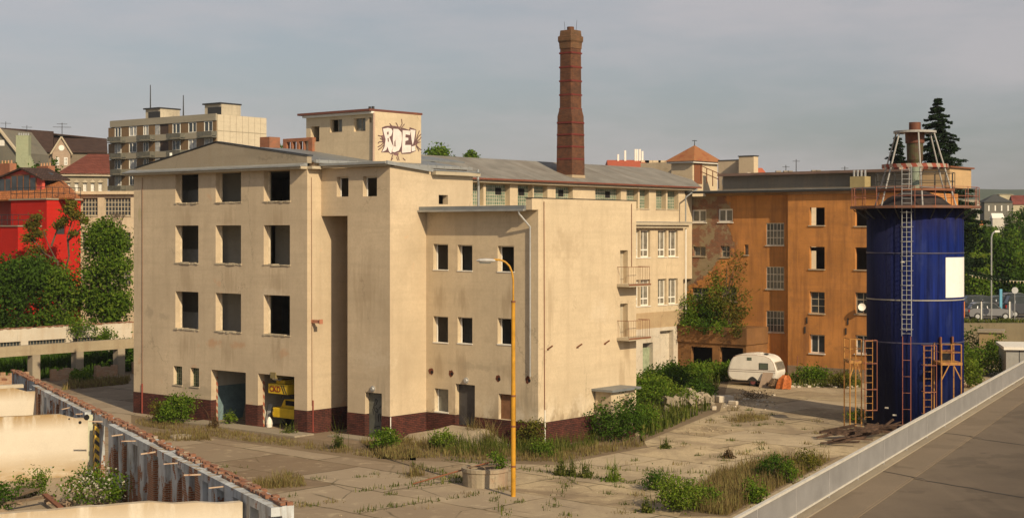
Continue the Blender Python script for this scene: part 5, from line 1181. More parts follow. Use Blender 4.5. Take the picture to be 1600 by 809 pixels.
b = MB(); b.cone((-.25, -.3, 3.05), (.25, -.3, 3.05), .22, .22, 14); b.build('pulley', M['galv'], ct_)
tx = bpy.data.curves.new('lettering', 'FONT'); tx.body = 'CKD'; tx.size = .46; tx.extrude = .006; tx.offset = .012; tx.align_x = 'LEFT'
to = bpy.data.objects.new('lettering', tx); C.objects.link(to); to.parent = sup; to.location = (-.62, -.362, 2.17); to.rotation_euler = (math.radians(90), 0, 0); tx.materials.append(flat('dark_red_letter', (.20, .02, .012), .6))
bpy.context.view_layer.update(); lm = bpy.data.meshes.new_from_object(to.evaluated_get(bpy.context.evaluated_depsgraph_get()))
tm = bpy.data.objects.new('lettering', lm); C.objects.link(tm); tm.parent = sup; tm.location = to.location; tm.rotation_euler = to.rotation_euler; bpy.data.objects.remove(to)
for k, xx in enumerate((.62, .80)): 
    b = MB(); b.prism([(xx - .28, -.365, 2.58), (xx - .2, -.365, 2.58), (xx + .08, -.365, 2.09), (xx, -.365, 2.09)], (0, .008, 0)); b.build('stripe', M['steel_dark'], sup)
for xx in (-.55, 1.0):
    for yy in (1.0, 3.2):
        wb_ = MB(); wb_.cone((xx, yy, .5), (xx + .3, yy, .5), .5, .5, 18); wb_.build('wheel', flat('truck_tyre', (.02, .02, .02), .9), ct_)
hz2 = MB(); hz2.box(-.745, -.70, -.02, -.003, .64, 1.16); hz2.build('hazard_stripe', M['haz_yb'], ct_)
lb = A.empty('leaning_plank', 'dark plank leaning inside the left garage bay against the blue wall', 'plank', x=-8.0, y=1.9)
b = MB(); b.bar((.3, 0, 0.02), (-.6, 1.3, 2.2), .28, .05); b.bar((.6, .1, 0.02), (.2, 1.4, 1.9), .35, .05); b.build('plank', M['wood_old'], lb)
cu = A.empty('junk_cupboard', 'dark cupboard standing at the back of the left garage bay', 'cupboard', x=-7.9, y=3.2)
b = MB(); b.box(0, 1.2, 0, .7, 0, 1.6); b.build('carcass', flat('dark_cupboard', (.045, .035, .035), .7), cu); b = MB(); b.box(.03, .58, -.03, -.003, .06, 1.54); b.build('door', flat('cupboard_door', (.06, .045, .04), .6), cu); b = MB(); b.box(.62, 1.17, -.03, -.003, .06, 1.54); b.build('door', flat('cupboard_door2', (.055, .042, .04), .6), cu)
bgs = A.empty('white_bag', 'white sack and pale panel leaning just inside the right-hand garage bay', 'sack', x=-4.2, y=.75)
b = MB(); b.lathe([(.17, 0), (.2, .2), (.16, .4), (.08, .55), (.04, .6)], (.1, 0, 0), 12); b.build('sack', M['white_paint'], bgs); b = MB(); b.prism([(-.45, .1, 0), (-.15, .1, 0), (-.12, .4, 1.3), (-.42, .4, 1.3)], (0, .04, 0)); b.build('panel', M['greywash'], bgs)

# ================================================================== ROOFLESS RUIN, lower left
Q = Fr(-19.7, 71.2, 27.3); TOP = 3.0
def brick_top(mb, x0, x1, y0, y1, z, rng, L=.26, miss=.12):
    """a course of loose broken bricks along the top of a wall"""
    if y1 - y0 > x1 - x0:
        y = y0
        while y < y1:
            l = L*rng.uniform(.7, 1.3)
            for xa, xb in ((x0, (x0+x1)/2 - .01), ((x0+x1)/2 + .01, x1)):
                if rng.random() > miss: mb.obox(((xa+xb)/2 + rng.uniform(-.03, .03), y + l/2, z + .035 + rng.uniform(-.02, .03)), (xb-xa)*rng.uniform(.75, 1.), l*.93, .07 + rng.uniform(0, .05), Matrix.Rotation(rng.uniform(-.12, .12), 3, 'Z'))
            y += l
M['brick_loose'] = rusty('loose_brick', (.23, .105, .06), (.30, .25, .18), .6, 3.0, .9)
y3 = Q.loc(gp(398, 770, TOP))[1]; y1_ = Q.ly(60, 0); yg0, yg1 = Q.ly(180, 0), Q.ly(151, 0); yend = Q.ly(441, 0)
lw_ = Q.empty('ruined_wall', 'long roofless ruin wall with grey pilastered inner side and broken bricks along its top', 'ruined wall')
b = MB(); b.wall('-y', yend, y1_ + 9, 0, TOP, 0, .38, [(yg0, yg1, 0, 2.62)]); b.build('wall', M['greywash'], lw_)
p = MB(); pb = MB(); rr_ = random.Random(21)
yy = yend + .3
while yy < yg0 - .7:
    p.box(-.34, -.004, yy, yy + 1.0, 0, TOP - .305)                     # pilaster
    pb.box(-.02, -.003, yy + 1.01, yy + 1.60, .05, rr_.uniform(.8, 2.4)) # render gone, brick bare in the niche
    yy += rr_.choice((1.62, 1.75, 1.62, 1.9))
yy = .5
while yy < y1_: p.box(-.34, -.004, yy, yy + 1.0, 0, TOP - .305); yy += 1.75
p.box(-.36, -.004, .35, y1_, TOP - .30, TOP - .02); p.box(-.36, -.004, yend, yg0 - .2, TOP - .30, TOP - .02)
def flaking():
    N = NT('flaking_panel'); x, y, z = N.sep(); base = (.50, .525, .53)
    c = N.mix(N.ramp(N.noise(.7, 6, .65), [(.4, 0.), (.6, 1.)]), mul(base, .72), mul(base, 1.1))
    st = N.noise(1.0, 5, .7, N.mapv((2.4, 2.4, .35))); c = N.mix(N.ramp(st, [(.5, 0.), (.66, .8)]), c, (.20, .16, .12))
    bk_ = N.n('ShaderNodeTexBrick'); N.l(N.comb(N.math('ADD', x, y), z), bk_.inputs['Vector']); bk_.inputs['Scale'].default_value = 1.0; bk_.inputs['Brick Width'].default_value = .27; bk_.inputs['Row Height'].default_value = .085; bk_.inputs['Mortar Size'].default_value = .012
    bk_.inputs['Color1'].default_value = (.30, .11, .055, 1); bk_.inputs['Color2'].default_value = (.20, .085, .05, 1); bk_.inputs['Mortar'].default_value = (.34, .28, .2, 1)
    lo = N.math('SUBTRACT', 1.0, N.math('DIVIDE', z, 2.6), True); m = N.math('ADD', N.noise(.9, 5, .62, N.mapv((1.5, 1.5, .8), (2, 3, 1)), .3), N.math('MULTIPLY', lo, .12))
    mk = N.ramp(m, [(.555, 0.), (.575, 1.)]); c = N.mix(mk, c, bk_.outputs['Color']); N.col(c); N.bump(N.math('SUBTRACT', N.noise(10, 4, .7), mk), .5, .03); return N.rough(.92, spec=.12)
M['flaking'] = flaking(); lw_.children[0].data.materials[0] = M['flaking']
p.build('pilaster', M['flaking'], lw_)
pb.build('bare_brick', M['brick_red'], lw_)
b = MB(); brick_top(b, -.06, .40, yend, y1_ + 9, TOP, rr_, miss=.3); b.build('broken_bricks', M['brick_loose'], lw_)
b = MB()
for u, v in ((196, 684), (217, 695), (249, 712), (284, 730), (320, 746), (356, 766), (158, 655), (133, 633), (112, 622)):
    yq = Q.ly(u + 9, 0); b.bar((-rr_.uniform(.65, 1.1), yq + rr_.uniform(-.2, .2), TOP - .16 + rr_.uniform(-.16, .10)), (-.2, yq, TOP - .12), rr_.uniform(.035, .06))
b.each('steel_stub', rusty('rusty_bar', (.46, .34, .24), (.24, .10, .05), .6), lw_)
hp_ = Q.empty('hazard_post', 'black and yellow striped door post at the opening of the ruined wall', 'post', x=-.12, y=yg1 - .25)
b = MB(); b.box(-.05, .16, -.16, .16, 0, 2.55); b.build('striped_post', M['haz_yb'], hp_)
def cross(label, y, x0, x1, mat, z1=TOP, seed=1, brick=True):
    t = Q.empty('ruined_wall', label, 'ruined wall', x=0, y=y); rg_ = random.Random(seed)
    n = 40; top = [z1 + (rg_.uniform(-.025, .01) - (.14 if rg_.random() < .06 else 0) if i < n - 1 else -.25) for i in range(n + 1)]; b = MB(); th = .32
    for i in range(n):
        xa, xb = x0 + (x1 - x0)*i/n, x0 + (x1 - x0)*(i + 1)/n
        b.quad((xa, 0, 0), (xb, 0, 0), (xb, 0, top[i+1]), (xa, 0, top[i])); b.quad((xa, th, 0), (xb, th, 0), (xb, th, top[i+1]), (xa, th, top[i])); b.quad((xa, 0, top[i]), (xb, 0, top[i+1]), (xb, th, top[i+1]), (xa, th, top[i]))
    b.quad((x1, 0, 0), (x1, th, 0), (x1, th, top[n]), (x1, 0, top[n])); b.quad((x0, 0, 0), (x0, th, 0), (x0, th, top[0]), (x0, 0, top[0]))
    b.build('wall', mat, t); return t
M['cream_ruin'] = None
def ruin_mat(name, soil):
    N = NT(name); x, y, z = N.sep(); base = (.64, .575, .465)
    c = N.mix(N.ramp(N.noise(.5, 5, .6), [(.35, 0.), (.7, 1.)]), mul(base, .9), mul(base, 1.05))
    tp_ = N.math('DIVIDE', N.math('SUBTRACT', z, TOP - .75), .7, True); tpn = N.math('MULTIPLY', tp_, N.ramp(N.noise(1.0, 5, .65, N.mapv((1.2, 1.2, .35))), [(.34, 0.), (.5, 1.)]))
    c = N.mix(N.math('MULTIPLY', tpn, soil), c, (.33, .22, .10))
    lo = N.math('SUBTRACT', 1.0, N.math('DIVIDE', z, 1.35), True); lon = N.math('MULTIPLY', lo, N.ramp(N.noise(1.0, 5, .65, N.mapv((.4, .4, 1.6))), [(.33, .35), (.50, 1.)]))
    c = N.mix(N.math('MULTIPLY', lon, 1.0), c, (.33, .22, .095))
    f = N.noise(16, 4, .7); c = N.mix(N.ramp(f, [(.35, .2), (.6, 0.)]), c, mul(base, .7)); st = N.noise(.9, 4, .6); c = N.mix(N.ramp(st, [(.62, 0.), (.72, .35)]), c, (.48, .36, .20))
    N.col(c); N.bump(N.noise(5, 6, .7), .35, .03); return N.rough(.93, spec=.12)
c2 = cross('sunlit cream ruin cross wall with two pipe holes beside the striped post', 0, -30, -.05, ruin_mat('cream_ruin_wall', 1.0), seed=2)
h = MB()
for u, v, r in ((135.5, 651.5, .14), (125, 659.5, .075), (108, 654, .04)):
    x = Q.lx(u, 0); z = Q.lz(x, 0, v); h.cone((x, -.004, z), (x, -.02, z), r, r*.8, 12)
h.build('pipe_hole', M['dark'], c2)
b = MB(); b.box(-.28, -.052, -.012, -.002, .05, 2.9); b.build('pale_edge', flat('pale_green_edge', (.50, .50, .36), .8), c2)
cross('cream ruin cross wall in the near corner with a ragged broken end', y3, -30, -.45, ruin_mat('cream_ruin_near', .6), seed=3)
c1 = cross('farther ruin cross wall with blotchy grey stained top', Q.loc(gp(56, 604, TOP))[1], -30, -.05, ruin_mat('stained_ruin', 1.0), seed=4)
b = MB(); b.box(-12, -1.0, .0, .42, TOP - .02, TOP + .16); b.build('capping_slab', plaster('white_cap', (.55, .48, .36), streak=.6), c1)
gs = Q.empty('broken_slab', 'heap of tilted grey concrete slabs and bricks behind the farthest ruin wall', 'concrete slab', x=-3.2, y=Q.loc(gp(56, 604, TOP))[1] + 5.0)
b = MB(); b.prism([(-6, 0, 2.6), (1.0, 0, 2.4), (1.8, 2.5, 2.2), (-.8, 2.5, 4.0), (-6, 2.5, 4.1)], (0, 0, .25)); b.prism([(-8, -1.2, 2.2), (2.0, -1.2, 2.1), (2.0, 0, 2.45), (-8, 0, 2.6)], (0, 0, .2)); b.box(-8, 2.0, -1.0, 2.6, 0, 2.1); b.build('slab', plaster('grey_slab', (.30, .28, .25), streak=.4), gs)
b = MB()
for k in range(26): b.obox((rr_.uniform(-6, 2.2), rr_.uniform(-1.2, 2.2), 2.75 + rr_.uniform(-.1, .4)), .27, .14, .12, Matrix.Rotation(rr_.uniform(0, 3), 3, 'Z'))
b.build('loose_bricks', M['brick_loose'], gs)
# debris floor
fl = Q.empty('rubble_floor', 'broken concrete and plaster rubble on the floor of the ruin', 'rubble'); fl['kind'] = 'stuff'
b = MB(); b.quad((-28, y3 + .4, .06), (-.4, y3 + .4, .06), (-.4, -.05, .06), (-28, -.05, .06)); b.build('rubble_floor', plaster('rubble_dust', (.40, .32, .22), vary=.35, streak=.2, bumpy=.9, fine=5), fl)
b = MB()
for k in range(150):
    s_ = rr_.uniform(.08, .38); b.obox((rr_.uniform(-11, -.6), rr_.uniform(y3 + 5, -.4), .06 + s_*.25), s_*rr_.uniform(.6, 1.6), s_, s_*.6, Matrix.Rotation(rr_.uniform(0, 3), 3, (rr_.random()*.5, rr_.random()*.5, 1)))
b.build('rubble_chunks', plaster('rubble_chunk', (.38, .28, .19), vary=.5, bumpy=.7), fl)
for lab, (ua, va), (ub, vb), wd in (('broad weathered board propped over the ruin floor', (5, 772), (42, 762), 1.2), ('dark beam lying across the ruin floor rubble', (8, 783), (86, 773), .2), ('reddish beam sloping down into the ruin floor', (70, 770), (95, 792), .22)):
    g0, g1 = gp(ua, va, .55), gp(ub, vb, .42); t = thing('loose_beam', lab, 'beam', (g0.x, g0.y, 0)); b = MB(); b.bar((0, 0, .5), (g1.x - g0.x, g1.y - g0.y, .40), wd, .09); b.build('beam', M['wood_old'] if wd != .22 else M['rust'], t)
make_bush('ruin_bush', 'small bright green bush growing at the foot of the cream ruin wall', gp(54, 772, .1), .85, 1.15, M['leaf_mid'], 700, .12, 31)
fbw = make_bush('flowering_bush', 'white flowering shrub growing inside the ruin', gp(146, 790, .1), 1.35, 1.55, M['leaf_mid'], 1400, .13, 32, cat='shrub')
rg = np.random.default_rng(5); q = rg.normal(size=(170, 3))*np.array([.62, .5, .4]) + np.array([.1, -.2, .95]); mesh_np('blossom', leaf_quads(q, .12, rg, aspect=.9), 4, leafmat('white_blossom', (.62, .58, .48), .1), fbw)
make_bush('ruin_bush', 'dark green bush at the very left edge inside the ruin', gp(0, 800, .1), 1.0, 1.7, M['leaf_dark'], 800, .14, 33)
make_bush('ruin_weed', 'low light green weeds at the foot of the ruin wall right of the flowering shrub', gp(178, 780, .1), .5, .6, M['leaf_light'], 260, .1, 34, cat='weed')

# ================================================================== CONCRETE COLONNADE AND WHITE WINDOW WALL behind the ruin
K = Fr(*gp(121, 590)[:2], -39.8)
cn = K.empty('concrete_colonnade', 'remaining concrete beam on square columns of a demolished shed', 'colonnade')
ya, yb = K.ly(-30, 0), K.ly(205, 0); zb0, zb1 = K.lz(0, 0, 549), K.lz(0, 0, 534)
b = MB(); b.box(-.35, .35, ya, yb, zb0, zb1); b.build('beam', plaster('stained_beam', (.40, .33, .22), vary=.25, streak=.7, stain=(.2, .11, .06)), cn)
for u in (-15, 53, 121, 186):
    y_ = K.ly(u, 0); b = MB(); b.box(-.34, .34, y_ - .34, y_ + .34, 0, zb0 - .003); b.build('column', M['concrete'], cn)
bw_ = K.empty('low_brick_wall', 'crumbling low brick wall between the concrete columns', 'brick wall', x=0, y=0)
b = MB(); r9 = random.Random(9)
yy = ya
while yy < yb:
    if not any(abs(yy - K.ly(u, 0)) < .9 for u in (53, 121, 186)): b.box(.40, .75, yy, yy + .398, 0, .85 + r9.uniform(-.15, .15))
    yy += .4
b.build('brickwork', brick('crumbling_brick', (.34, .17, .09), (.42, .30, .2), (.4, .32, .22), blacken=.2), bw_)
V = Fr(-.2966*128, 128, -39.8)
ww = V.empty('white_shed_wall', 'long white shed wall with a band of barred windows below the trees', 'shed wall')
ya, yb = V.ly(-40, 0), V.ly(206, 0); zt = 3.5; wo = []
y_ = ya + .6
while y_ < yb - 3: wo.append((y_, y_ + 3.6, .7, 2.45)); y_ += 4.3
b = MB(); b.wall('y', ya, yb, 0, zt, 0, .35, wo); b.build('wall', M['whitewash'], ww)
b = MB(); brick_top(b, -.4, .06, ya, yb, zt, rr_); b.build('brick_coping', M['brick_loose'], ww)
for a, c_, z0, z1 in wo:
    m = MB()
    for i in range(13): yq = a + (c_ - a)*i/12; m.box(-.2, -.16, yq - .025, yq + .025, z0, z1)
    for j in range(4): zq = z0 + (z1 - z0)*j/3; m.box(-.199, -.161, a, c_, zq - .025, zq + .025)
    wf = m.build('barred_window', M['concrete'], ww); MB().box(-.23, -.22, a, c_, z0, z1).build('pane', M['glass'], wf)

# ================================================================== LEFT: trees
def gtree(name, label, u, Y, vt, wpx, mat, seed, kind='round', n=300, leaf=.3, per=24, vb=None, cat='tree', **kw):
    X = (u - CXP)/FPX*Y; zt = EYE - (vt - HVP)*Y/FPX; r = wpx/2*Y/FPX; rg_ = np.random.default_rng(seed)
    z0 = .12*zt if vb is None else EYE - (vb - HVP)*Y/FPX
    hgt = zt - z0; blobs = [(0, 0, z0 + hgt*.52, r*.72, r*.72, hgt*.46)]
    for k in range(8):
        a = rg_.uniform(0, 6.28); q = rg_.uniform(.3, .68)*r; s_ = rg_.uniform(.30, .46)*r
        zz = z0 + hgt*rg_.uniform(.2, .88); q *= 1.0 if zz < z0 + hgt*.65 else .6
        blobs.append((math.cos(a)*q, math.sin(a)*q, min(zz, zt - s_*.8), s_, s_, s_*.8))
    return make_tree(name, label, (X, Y, 0), blobs, mat, n, per, .10*r + .16, leaf, seed, max(.1, .035*zt), cat, **kw)
gtree('deciduous_tree', 'dense bright green tree against the left side of the factory', 166, 134, 338, 100, M['leaf_mid'], 41, n=760, leaf=.30)
gtree('deciduous_tree', 'broad dark green tree at the left edge in front of the red house', 28, 133, 402, 150, M['leaf_dark'], 42, n=560, leaf=.32)
gtree('deciduous_tree', 'dark green tree filling the gap below the red house beside the bright green tree', 100, 133.5, 414, 96, M['leaf_mid'], 43, n=300, leaf=.30)
gtree('deciduous_tree', 'tall green tree standing beyond the left edge of the red house', -75, 150, 330, 150, M['leaf_mid'], 49, n=420, leaf=.34)
# sparse ailanthus with bare limbs in front of the red wall
T0 = dp(100, 480, 136); sp = thing('sparse_tree', 'sparse tree with bare crooked limbs and yellowish leaf tufts before the red house', 'tree', (T0.x, 136, 0))
b = MB(); k132 = 136/FPX
def tp3(u, v, dy=0.): return ((u - 100)*k132, dy, EYE - (v - HVP)*k132)
limbs = [[(100, 480), (97, 440), (92, 410), (80, 385), (72, 360)], [(97, 440), (108, 400), (107, 375), (116, 350), (120, 330)], [(108, 400), (104, 370), (112, 340), (108, 326)], [(92, 410), (70, 395), (52, 372)], [(107, 375), (126, 358), (140, 352)], [(80, 385), (88, 360), (82, 345)], [(70, 395), (60, 402), (44, 392)]]
for li, L in enumerate(limbs):
    for i in range(len(L) - 1):
        r0 = .20*(.62**i)*(1 if li == 0 else .55); b.cone(tp3(*L[i], (li % 3 - 1)*.5*i*.4), tp3(*L[i+1], (li % 3 - 1)*.5*(i+1)*.4), r0, r0*.65, 6)
b.cone(tp3(100, 480), (0, 0, 0), .2, .25, 7); b.build('trunk', M['bark'], sp)
rg = np.random.default_rng(44); cl = [(50, 352, 15), (46, 372, 12), (56, 392, 16), (58, 340, 9), (108, 328, 12), (118, 336, 11), (100, 345, 9), (92, 352, 8), (116, 365, 7), (48, 410, 14), (66, 408, 12), (132, 345, 8), (60, 365, 10), (112, 318, 7)]
P = []
for u, v, r in cl: P.append(np.array(tp3(u, v)) + rg.normal(size=(int(r*36), 3))*np.array([r*.42*k132, .5, r*.36*k132]))
mesh_np('leaf_tuft', leaf_quads(np.concatenate(P), .24, rg), 4, leafmat('yellow_green_leaf', (.15, .15, .025), yellow=(.28, .19, .035)), sp)
bt = MB(); tw_ = thing('bare_tree', 'leafless twiggy treetop in front of the gridded windows', 'tree', (dp(187, 400, 143).x, 143, 0)); rr2 = random.Random(3)
def twig(p, d, L, r, n):
    q = p + d*L; bt.cone(p, q, r, r*.7, 5)
    if n:
        for _ in range(3): twig(q, (d + Vector((rr2.uniform(-.8, .8), rr2.uniform(-.5, .5), rr2.uniform(-.1, .5)))).normalized(), L*.72, r*.65, n-1)
twig(Vector((0, 0, 0)), Vector((0, 0, 1)), 8.0, .16, 0); twig(Vector((0, 0, 8.0)), Vector((0, 0, 1)), 1.9, .08, 4); bt.build('branches', M['bark'], tw_)
zwv = 2.2
for i, (u, r, lab) in enumerate(((128, 1.5, 'leafy branches hanging over the white shed wall near the middle colonnade column'), (158, 1.3, 'thin foliage spilling over the white shed wall near its right end'))):
    yq = V.ly(u, .5); make_bush('overhanging_ivy', lab, tuple(V.w(.5, yq, zwv - .9*i)), r, 2.3, M['leaf_mid'], 700, .2, 45 + i, cat='ivy', stems=False)
for i, (u, v, r, h, mt, lab) in enumerate(((20, 585, 1.3, 1.5, 'leaf_mid', 'green scrub behind the colonnade near the left edge'), (85, 588, 2.2, 2.0, 'leaf_dark', 'dark green scrub between the first two colonnade columns'), (148, 585, 2.6, 2.2, 'leaf_dark', 'dense scrub behind the colonnade between its last two columns'), (202, 582, 1.8, 2.4, 'leaf_dark', 'brownish scrub in the shade beside the factory wall'), (128, 598, .8, .9, 'leaf_mid', 'low bush at the foot of the middle colonnade column'))):
    p = gp(u, v); make_bush('scrub_bush', lab, (p.x, p.y + 2.5 if i < 4 else p.y, 0), r, h, M[mt], 2600, .24, 50 + i)

# ================================================================== LEFT: red house and neighbours
M['red_wall'] = plaster('bright_red_render', (.50, .022, .014), vary=.14, streak=.15, stain=(.3, .02, .02), bumpy=.15)
RH = Fr(*dp(73, 400, 142)[:2], -39.8)
rh = RH.empty('red_house', 'bright red house with orange tiled roof, glazed dormer and roof terrace', 'house')
def rz(v, x=0, y=0): return RH.lz(x, y, v)
xl = RH.lx(17, 0); yr_ = RH.ly(126, 0); zt = rz(312)
b = MB(); b.wall('x', xl, 0, 0, zt, 0, .3); b.wall('y', .3, yr_, 0, zt, 0, .3, [RH.opy(89, 102, 343, 366, 0)]); b.wall('-x', xl, -.3, 0, zt, yr_, .3); b.wall('-y', .3, yr_, 0, zt, xl, .3); b.box(xl + .31, -.31, .31, yr_ - .31, zt - .4, zt - .2); b.build('terrace_block', M['red_wall'], rh)
o = RH.opy(89, 102, 343, 366, 0); MB().box(-.2, -.15, o[0], o[1], o[2], o[3]).build('window', M['glass'], rh)
b = MB(); b.box(xl - .15, .15, -.15, yr_ + .15, zt + .003, zt + .14); b.build('terrace_edge', M['concrete'], rh)
b = MB()
for h_ in (.5, 1.05): b.tube([(xl, 0, zt + .14 + h_), (0, 0, zt + .14 + h_), (0, yr_, zt + .14 + h_)], .03, 5)
for i in range(7): b.cone((xl + (-xl)*i/6, 0, zt + .14), (xl + (-xl)*i/6, 0, zt + 1.2), .03, .03, 5)
for i in range(7): b.cone((0, yr_*i/6, zt + .14), (0, yr_*i/6, zt + 1.2), .03, .03, 5)
b.build('terrace_railing', M['steel_dark'], rh)
xll = RH.lx(-40, -2.5); xl2 = RH.lx(28, -2.5); zt2 = rz(354, 0, -2.5)
b = MB(); b.box(xll, xl2, -2.5, -.004, 0, zt2); b.build('lower_block', M['red_wall'], rh)
b = MB(); b.box(xll, xl2 + .1, -2.6, -.004, zt2 + .003, zt2 + .12); b.build('balcony_edge', M['concrete'], rh)
b = MB()
for h_ in (.5, 1.0): b.tube([(xll, -2.45, zt2 + .12 + h_), (xl2, -2.45, zt2 + .12 + h_), (xl2, -.1, zt2 + .12 + h_)], .03, 5)
for i in range(9): b.cone((xll + (xl2 - xll)*i/8, -2.45, zt2 + .1), (xll + (xl2 - xll)*i/8, -2.45, zt2 + 1.15), .025, .025, 5)
b.build('balcony_railing', M['steel_dark'], rh)
# main roof and dormer, set back on the terrace
yd = 3.0; xa, xb, xm = RH.lx(-6, yd), RH.lx(66, yd), RH.lx(36, yd); zg0, zg1, zk_ = rz(281, xa, yd), rz(265, xm, yd), zt + .1
b = MB(); b.prism([(xa, yd, zk_), (xb, yd, zk_), (xb, yd, rz(278, xb, yd)), (xm, yd, zg1), (xa, yd, zg0)], (0, .3, 0)); b.prism([(xll, yd, zk_ - 4), (xa, yd, zk_ - 4), (xa, yd, zg0 - 2), (xll, yd, zg0 - 2)], (0, .3, 0)); b.build('dormer_wall', plaster('coral_render', (.60, .10, .075), vary=.08), rh)
g = MB(); 
for i in range(6):
    xa_g = xa + .6 + (xb - xa - 1.6)*i/6; g.box(xa_g + .05, xa_g + (xb - xa - 1.6)/6 - .05, yd - .05, yd - .03, zk_ + .2, zg0 + .15 + (.25 if 1 < i < 5 else -.1))
g.build('dormer_glass', M['glass'], rh)
g = MB()
for i in range(7): xa_g = xa + .6 + (xb - xa - 1.6)*i/6; g.box(xa_g - .05, xa_g + .05, yd - .08, yd - .003, zk_ + .1, zg0 + .3)
g.box(xa + .5, xb - .9, yd - .081, yd - .004, zg0 + .3, zg0 + .42); g.build('dormer_frame', flat('brown_timber', (.20, .08, .03), .6), rh)
r = MB(); 
for (x1_, z1_), (x2_, z2_) in (((xa - .4, zg0 - .15), (xm, zg1 + .05)), ((xm, zg1 + .05), (xb + .4, rz(278, xb, yd) - .25))): r.prism([(x1_, yd - .3, z1_), (x2_, yd - .3, z2_), (x2_, yd - .3, z2_ + .16), (x1_, yd - .3, z1_ + .16)], (0, 3.2, 0))
r.build('dormer_roof', M['tile_dark'], rh)
yro = 7.6; xA, xB_ = RH.lx(-20, yro), RH.lx(112, 1.2); zr1 = rz(263, xb, yro + 2.5)
r = MB(); slab(r, [(xA, 1.2, zk_ + .1), (xB_, 1.2, zk_ + .1), (RH.lx(78, yro), yro, zr1), (xA, yro, zr1)], .15); slab(r, [(xB_, 1.2, zk_ + .1), (RH.lx(119, yro), yro + 1.0, zk_ + .1), (RH.lx(78, yro), yro + .01, zr1)], .15); r.build('tiled_roof', M['tile_orange'], rh)
for u0, u1, v0 in ((57, 75, 256), (-4, 15, 252)):
    y_ = 6.5; b = MB(); x0_, x1_ = RH.lx(u0, y_), RH.lx(u1, y_); b.box(x0_, x1_, y_, y_ + .8, zk_, rz(v0 + 4, x0_, y_)); cc = b.build('chimney', M['brick_red'], rh)
    p = MB()
    for k in range(4): x_ = x0_ + (x1_ - x0_)*(k + .5)/4; p.cone((x_, y_ + .4, rz(v0 + 4, x0_, y_)), (x_, y_ + .4, rz(v0 - 1, x0_, y_)), .10, .08, 7)
    p.build('chimney_pot', flat('clay_pot_%d' % u0, (.42, .24, .13), .8), cc)
b = MB(); b.prism([(RH.lx(75, 5.0), 4.4, rz(276, 0, 4.4)), (RH.lx(84, 5.0), 4.4, rz(279, 0, 4.4)), (RH.lx(84, 5.0), 5.0, rz(274, 0, 4.4) + .25), (RH.lx(75, 5.0), 5.0, rz(271, 0, 4.4) + .25)], (0, -.1, .1)); b.build('skylight', M['glass'], rh)
# flat-roofed building with gridded windows
SCH = Fr(*dp(118, 400, 152)[:2], -8)
sc = SCH.empty('gridded_window_building', 'flat-roofed beige building with large gridded windows beside the factory', 'building')
xe = SCH.lx(212, 0); zt = SCH.lz(0, 0, 304); so_ = []
for v0, v1 in ((309, 337), (363, 391), (417, 445)):
    for u0, u1 in ((127, 152.5), (163, 204)): so_.append(SCH.opx(u0, u1, v0, v1, 0))
b = MB(); b.wall('x', 0, xe, 0, zt, 0, .4, so_); b.wall('y', .4, 12, 0, zt, xe, .4); b.wall('-y', .4, 12, 0, zt, 0, .4); b.box(.41, xe - .41, .41, 12, zt - .3, zt - .1); b.build('wall', M['plaster'], sc)
b = MB(); b.box(-.2, xe + .2, -.4, 12.1, zt + .003, zt + .32); b.build('cornice', M['plaster_fine'], sc)
for o in so_: frame_x(o, 0, 8 if o[1] - o[0] > 2 else 5, 4, M['cornice'], sc, name='gridded_window', th=.07)
# lower tenement with red roof, darker mansard houses, green chimney
TN = Fr(*dp(92, 400, 190)[:2], 16)
tn = TN.empty('tenement_house', 'ornate grey-beige tenement with tall windows under a dark red roof', 'house'); xe = TN.lx(168, 0); zt = TN.lz(0, 0, 275)
to_ = [TN.opx(u, u + 5.5, 286, 299, 0) for u in (104, 117, 130, 142, 154)]
b = MB(); b.wall('x', 0, xe, 0, zt, 0, .4, to_); b.wall('y', .4, 9, 0, zt, xe, .4); b.wall('-y', .4, 9, 0, zt, 0, .4); b.build('wall', plaster('tenement_grey', (.33, .28, .20), streak=.5), tn)
b = MB(); b.box(-.3, xe + .3, -.4, 9, zt + .003, zt + .35); b.build('cornice', M['cornice'], tn)
for o in to_:
    frame_x(o, 0, 2, 2, M['white_paint'], tn, th=.12); b = MB(); b.prism([(o[0] - .15, -.12, o[3] + .05), (o[1] + .15, -.12, o[3] + .05), ((o[0] + o[1])/2, -.12, o[3] + .45)], (0, .1, 0)); b.build('window_hood', M['cornice'], tn)
xr0, xr1 = TN.lx(138, 6), xe; zrg = TN.lz(xr1, 6, 241); r = MB(); slab(r, [(-.2, -.4, zt + .36), (xe + .3, -.4, zt + .36), (xe + .3, 6, zrg), (xr0, 6, zrg)], .2); slab(r, [(-.2, -.4, zt + .36), (xr0, 6, zrg), (-.2, 12, zt + .36)], .2); r.build('roof', M['tile_dark2'] if 'tile_dark2' in M else tiles('dark_red_tiles', (.19, .06, .04)), tn)
MA = Fr(*dp(-30, 400, 235)[:2], 16)
ma = MA.empty('mansard_house', 'long dark-roofed tenement row with a small pedimented gable on the skyline', 'house'); xe = MA.lx(168, 0); zt = MA.lz(MA.lx(90, 0), 0, 237); zr_ = MA.lz(MA.lx(60, 6), 6, 205)
b = MB(); b.box(0, xe, 0, 14, 0, zt); b.build('wall', plaster('dull_tenement', (.20, .165, .12), streak=.5), ma)
r = MB(); xs_ = MA.lx(83, 0); zr2 = MA.lz(MA.lx(120, 6), 6, 216)
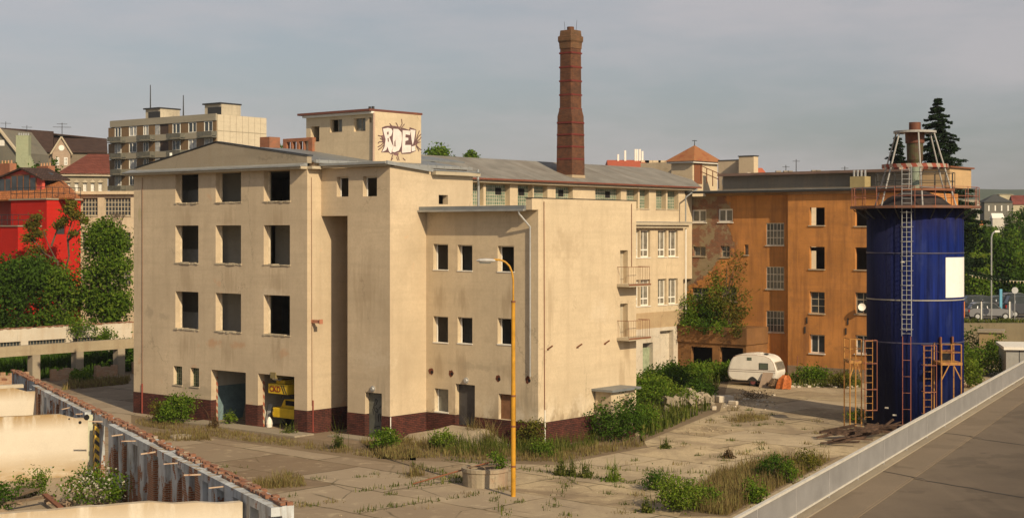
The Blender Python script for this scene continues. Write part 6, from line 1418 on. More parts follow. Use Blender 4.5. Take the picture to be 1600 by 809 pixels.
slab(r, [(0, -.4, zt + .05), (xs_, -.4, zt + .05), (xs_, 6, zr_), (0, 6, zr_ + .6)], .2); slab(r, [(xs_ + .05, -.4, zt + .05), (xe, -.4, zt + .05), (xe, 6, zr2), (xs_ + .05, 6, zr2)], .2); slab(r, [(0, 6.01, zr_ + .6), (xe, 6.01, zr2), (xe, 14, zt), (0, 14, zt)], .2); r.build('roof', M['tile_dark'], ma)
xg0, xg1 = MA.lx(82, -.6), MA.lx(110, -.6); zg_ = MA.lz(xg0, -.6, 239); b = MB(); b.prism([(xg0, -.7, zt - 8), (xg1, -.7, zt - 8), (xg1, -.7, zg_), ((xg0 + xg1)/2, -.7, MA.lz(xg0, -.7, 215)), (xg0, -.7, zg_)], (0, 3.5, 0)); gb_ = b.build('gable', plaster('pinkish_gable', (.40, .30, .22)), ma)
b = MB(); b.cone(((xg0 + xg1)/2, -.72, MA.lz(xg0, -.7, 231)), ((xg0 + xg1)/2, -.76, MA.lz(xg0, -.7, 231)), .45, .45, 14); b.build('round_window', M['white_paint'], gb_)
for u in (87, 100): frame_x(MA.opx(u, u + 5.5, 246, 258, -.75), -.98, 2, 2, M['white_paint'], gb_, th=.12, name='window', bottom=False)
b = MB(); 
for (xa, za), (xb_, zb_) in (((xg0 - .3, zg_ - .2), ((xg0 + xg1)/2, MA.lz(xg0, -.7, 213.5))), (((xg0 + xg1)/2, MA.lz(xg0, -.7, 213.5)), (xg1 + .3, zg_ - .2))): b.bar((xa, -.8, za), (xb_, -.8, zb_), .4, .22)
b.build('gable_moulding', M['cornice'], gb_)
ax = MA.lx(97, 3); b = MB(); z_a, z_b = zr2 - 1, MA.lz(ax, 3, 192); b.cone((ax, 3, z_a), (ax, 3, z_b), .06, .05, 5)
for dz, w_ in ((.2, .8), (.7, 1.4), (2.0, .7)): b.bar((ax - w_, 3, z_b - dz), (ax + w_, 3, z_b - dz), .07)
b.build('antenna', M['steel_dark'], ma)
for u, v in ((9, 190), (42, 196)):
    b = MB(); ax = MA.lx(u, 5); b.cone((ax, 5, zr_ - .5), (ax, 5, MA.lz(ax, 5, v)), .05, .04, 5); b.bar((ax - .8, 5, MA.lz(ax, 5, v + 3)), (ax + .8, 5, MA.lz(ax, 5, v + 3)), .06); b.build('antenna', M['steel_dark'], ma)
GN = Fr(*dp(-40, 400, 205)[:2], -14); gn = GN.empty('grey_gable_house', 'grey gabled house at the left edge of the skyline', 'house'); xe = GN.lx(26, 0); xm = GN.lx(-2, 0)
b = MB(); b.prism([(0, 0, 0), (xe, 0, 0), (xe, 0, GN.lz(xe, 0, 238)), (xm, 0, GN.lz(xm, 0, 201)), (0, 0, GN.lz(0, 0, 236))], (0, 8, 0)); b.build('wall', plaster('dark_grey_gable', (.17, .16, .13)), gn)
b = MB()
for (xa, va), (xb_, vb_) in (((xe + .4, 240), (xm, 199.5)), ((xm, 199.5), (-.4, 238))): b.bar((xa, -.15, GN.lz(xa, 0, va)), (xb_, -.15, GN.lz(xb_, 0, vb_)), .5, .22)
b.build('verge', M['cornice'], gn)
b = MB(); x_ = GN.lx(1, 0); b.box(x_ - .3, x_ + .6, -.06, -.003, GN.lz(x_, 0, 228), GN.lz(x_, 0, 219)); b.build('window', M['white_paint'], gn)
gc = thing('green_chimney', 'tall pale green chimney block with pipes on top left of the pedimented gable', 'chimney', dp(37, 400, 178)); gc.location.z = 0
k_ = 178/FPX; b = MB(); b.box(-10*k_, 9.5*k_, -.5, .5, 0, EYE + (HVP - 212)*k_); b.prism([(9.5*k_ + .003, -.4, EYE + (HVP - 262)*k_), (9.5*k_ + .003, -.4, EYE + (HVP - 243)*k_), (18*k_, -.4, EYE + (HVP - 262)*k_)], (0, .8, 0)); b.build('stack', plaster('pale_green_render', (.34, .37, .24), streak=.4), gc)
b = MB()
for i in range(5): b.cone(((-7 + 3.6*i)*k_, 0, EYE + (HVP - 212)*k_), ((-7 + 3.6*i)*k_, 0, EYE + (HVP - 208)*k_), .1, .1, 7)
b.build('flue_pipe', M['galv'], gc)
for i, (u, Y, vt, w_, lab) in enumerate(((18, 168, 236, 44, 'dark green tree crown behind the red house at the left edge'), (55, 166, 246, 36, 'green tree crown at the foot of the pale green chimney'), (85, 172, 252, 34, 'dark tree crown below the pedimented gable'))):
    gtree('background_tree', lab, u, Y, vt, w_, M['leaf_dark'], 60 + i, n=170, leaf=.4, per=18)

# ---------------------------------------------------------------- panel apartment block
PB = Fr(*dp(337, 362, 244)[:2], -38)
ap_ = PB.empty('apartment_block', 'tall panel apartment block with brown infill panels and balconies on the skyline', 'apartment block')
xl = PB.lx(172, 0); ye = PB.ly(416, 0); zt = PB.lz(0, 0, 178.5); FH = 2.78
bays = [(75, 115, 'b'), (115, 155, 'w'), (160, 205, 'b'), (205, 255, 'w'), (255, 295, 'b'), (295, 330, 'w'), (330, 366, 'b'), (370, 452, 'l'), (455, 480, 'b'), (480, 530, 'w'), (535, 580, 'b'), (580, 632, 'w'), (632, 680, 'b'), (680, 735, 'w'), (735, 755, 'b')]
bx = [(PB.lx(150 + a/4.047, 0), PB.lx(150 + c_/4.047, 0), t_) for a, c_, t_ in bays]
b = MB(); b.box(xl, 0, .25, ye, 0, zt); b.build('wall', plaster('panel_beige', (.40, .35, .26), vary=.08, streak=.3), ap_)
e = MB(); n = 8
for i in range(n): y0_, y1_2 = .3 + (ye - .3)*i/n, .3 + (ye - .3)*(i + 1)/n; [e.box(.003, .10, y0_ + .03, y1_2 - .03, k*FH + .03, min((k + 1)*FH, zt) - .03) for k in range(int(zt/FH) + 1)]
e.build('end_panel', plaster('pale_end_panel', (.62, .54, .40), vary=.06, streak=.2), ap_)
nf = int((zt - .9)/FH); z_top = zt - 1.0
brn = flat('brown_infill', (.20, .125, .06), .6); spn = plaster('panel_spandrel', (.36, .325, .25), vary=.06, streak=.2)
M['curtain'] = flat('curtained_window', (.42, .42, .40), .3, vary=.35, scale=1.3, spec=.5)
q_ = MB(); q_.box(xl - .05, .02, -.02, .249, z_top, zt + .12); q_.build('parapet', spn, ap_)
rb = random.Random(12)
for f in range(5):
    zf = z_top - (f + 1)*FH; sp_ = MB(); br_ = MB()
    sp_.box(xl, 0, -.03, .248, zf, zf + 1.05)
    for a, c_, t_ in bx:
        if t_ == 'b': br_.box(a, c_, .10, .248, zf + 1.053, zf + FH - .05)
    sp_.build('spandrel', spn, ap_); br_.each('infill_panel', brn, ap_)
    for i, (a, c_, t_) in enumerate(bx):
        if t_ == 'b': continue
        m = MB(); z0_, z1_ = zf + 1.053, zf + FH - .05
        if t_ == 'l':
            m.box(a, a + (c_ - a)*.35, .12, .24, z0_, z1_); m.build('window', M['curtain'], ap_); MB().box(a + (c_ - a)*.37, c_, .20, .245, z0_, z1_).build('loggia', flat('loggia_dark', (.07, .045, .035), .9), ap_); continue
        mid = a + (c_ - a)*rb.uniform(.4, .6)
        for xx in (a + .07, mid, c_ - .07): m.box(xx - .06, xx + .06, .10, .18, z0_, z1_)
        m.box(a, c_, .101, .179, z1_ - .1, z1_); m.box(a, c_, .101, .179, z0_, z0_ + .1); wf = m.build('window', M['white_paint'], ap_)
        MB().box(a, c_, .19, .20, z0_, z1_).build('pane', M['curtain'] if rb.random() < .5 else M['glass'], wf)
    for a, c_ in ((75, 160), (258, 345), (447, 535), (640, 735)):
        xa, xb_ = PB.lx(150 + a/4.047, -1), PB.lx(150 + c_/4.047, -1); m = MB(); m.box(xa, xb_, -1.15, -.035, zf - .02, zf + .14); m.box(xa, xb_, -1.15, -1.09, zf + .25, zf + 1.0); m.box(xa, xa + .06, -1.089, -.035, zf + .25, zf + 1.0); m.box(xb_ - .06, xb_, -1.089, -.035, zf + .25, zf + 1.0); m.build('balcony', flat('balcony_panel', (.13, .125, .10), .6, vary=.3), ap_)
for u0, u1, u2, v0 in ((227.5, 250.5, 281, 170), (320, 346, 376, 162.5)):
    y_ = 3.0; xa, xb_ = PB.lx(u0, y_), PB.lx(u1, y_); zz = PB.lz(xb_, y_, v0); b = MB(); b.box(xa, xb_, y_, PB.ly(u2, xb_), zt, zz); hh_ = b.build('roof_hut', plaster('hut_render_%d' % u0, (.50, .44, .33), streak=.7, stain=(.2, .17, .14)), ap_)
    b = MB(); b.box(xa - .3, xb_ + .05, y_ - .3, PB.ly(u2, xb_) + .2, zz + .003, zz + .25); b.box(xa + .8, xb_ - .02, y_ - .05, y_ - .003, zt + .2, zz - .45); b.build('hut_roof', M['steel_dark'], hh_)
for u, v in ((235, 133), (286.5, 149)):
    b = MB(); x_ = PB.lx(u, 4); b.cone((x_, 4, zt), (x_, 4, PB.lz(x_, 4, v)), .13, .07, 6); b.build('antenna_mast', M['steel_dark'], ap_)

# ================================================================== RIGHT: terrace with parked cars, trees, houses, hill
YT0 = 141.0; ZT = 3.05
b = MB(); b.box(38, 170, YT0, 190, -.5, ZT - .06); rt = thing('retaining_wall', 'concrete retaining wall below the car park on the right', 'retaining wall', (0, 0, 0)); rt_ = b.build('wall', plaster('dull_retaining_wall', (.23, .19, .12), streak=.7, stain=(.1, .08, .05)), rt)
props(MB().quad((38, YT0, ZT - .056), (170, YT0, ZT - .056), (170, 190, ZT - .056), (38, 190, ZT - .056)).build('car_park', flat('car_park_asphalt', (.13, .115, .095), .9)), kind='structure')
grass_patch('verge_grass', [(39, YT0 + .1), (60, YT0 + .1), (60, YT0 + 2.2), (39, YT0 + 2.2)], 2600, .35, M['weed'], 71, .05, .5, z=ZT - .05)
def car(label, X, Y, paint, L=4.4, Hh=1.62, flip=1, group='cars parked behind the retaining wall', rot=0.0, tall=0.0):
    t = thing('parked_car', label, 'car', (X, Y, ZT - .05), rot, group); s = L/4.4; h = Hh/1.62; W_ = 1.76
    low = [(-2.2, .45), (-2.12, .30), (2.12, .30), (2.2, .5), (2.16, .78), (1.95, .92), (1.15, 1.03), (-1.75, 1.06), (-2.12, .98), (-2.2, .75)]
    cab = [(1.02, 1.02), (.35, 1.52), (-.2, 1.60), (-1.3, 1.58), (-1.75, 1.45 + tall), (-2.05, 1.05)]
    def prof(P, ysec): return [[(x*s*flip*k, yy, z*h) for x, z in P] for yy, k in ysec]
    b = MB(); loft(b, prof(low, ((0, .97), (.10, 1.0), (W_ - .10, 1.0), (W_, .97)))); b.build('body', paint, t)
    b = MB(); loft(b, prof(cab, ((.10, 1.0), (.30, .95), (W_ - .30, .95), (W_ - .10, 1.0)))); b.build('glasshouse', M['glass'], t)
    rf = [(.42, 1.49), (.35, 1.545), (-.2, 1.63), (-1.32, 1.61), (-1.72, 1.50 + tall), (-1.68, 1.46 + tall), (-1.3, 1.56), (-.2, 1.575)]
    b = MB(); loft(b, prof(rf, ((.20, .97), (.34, 1.0), (W_ - .34, 1.0), (W_ - .20, .97)))); rfo = b.build('roof', paint, t)
    pl_ = MB()
    for xa, xb_ in (((1.0, 1.03), (.38, 1.52)), ((-.35, 1.05), (-.42, 1.58)), ((-1.35, 1.05), (-1.28, 1.57)), ((-2.02, 1.05), (-1.72, 1.47 + tall))):
        pl_.bar((xa[0]*s*flip, .085, xa[1]*h), (xb_[0]*s*flip*.97, .22, xb_[1]*h), .09)
    pl_.each('window_pillar', paint, t)
    for xx in (-1.35, 1.38):
        for yy in (-.02, W_ - .2):
            w_ = MB(); w_.cone((xx*s*flip, yy, .33), (xx*s*flip, yy + .22, .33), .33, .33, 18); wo_ = w_.build('wheel', M['tyre'], t); MB().cone((xx*s*flip, yy - .012, .33), (xx*s*flip, yy - .002, .33), .21, .21, 12).build('rim', M['galv'], wo_)
    b = MB(); b.box(min(2.12*s*flip, 2.2*s*flip), max(2.12*s*flip, 2.2*s*flip), .02, .3, .68*h, .84*h); b.build('headlight', M['glass_dull'], t)
    b = MB(); b.box(min(-2.2*s*flip, -2.12*s*flip), max(-2.2*s*flip, -2.12*s*flip), .0, .25, .72*h, .95*h); b.build('tail_light', flat('tail_red', (.35, .02, .015), .3), t)
    b = MB(); b.box(-2.1*s, 2.1*s, .0, .03, .28, .42) if False else b.box(-1.0*s, 1.0*s, -.006, -.001, .30, .40); b.build('side_skirt', M['tyre'], t)
    return t
M['tyre'] = flat('tyre_black', (.02, .02, .02), .9)
def paintm(name, c): 
    N = NT(name); N.col(c); N.b.inputs['Coat Weight'].default_value = .6; N.b.inputs['Coat Roughness'].default_value = .08; return N.rough(.35, .35, .5)
def cX(u, Y): return (u - CXP)/FPX*Y
car('silver compact SUV parked nearest, in the row behind the grass verge', cX(1549, 146), 146, paintm('silver_paint', (.22, .22, .225)), 4.35, 1.66)
car('grey estate car parked behind the silver SUV', cX(1542, 153), 153, paintm('grey_paint', (.10, .10, .11)), 4.7, 2.05, tall=.12)
car('black car with red tail light just left of the silver SUV', cX(1512, 151), 151, paintm('black_paint', (.02, .02, .025)), 4.3, 1.5, flip=-1)
car('pale blue-grey car parked behind the front of the silver SUV', cX(1577, 156), 156, paintm('pale_blue_paint', (.14, .16, .18)), 4.4, 1.9)
car('dark van parked at the right edge beside the round road sign', cX(1610, 150), 150, paintm('dark_van_paint', (.06, .065, .075)), 4.9, 2.1, tall=.2)
car('light grey car at the back right behind the sign post', cX(1596, 162), 162, paintm('light_grey_paint', (.2, .2, .21)), 4.5, 1.95)
k_ = 142.5/FPX
gl_ = thing('car_park_lamp', 'slender grey lamp post with a short curved arm above the parked cars', 'street lamp', (cX(1549, 142.5), 142.5, ZT - .06))
hz_ = lambda v: EYE - (v - HVP)*k_ - ZT + .06
b = MB(); b.tube([(0, 0, 0), (0, 0, hz_(372)), (.08, 0, hz_(366)), (.22, 0, hz_(363)), (.5, 0, hz_(361.5))], .075, 8); b.build('pole', M['galv'], gl_); b = MB(); b.box(.3, .75, -.12, .12, hz_(363), hz_(360)); b.build('lamp_head', M['white_paint'], gl_)
sg = thing('road_sign', 'round road sign on a grey post at the car park edge', 'road sign', (cX(1585.5, 143), 143, ZT - .06)); k_ = 143/FPX
b = MB(); b.cone((0, 0, 0), (0, 0, 53*k_), .04, .04, 6); b.build('post', M['galv'], sg); b = MB(); b.cone((0, -.05, 49*k_), (0, -.08, 49*k_), .31, .31, 20); b.build('sign_disc', M['galv'], sg)
bp_ = thing('blue_post', 'short blue and white post among the parked cars', 'post', (cX(1563.5, 148), 148, ZT - .06)); b = MB(); b.box(-.12, .12, -.12, .12, 0, 2.9); b.build('post', flat('pale_blue_post', (.12, .35, .48), .5), bp_)
for i, (u, lab) in enumerate(((1534, 'white-topped gate post left of the slender lamp post'), (1578, 'white gate post between the slender lamp post and the round sign'), (1505.5, 'orange marker post beside the silo edge on the car park'))):
    t = thing('marker_post', lab, 'post', (cX(u, 143.5), 143.5, ZT - .06)); b = MB(); b.box(-.10, .10, -.10, .10, 0, 1.9); b.build('post', M['white_paint'] if i < 2 else flat('orange_post', (.55, .17, .04), .6), t); b = MB(); b.box(-.12, .12, -.12, .12, 1.902, 2.0); b.build('cap', M['steel_dark'], t)
pn = thing('pennant_string', 'string of small pennants sagging over the parked cars', 'pennant string', (cX(1514, 144), 144, 0)); b = MB(); fl_ = MB(); pts = []
for i in range(27): t_ = i/26; pts.append((8.5*t_, 0, EYE - (429 - HVP)*144/FPX - 1.1*math.sin(math.pi*t_*.8)*.55))
b.tube(pts, .012, 4)
for i in range(1, 26): x, y, z = pts[i]; fl_.prism([(x - .07, -.005, z - .02), (x + .07, -.005, z - .02), (x, -.005, z - .24)], (0, .01, 0))
b.build('string', M['white_paint'], pn); fl_.build('pennant', flat('pale_pennant', (.45, .38, .22), .7), pn)
hu = thing('concrete_hut', 'ivy-grown concrete hut standing below the car park wall', 'hut', (cX(1547, 131), 131, 0), math.radians(-20)); k_ = 131/FPX
b = MB(); b.box(-.9, 1.0, 0, 2.4, 0, EYE - (520 - HVP)*k_); b.build('wall', plaster('tan_hut', (.34, .25, .13), streak=.7), hu); b = MB(); b.box(-1.05, 1.15, -.15, 2.55, EYE - (519.5 - HVP)*k_, EYE - (516 - HVP)*k_); b.build('roof', M['concrete'], hu)
sh = thing('metal_shed', 'pale sheet-metal shed with a white roof at the right edge', 'shed', (cX(1572, 118), 118, 0), math.radians(-10)); k_ = 118/FPX; zz = EYE - (546 - HVP)*k_
b = MB(); b.box(0, 5, 0, 4, 0, zz); b.build('wall', flat('grey_sheet_wall', (.33, .33, .31), .5, .2), sh); b = MB(); b.prism([(-.2, -.25, zz + .003), (5.3, -.25, zz + .003), (5.3, 4.3, zz + .12), (-.2, 4.3, zz + .12)], (0, 0, .22)); b.build('roof', M['white_paint'], sh); b = MB()
for x in (1.0, 2.0): b.box(x - .02, x + .02, -.03, -.003, 0, zz - .02)
b.build('door_seam', M['steel_dark'], sh)
for i, (u, v, Y, r, h, mt, lab) in enumerate(((1518, 0, 124, 2.0, 2.2, 'leaf_mid', 'bright green bush just right of the blue silo base'), (1540, 0, 121, 2.2, 2.0, 'leaf_mid', 'green bush in front of the concrete hut'), (1528, 0, 134, 1.8, 3.0, 'leaf_dark', 'dark bush in the shade against the retaining wall'), (1560, 0, 128, 1.2, 3.1, 'leaf_mid', 'ivy clump hanging over the concrete hut'), (1512, 0, 112, 1.5, 2.3, 'leaf_light', 'light green bush low behind the railing by the silo'))):
    make_bush('wall_bush', lab, (cX(u, Y), Y, 0), r, h, M[mt], 1300, .2, 80 + i)
# trees behind the car park
tl = ((1512, 186, 338, 50, 'leaf_mid', 'leafy green tree right behind the silo edge above the cars'), (1535, 196, 352, 46, 'leaf_dark', 'dark tree in the middle of the slope above the cars'), (1566, 192, 372, 60, 'leaf_dark', 'broad dark pine-like tree behind the lamp post'), (1594, 190, 400, 40, 'leaf_mid', 'green tree at the right edge above the dark van'),
      (1585, 250, 330, 50, 'leaf_dark', 'large dark tree on the slope at the right edge'), (1553, 260, 346, 52, 'leaf_mid', 'green tree below the white house roof'), (1518, 270, 334, 40, 'leaf_olive', 'yellowish tree left of the white house roof'), (1606, 262, 318, 46, 'leaf_dark', 'tall dark tree beyond the right edge'), (1528, 182, 395, 40, 'leaf_light', 'light green shrubby tree just over the parked estate car'), (1598, 300, 345, 50, 'leaf_mid', 'rounded green tree far up the right slope'), (1500, 200, 372, 34, 'leaf_light', 'light green tree half hidden by the silo'), (1508, 210, 328, 44, 'leaf_mid', 'tall green tree whose top shows below the silo platform rail'), (1548, 205, 362, 50, 'leaf_mid', 'green tree just left of the lamp head'), (1580, 215, 352, 54, 'leaf_mid', 'green tree just right of the lamp head'), (1530, 176, 410, 44, 'leaf_mid', 'low green tree behind the grey estate car'), (1590, 178, 418, 40, 'leaf_dark', 'low dark tree behind the light grey car'))
for i, (u, Y, vt, w_, mt, lab) in enumerate(tl): gtree('slope_tree', lab, u, Y, vt, w_, M[mt], 90 + i, n=320, leaf=.42, per=20, group='trees on the slope behind the car park')
for i, (u, Y, vt, w_, lab) in enumerate(((684, 215, 222, 50, 'round dark green treetop above the roof right of the painted letters'), (735, 222, 235, 30, 'smaller green treetop over the corrugated roof ridge'), (440, 260, 226, 28, 'small green treetop between the brick chimneys'))):
    gtree('skyline_tree', lab, u, Y, vt, w_, M['leaf_mid'], 110 + i, n=240, leaf=.4, per=20, vb=300)
def spruce(name, label, u, Y, vt, rbase, seed, z0=2.0):
    X = cX(u, Y); zt = EYE - (vt - HVP)*Y/FPX; t = thing(name, label, 'tree', (X, Y, 0)); rg_ = np.random.default_rng(seed); P = []; b = MB(); b.cone((0, 0, 0), (0, 0, zt - .3), .28, .03, 8)
    z = z0; hgt = zt - z0
    while z < zt - .2:
        f = (zt - z)/hgt; R = rbase*f**.85; nb = max(4, int(5 + 3*f)); a0 = rg_.uniform(0, 6.28)
        for k in range(nb):
            a = a0 + 6.283*k/nb + rg_.uniform(-.25, .25); r = R*rg_.uniform(.55, 1.18) + .12; dr = -.28*r + rg_.uniform(-.25, .3)
            b.cone((0, 0, z), (math.cos(a)*r*.8, math.sin(a)*r*.8, z + dr*.8), .05*f + .01, .01, 4)
            m = int(30 + 95*r); s = rg_.random(m)**.75; w_ = (rg_.random(m) - .5)*(.75*r*(1 - .55*s) + .15)
            up = .16*r*np.maximum(s - .75, 0)*4*.35
            P.append(np.stack([np.cos(a)*r*s - np.sin(a)*w_, np.sin(a)*r*s + np.cos(a)*w_, z + dr*s + up - rg_.random(m)*.30*(.4 + f)], 1))
        z += .30 + .22*f
    mesh_np('needles', leaf_quads(np.concatenate(P), .26, rg_, flatness=.3, aspect=.45), 4, M['needle'], t); b.build('trunk', M['bark'], t); return t
spruce('spruce_tree', 'tall dark spruce rising behind the top of the blue silo', 1466, 134, 148, 5.2, 120, z0=9.0)
spruce('spruce_tree', 'smaller spruce top seen through the frame on the silo roof', 1402, 140, 208, 3.6, 121, z0=10.0)
# far houses on the slope
def far_house(label, u0, u1, Y, v_eave, v_ridge, wall, roof, hip=True, wins=0, base=0, dep=None):
    X0_, X1_ = cX(u0, Y), cX(u1, Y); w_ = X1_ - X0_; k = Y/FPX; ze_, zr__ = EYE - (v_eave - HVP)*k, EYE - (v_ridge - HVP)*k; D = dep or w_*.8
    t = thing('far_house', label, 'house', (X0_, Y, 0)); b = MB(); b.box(0, w_, 0, D, 0, ze_); b.build('wall', wall, t); r = MB(); o = .04*w_; f = .46 if hip else 0
    r.add([(-o, -o, ze_ + .01), (w_ + o, -o, ze_ + .01), (w_ + o, D + o, ze_ + .01), (-o, D + o, ze_ + .01), (w_*f, D/2, zr__), (w_*(1 - f), D/2, zr__)], [(0,1,5,4), (1,2,5), (2,3,4,5), (3,0,4), (3,2,1,0)]); r.build('roof', roof, t)
    for i in range(wins): x = w_*(i + .7)/(wins + .4); m = MB(); m.box(x - .022*w_, x + .022*w_, -.06, -.003, ze_ - 1.9, ze_ - .7) ; m.build('window', M['white_paint'], t)
    return t
dkr = flat('slate_grey_roof', (.06, .062, .06), .8); bei = plaster('far_beige', (.50, .44, .30)); grw = plaster('far_grey', (.17, .165, .14))
far_house('dark house with a grey pyramid roof on the wooded slope', 1538, 1582, 330, 316, 303.5, grw, dkr, True, 4)
far_house('pale beige block behind the pyramid-roofed house', 1562, 1584, 380, 304, 303, bei, bei, False, 0)
far_house('house with a dark red roof at the right end of the slope', 1583, 1612, 360, 320, 305, bei, tiles('far_red_tiles', (.17, .05, .04), 1.2, 1.2), False, 0)
far_house('white-roofed house low among the slope trees', 1551, 1569, 290, 341, 333, plaster('far_white', (.6, .56, .48)), M['white_paint'], False)
far_house('pale building just behind the silo platform railing', 1503, 1531, 300, 318, 312, plaster('far_pale', (.55, .53, .46)), M['concrete'], False)
far_house('orange-roofed house low on the slope left of the white roof', 1521, 1536, 300, 352, 344, bei, M['tile_orange'], False)
rh_ = far_house('red-roofed house on the skyline left of the tent-roofed pavilion', 952, 1012, 185, 262, 247.5, M['plaster_fine'], flat('plain_red_roof', (.42, .10, .05), .8), False, 0, dep=9); k_ = 185/FPX; b = MB()
for u, v in ((977, 235), (993, 233), (996, 233), (1000, 233), (966, 241), (1004, 236)): b.box(cX(u, 189) - cX(952, 185) - .11, cX(u, 189) - cX(952, 185) + .11, 4, 4.3, EYE + (HVP - 250)*k_, EYE + (HVP - v)*k_*1.02)
b.build('antenna_panel', M['white_paint'], rh_); b = MB()
for u in (1008, 1014, 1026, 1035): b.box(cX(u, 188) - cX(952, 185) - .5, cX(u, 188) - cX(952, 185) + .5, 3, 4, 10, EYE + (HVP - 250)*k_*1.01)
b.build('chimney', M['plaster_fine'], rh_)
far_house('small red roof end right of the parapet pillar', 1170, 1197, 190, 272, 261, M['plaster_fine'], flat('bright_red_roof', (.50, .13, .06), .8), False, dep=6)
fr_ = far_house('low roofline with chimney stubs far behind the orange building', 1200, 1345, 210, 272, 269, M['plaster'], M['tile_dark'], False, dep=8); b = MB()
for u in (1216, 1228, 1234, 1256, 1272, 1278, 1297, 1300): b.box(cX(u, 214) - cX(1200, 210) - .35, cX(u, 214) - cX(1200, 210) + .35, 3.6, 4.4, 15, EYE + (HVP - 266 - (u % 3))*214/FPX)
b.build('chimney', M['concrete'], fr_); b = MB()
for u, v in ((1244, 249), (1228, 258), (1320, 260)): x = cX(u, 214) - cX(1200, 210); b.cone((x, 4, 18), (x, 4, EYE + (HVP - v)*214/FPX), .07, .05, 5); b.bar((x - .5, 4, EYE + (HVP - v - 3)*214/FPX), (x + .5, 4, EYE + (HVP - v - 3)*214/FPX), .06)
b.build('antenna', M['steel_dark'], fr_)
# wooded hill on the horizon
n = 90; b = MB(); vs = []; hr = random.Random(14)
prof = lambda x: 88 + 22*math.exp(-((x - 900)/520.)**2) + 9*math.sin(x*.0041 + 1) + 5*math.sin(x*.011) + hr.uniform(-1.2, 1.2)
for i in range(n):
    x = -2200 + 4800*i/(n - 1); p_ = prof(x)
    for (yy, f) in ((1900, 0), (2300, .35), (2750, .8), (3000, 1.0), (3400, .9)): vs.append((x, yy + 60*math.sin(x*.003), p_*f - .5))
b.add(vs, [(i*5 + j, (i+1)*5 + j, (i+1)*5 + j + 1, i*5 + j + 1) for i in range(n - 1) for j in range(4)])
def hillmat():
    N = NT('wooded_hill'); n = N.noise(.02, 6, .7); N.col(N.mix(N.ramp(n, [(.35, 0.), (.65, 1.)]), (.03, .05, .02), (.07, .085, .035))); return N.rough(1.0, spec=0)
props(b.build('hills', hillmat(), smooth=True), kind='structure')
# far wood behind the slope trees
rg = np.random.default_rng(77); blobs = [(rg.uniform(60, 330), rg.uniform(330, 520), rg.uniform(1, 6), rg.uniform(7, 12), rg.uniform(7, 12), rg.uniform(6, 10)) for _ in range(70)]
pts, _ = crown_points(blobs, 1400, 16, 1.4, rg, .6); o = mesh_np('far_wood', leaf_quads(pts, 1.5, rg), 4, M['leaf_dark']); props(o, kind='stuff')

# ================================================================== YARD: rubble, timber, weeds
rb_ = thing('rubble_heap', 'heap of pale broken stones at the yard edge below the green bushes', 'rubble heap', gp(1060, 640)); rb_['kind'] = 'stuff'; b = MB(); q = random.Random(6); o0 = gp(1060, 640)
for k in range(230):
    u = q.triangular(1018, 1122, 1075); v = 622 + (1122 - u)*.16 + q.uniform(-3, 9); g = gp(u, v) - o0; s_ = q.uniform(.10, .48)
    hgt = .75*max(0, 1 - ((u - 1072)/52)**2)*q.random()
    b.obox((g.x, g.y, hgt + s_*.2), s_*q.uniform(.7, 1.6), s_, s_*q.uniform(.4, .9), Matrix.Rotation(q.uniform(0, 3), 3, (q.random(), q.random(), q.random() + .2)))
b.build('stones', plaster('pale_rubble', (.40, .34, .25), vary=.4, bumpy=.6, fine=8), rb_)
for i, (u, v, s_, lab) in enumerate(((1132, 628, .75, 'long pale stone block lying apart at the right end of the rubble heap'), (1116, 640, .4, 'small white stone on the yard in front of the rubble heap'), (1146, 632, .45, 'roundish pale stone beside the long block near the caravan'))):
    t = thing('loose_stone', lab, 'stone', gp(u, v)); b = MB(); b.obox((0, 0, s_*.3), s_*1.5, s_*.7, s_*.6, Matrix.Rotation(.4 + i, 3, 'Z')); b.build('stone', M['whitewash'], t, bevel=.05)
tp_ = thing('timber_pile', 'heap of old dark beams and boards lying at the foot of the blue silo', 'timber pile', gp(1340, 685)); o0 = gp(1340, 685); b = MB(); q = random.Random(2)
for k in range(34):
    u = q.uniform(1305, 1392); v = 690 - (u - 1305)*.18 + q.uniform(-6, 8); g = gp(u, v) - o0; a = q.uniform(-.5, .6); L = q.uniform(.8, 2.6)
    b.bar((g.x - math.cos(a)*L/2, g.y - math.sin(a)*L/2, .08 + q.uniform(0, .5)), (g.x + math.cos(a)*L/2, g.y + math.sin(a)*L/2, .12 + q.uniform(0, .7)), q.uniform(.09, .24), q.uniform(.05, .16))
g = gp(1293, 679) - o0; h = gp(1338, 678) - o0; b.bar((g.x, g.y, .1), (h.x, h.y, .25), .2, .16); b.build('beams', flat('old_dark_timber', (.075, .045, .03), .9, vary=.6, scale=4, bumpy=.4), tp_)
lr = thing('litter', 'scattered pale rubbish and stones along the foot of the orange building', 'rubble', gp(1270, 600)); lr['kind'] = 'stuff'; b = MB(); o0 = gp(1270, 600)
for k in range(70): g = gp(q.uniform(1225, 1340), q.uniform(594, 606)) - o0; s_ = q.uniform(.06, .26); b.obox((g.x, g.y, s_*.25), s_*1.4, s_, s_*.5, Matrix.Rotation(q.uniform(0, 3), 3, 'Z'))
for k in range(40): g = gp(q.uniform(1130, 1215), q.uniform(612, 640)) - o0; s_ = q.uniform(.05, .2); b.obox((g.x, g.y, s_*.25), s_*1.4, s_, s_*.5, Matrix.Rotation(q.uniform(0, 3), 3, 'Z'))
b.build('litter', M['whitewash'], lr)
mh = thing('ground_ring', 'low ring of broken concrete with dry grass in the yard before the garages', 'manhole', gp(282, 684)); b = MB(); b.lathe([(.62, 0), (.62, .16), (.42, .18), (.42, .02)], n=16); b.build('ring', M['concrete'], mh); b = MB(); b.lathe([(.41, .03), (.02, .03)], n=14); b.build('lid', M['dark'], mh)

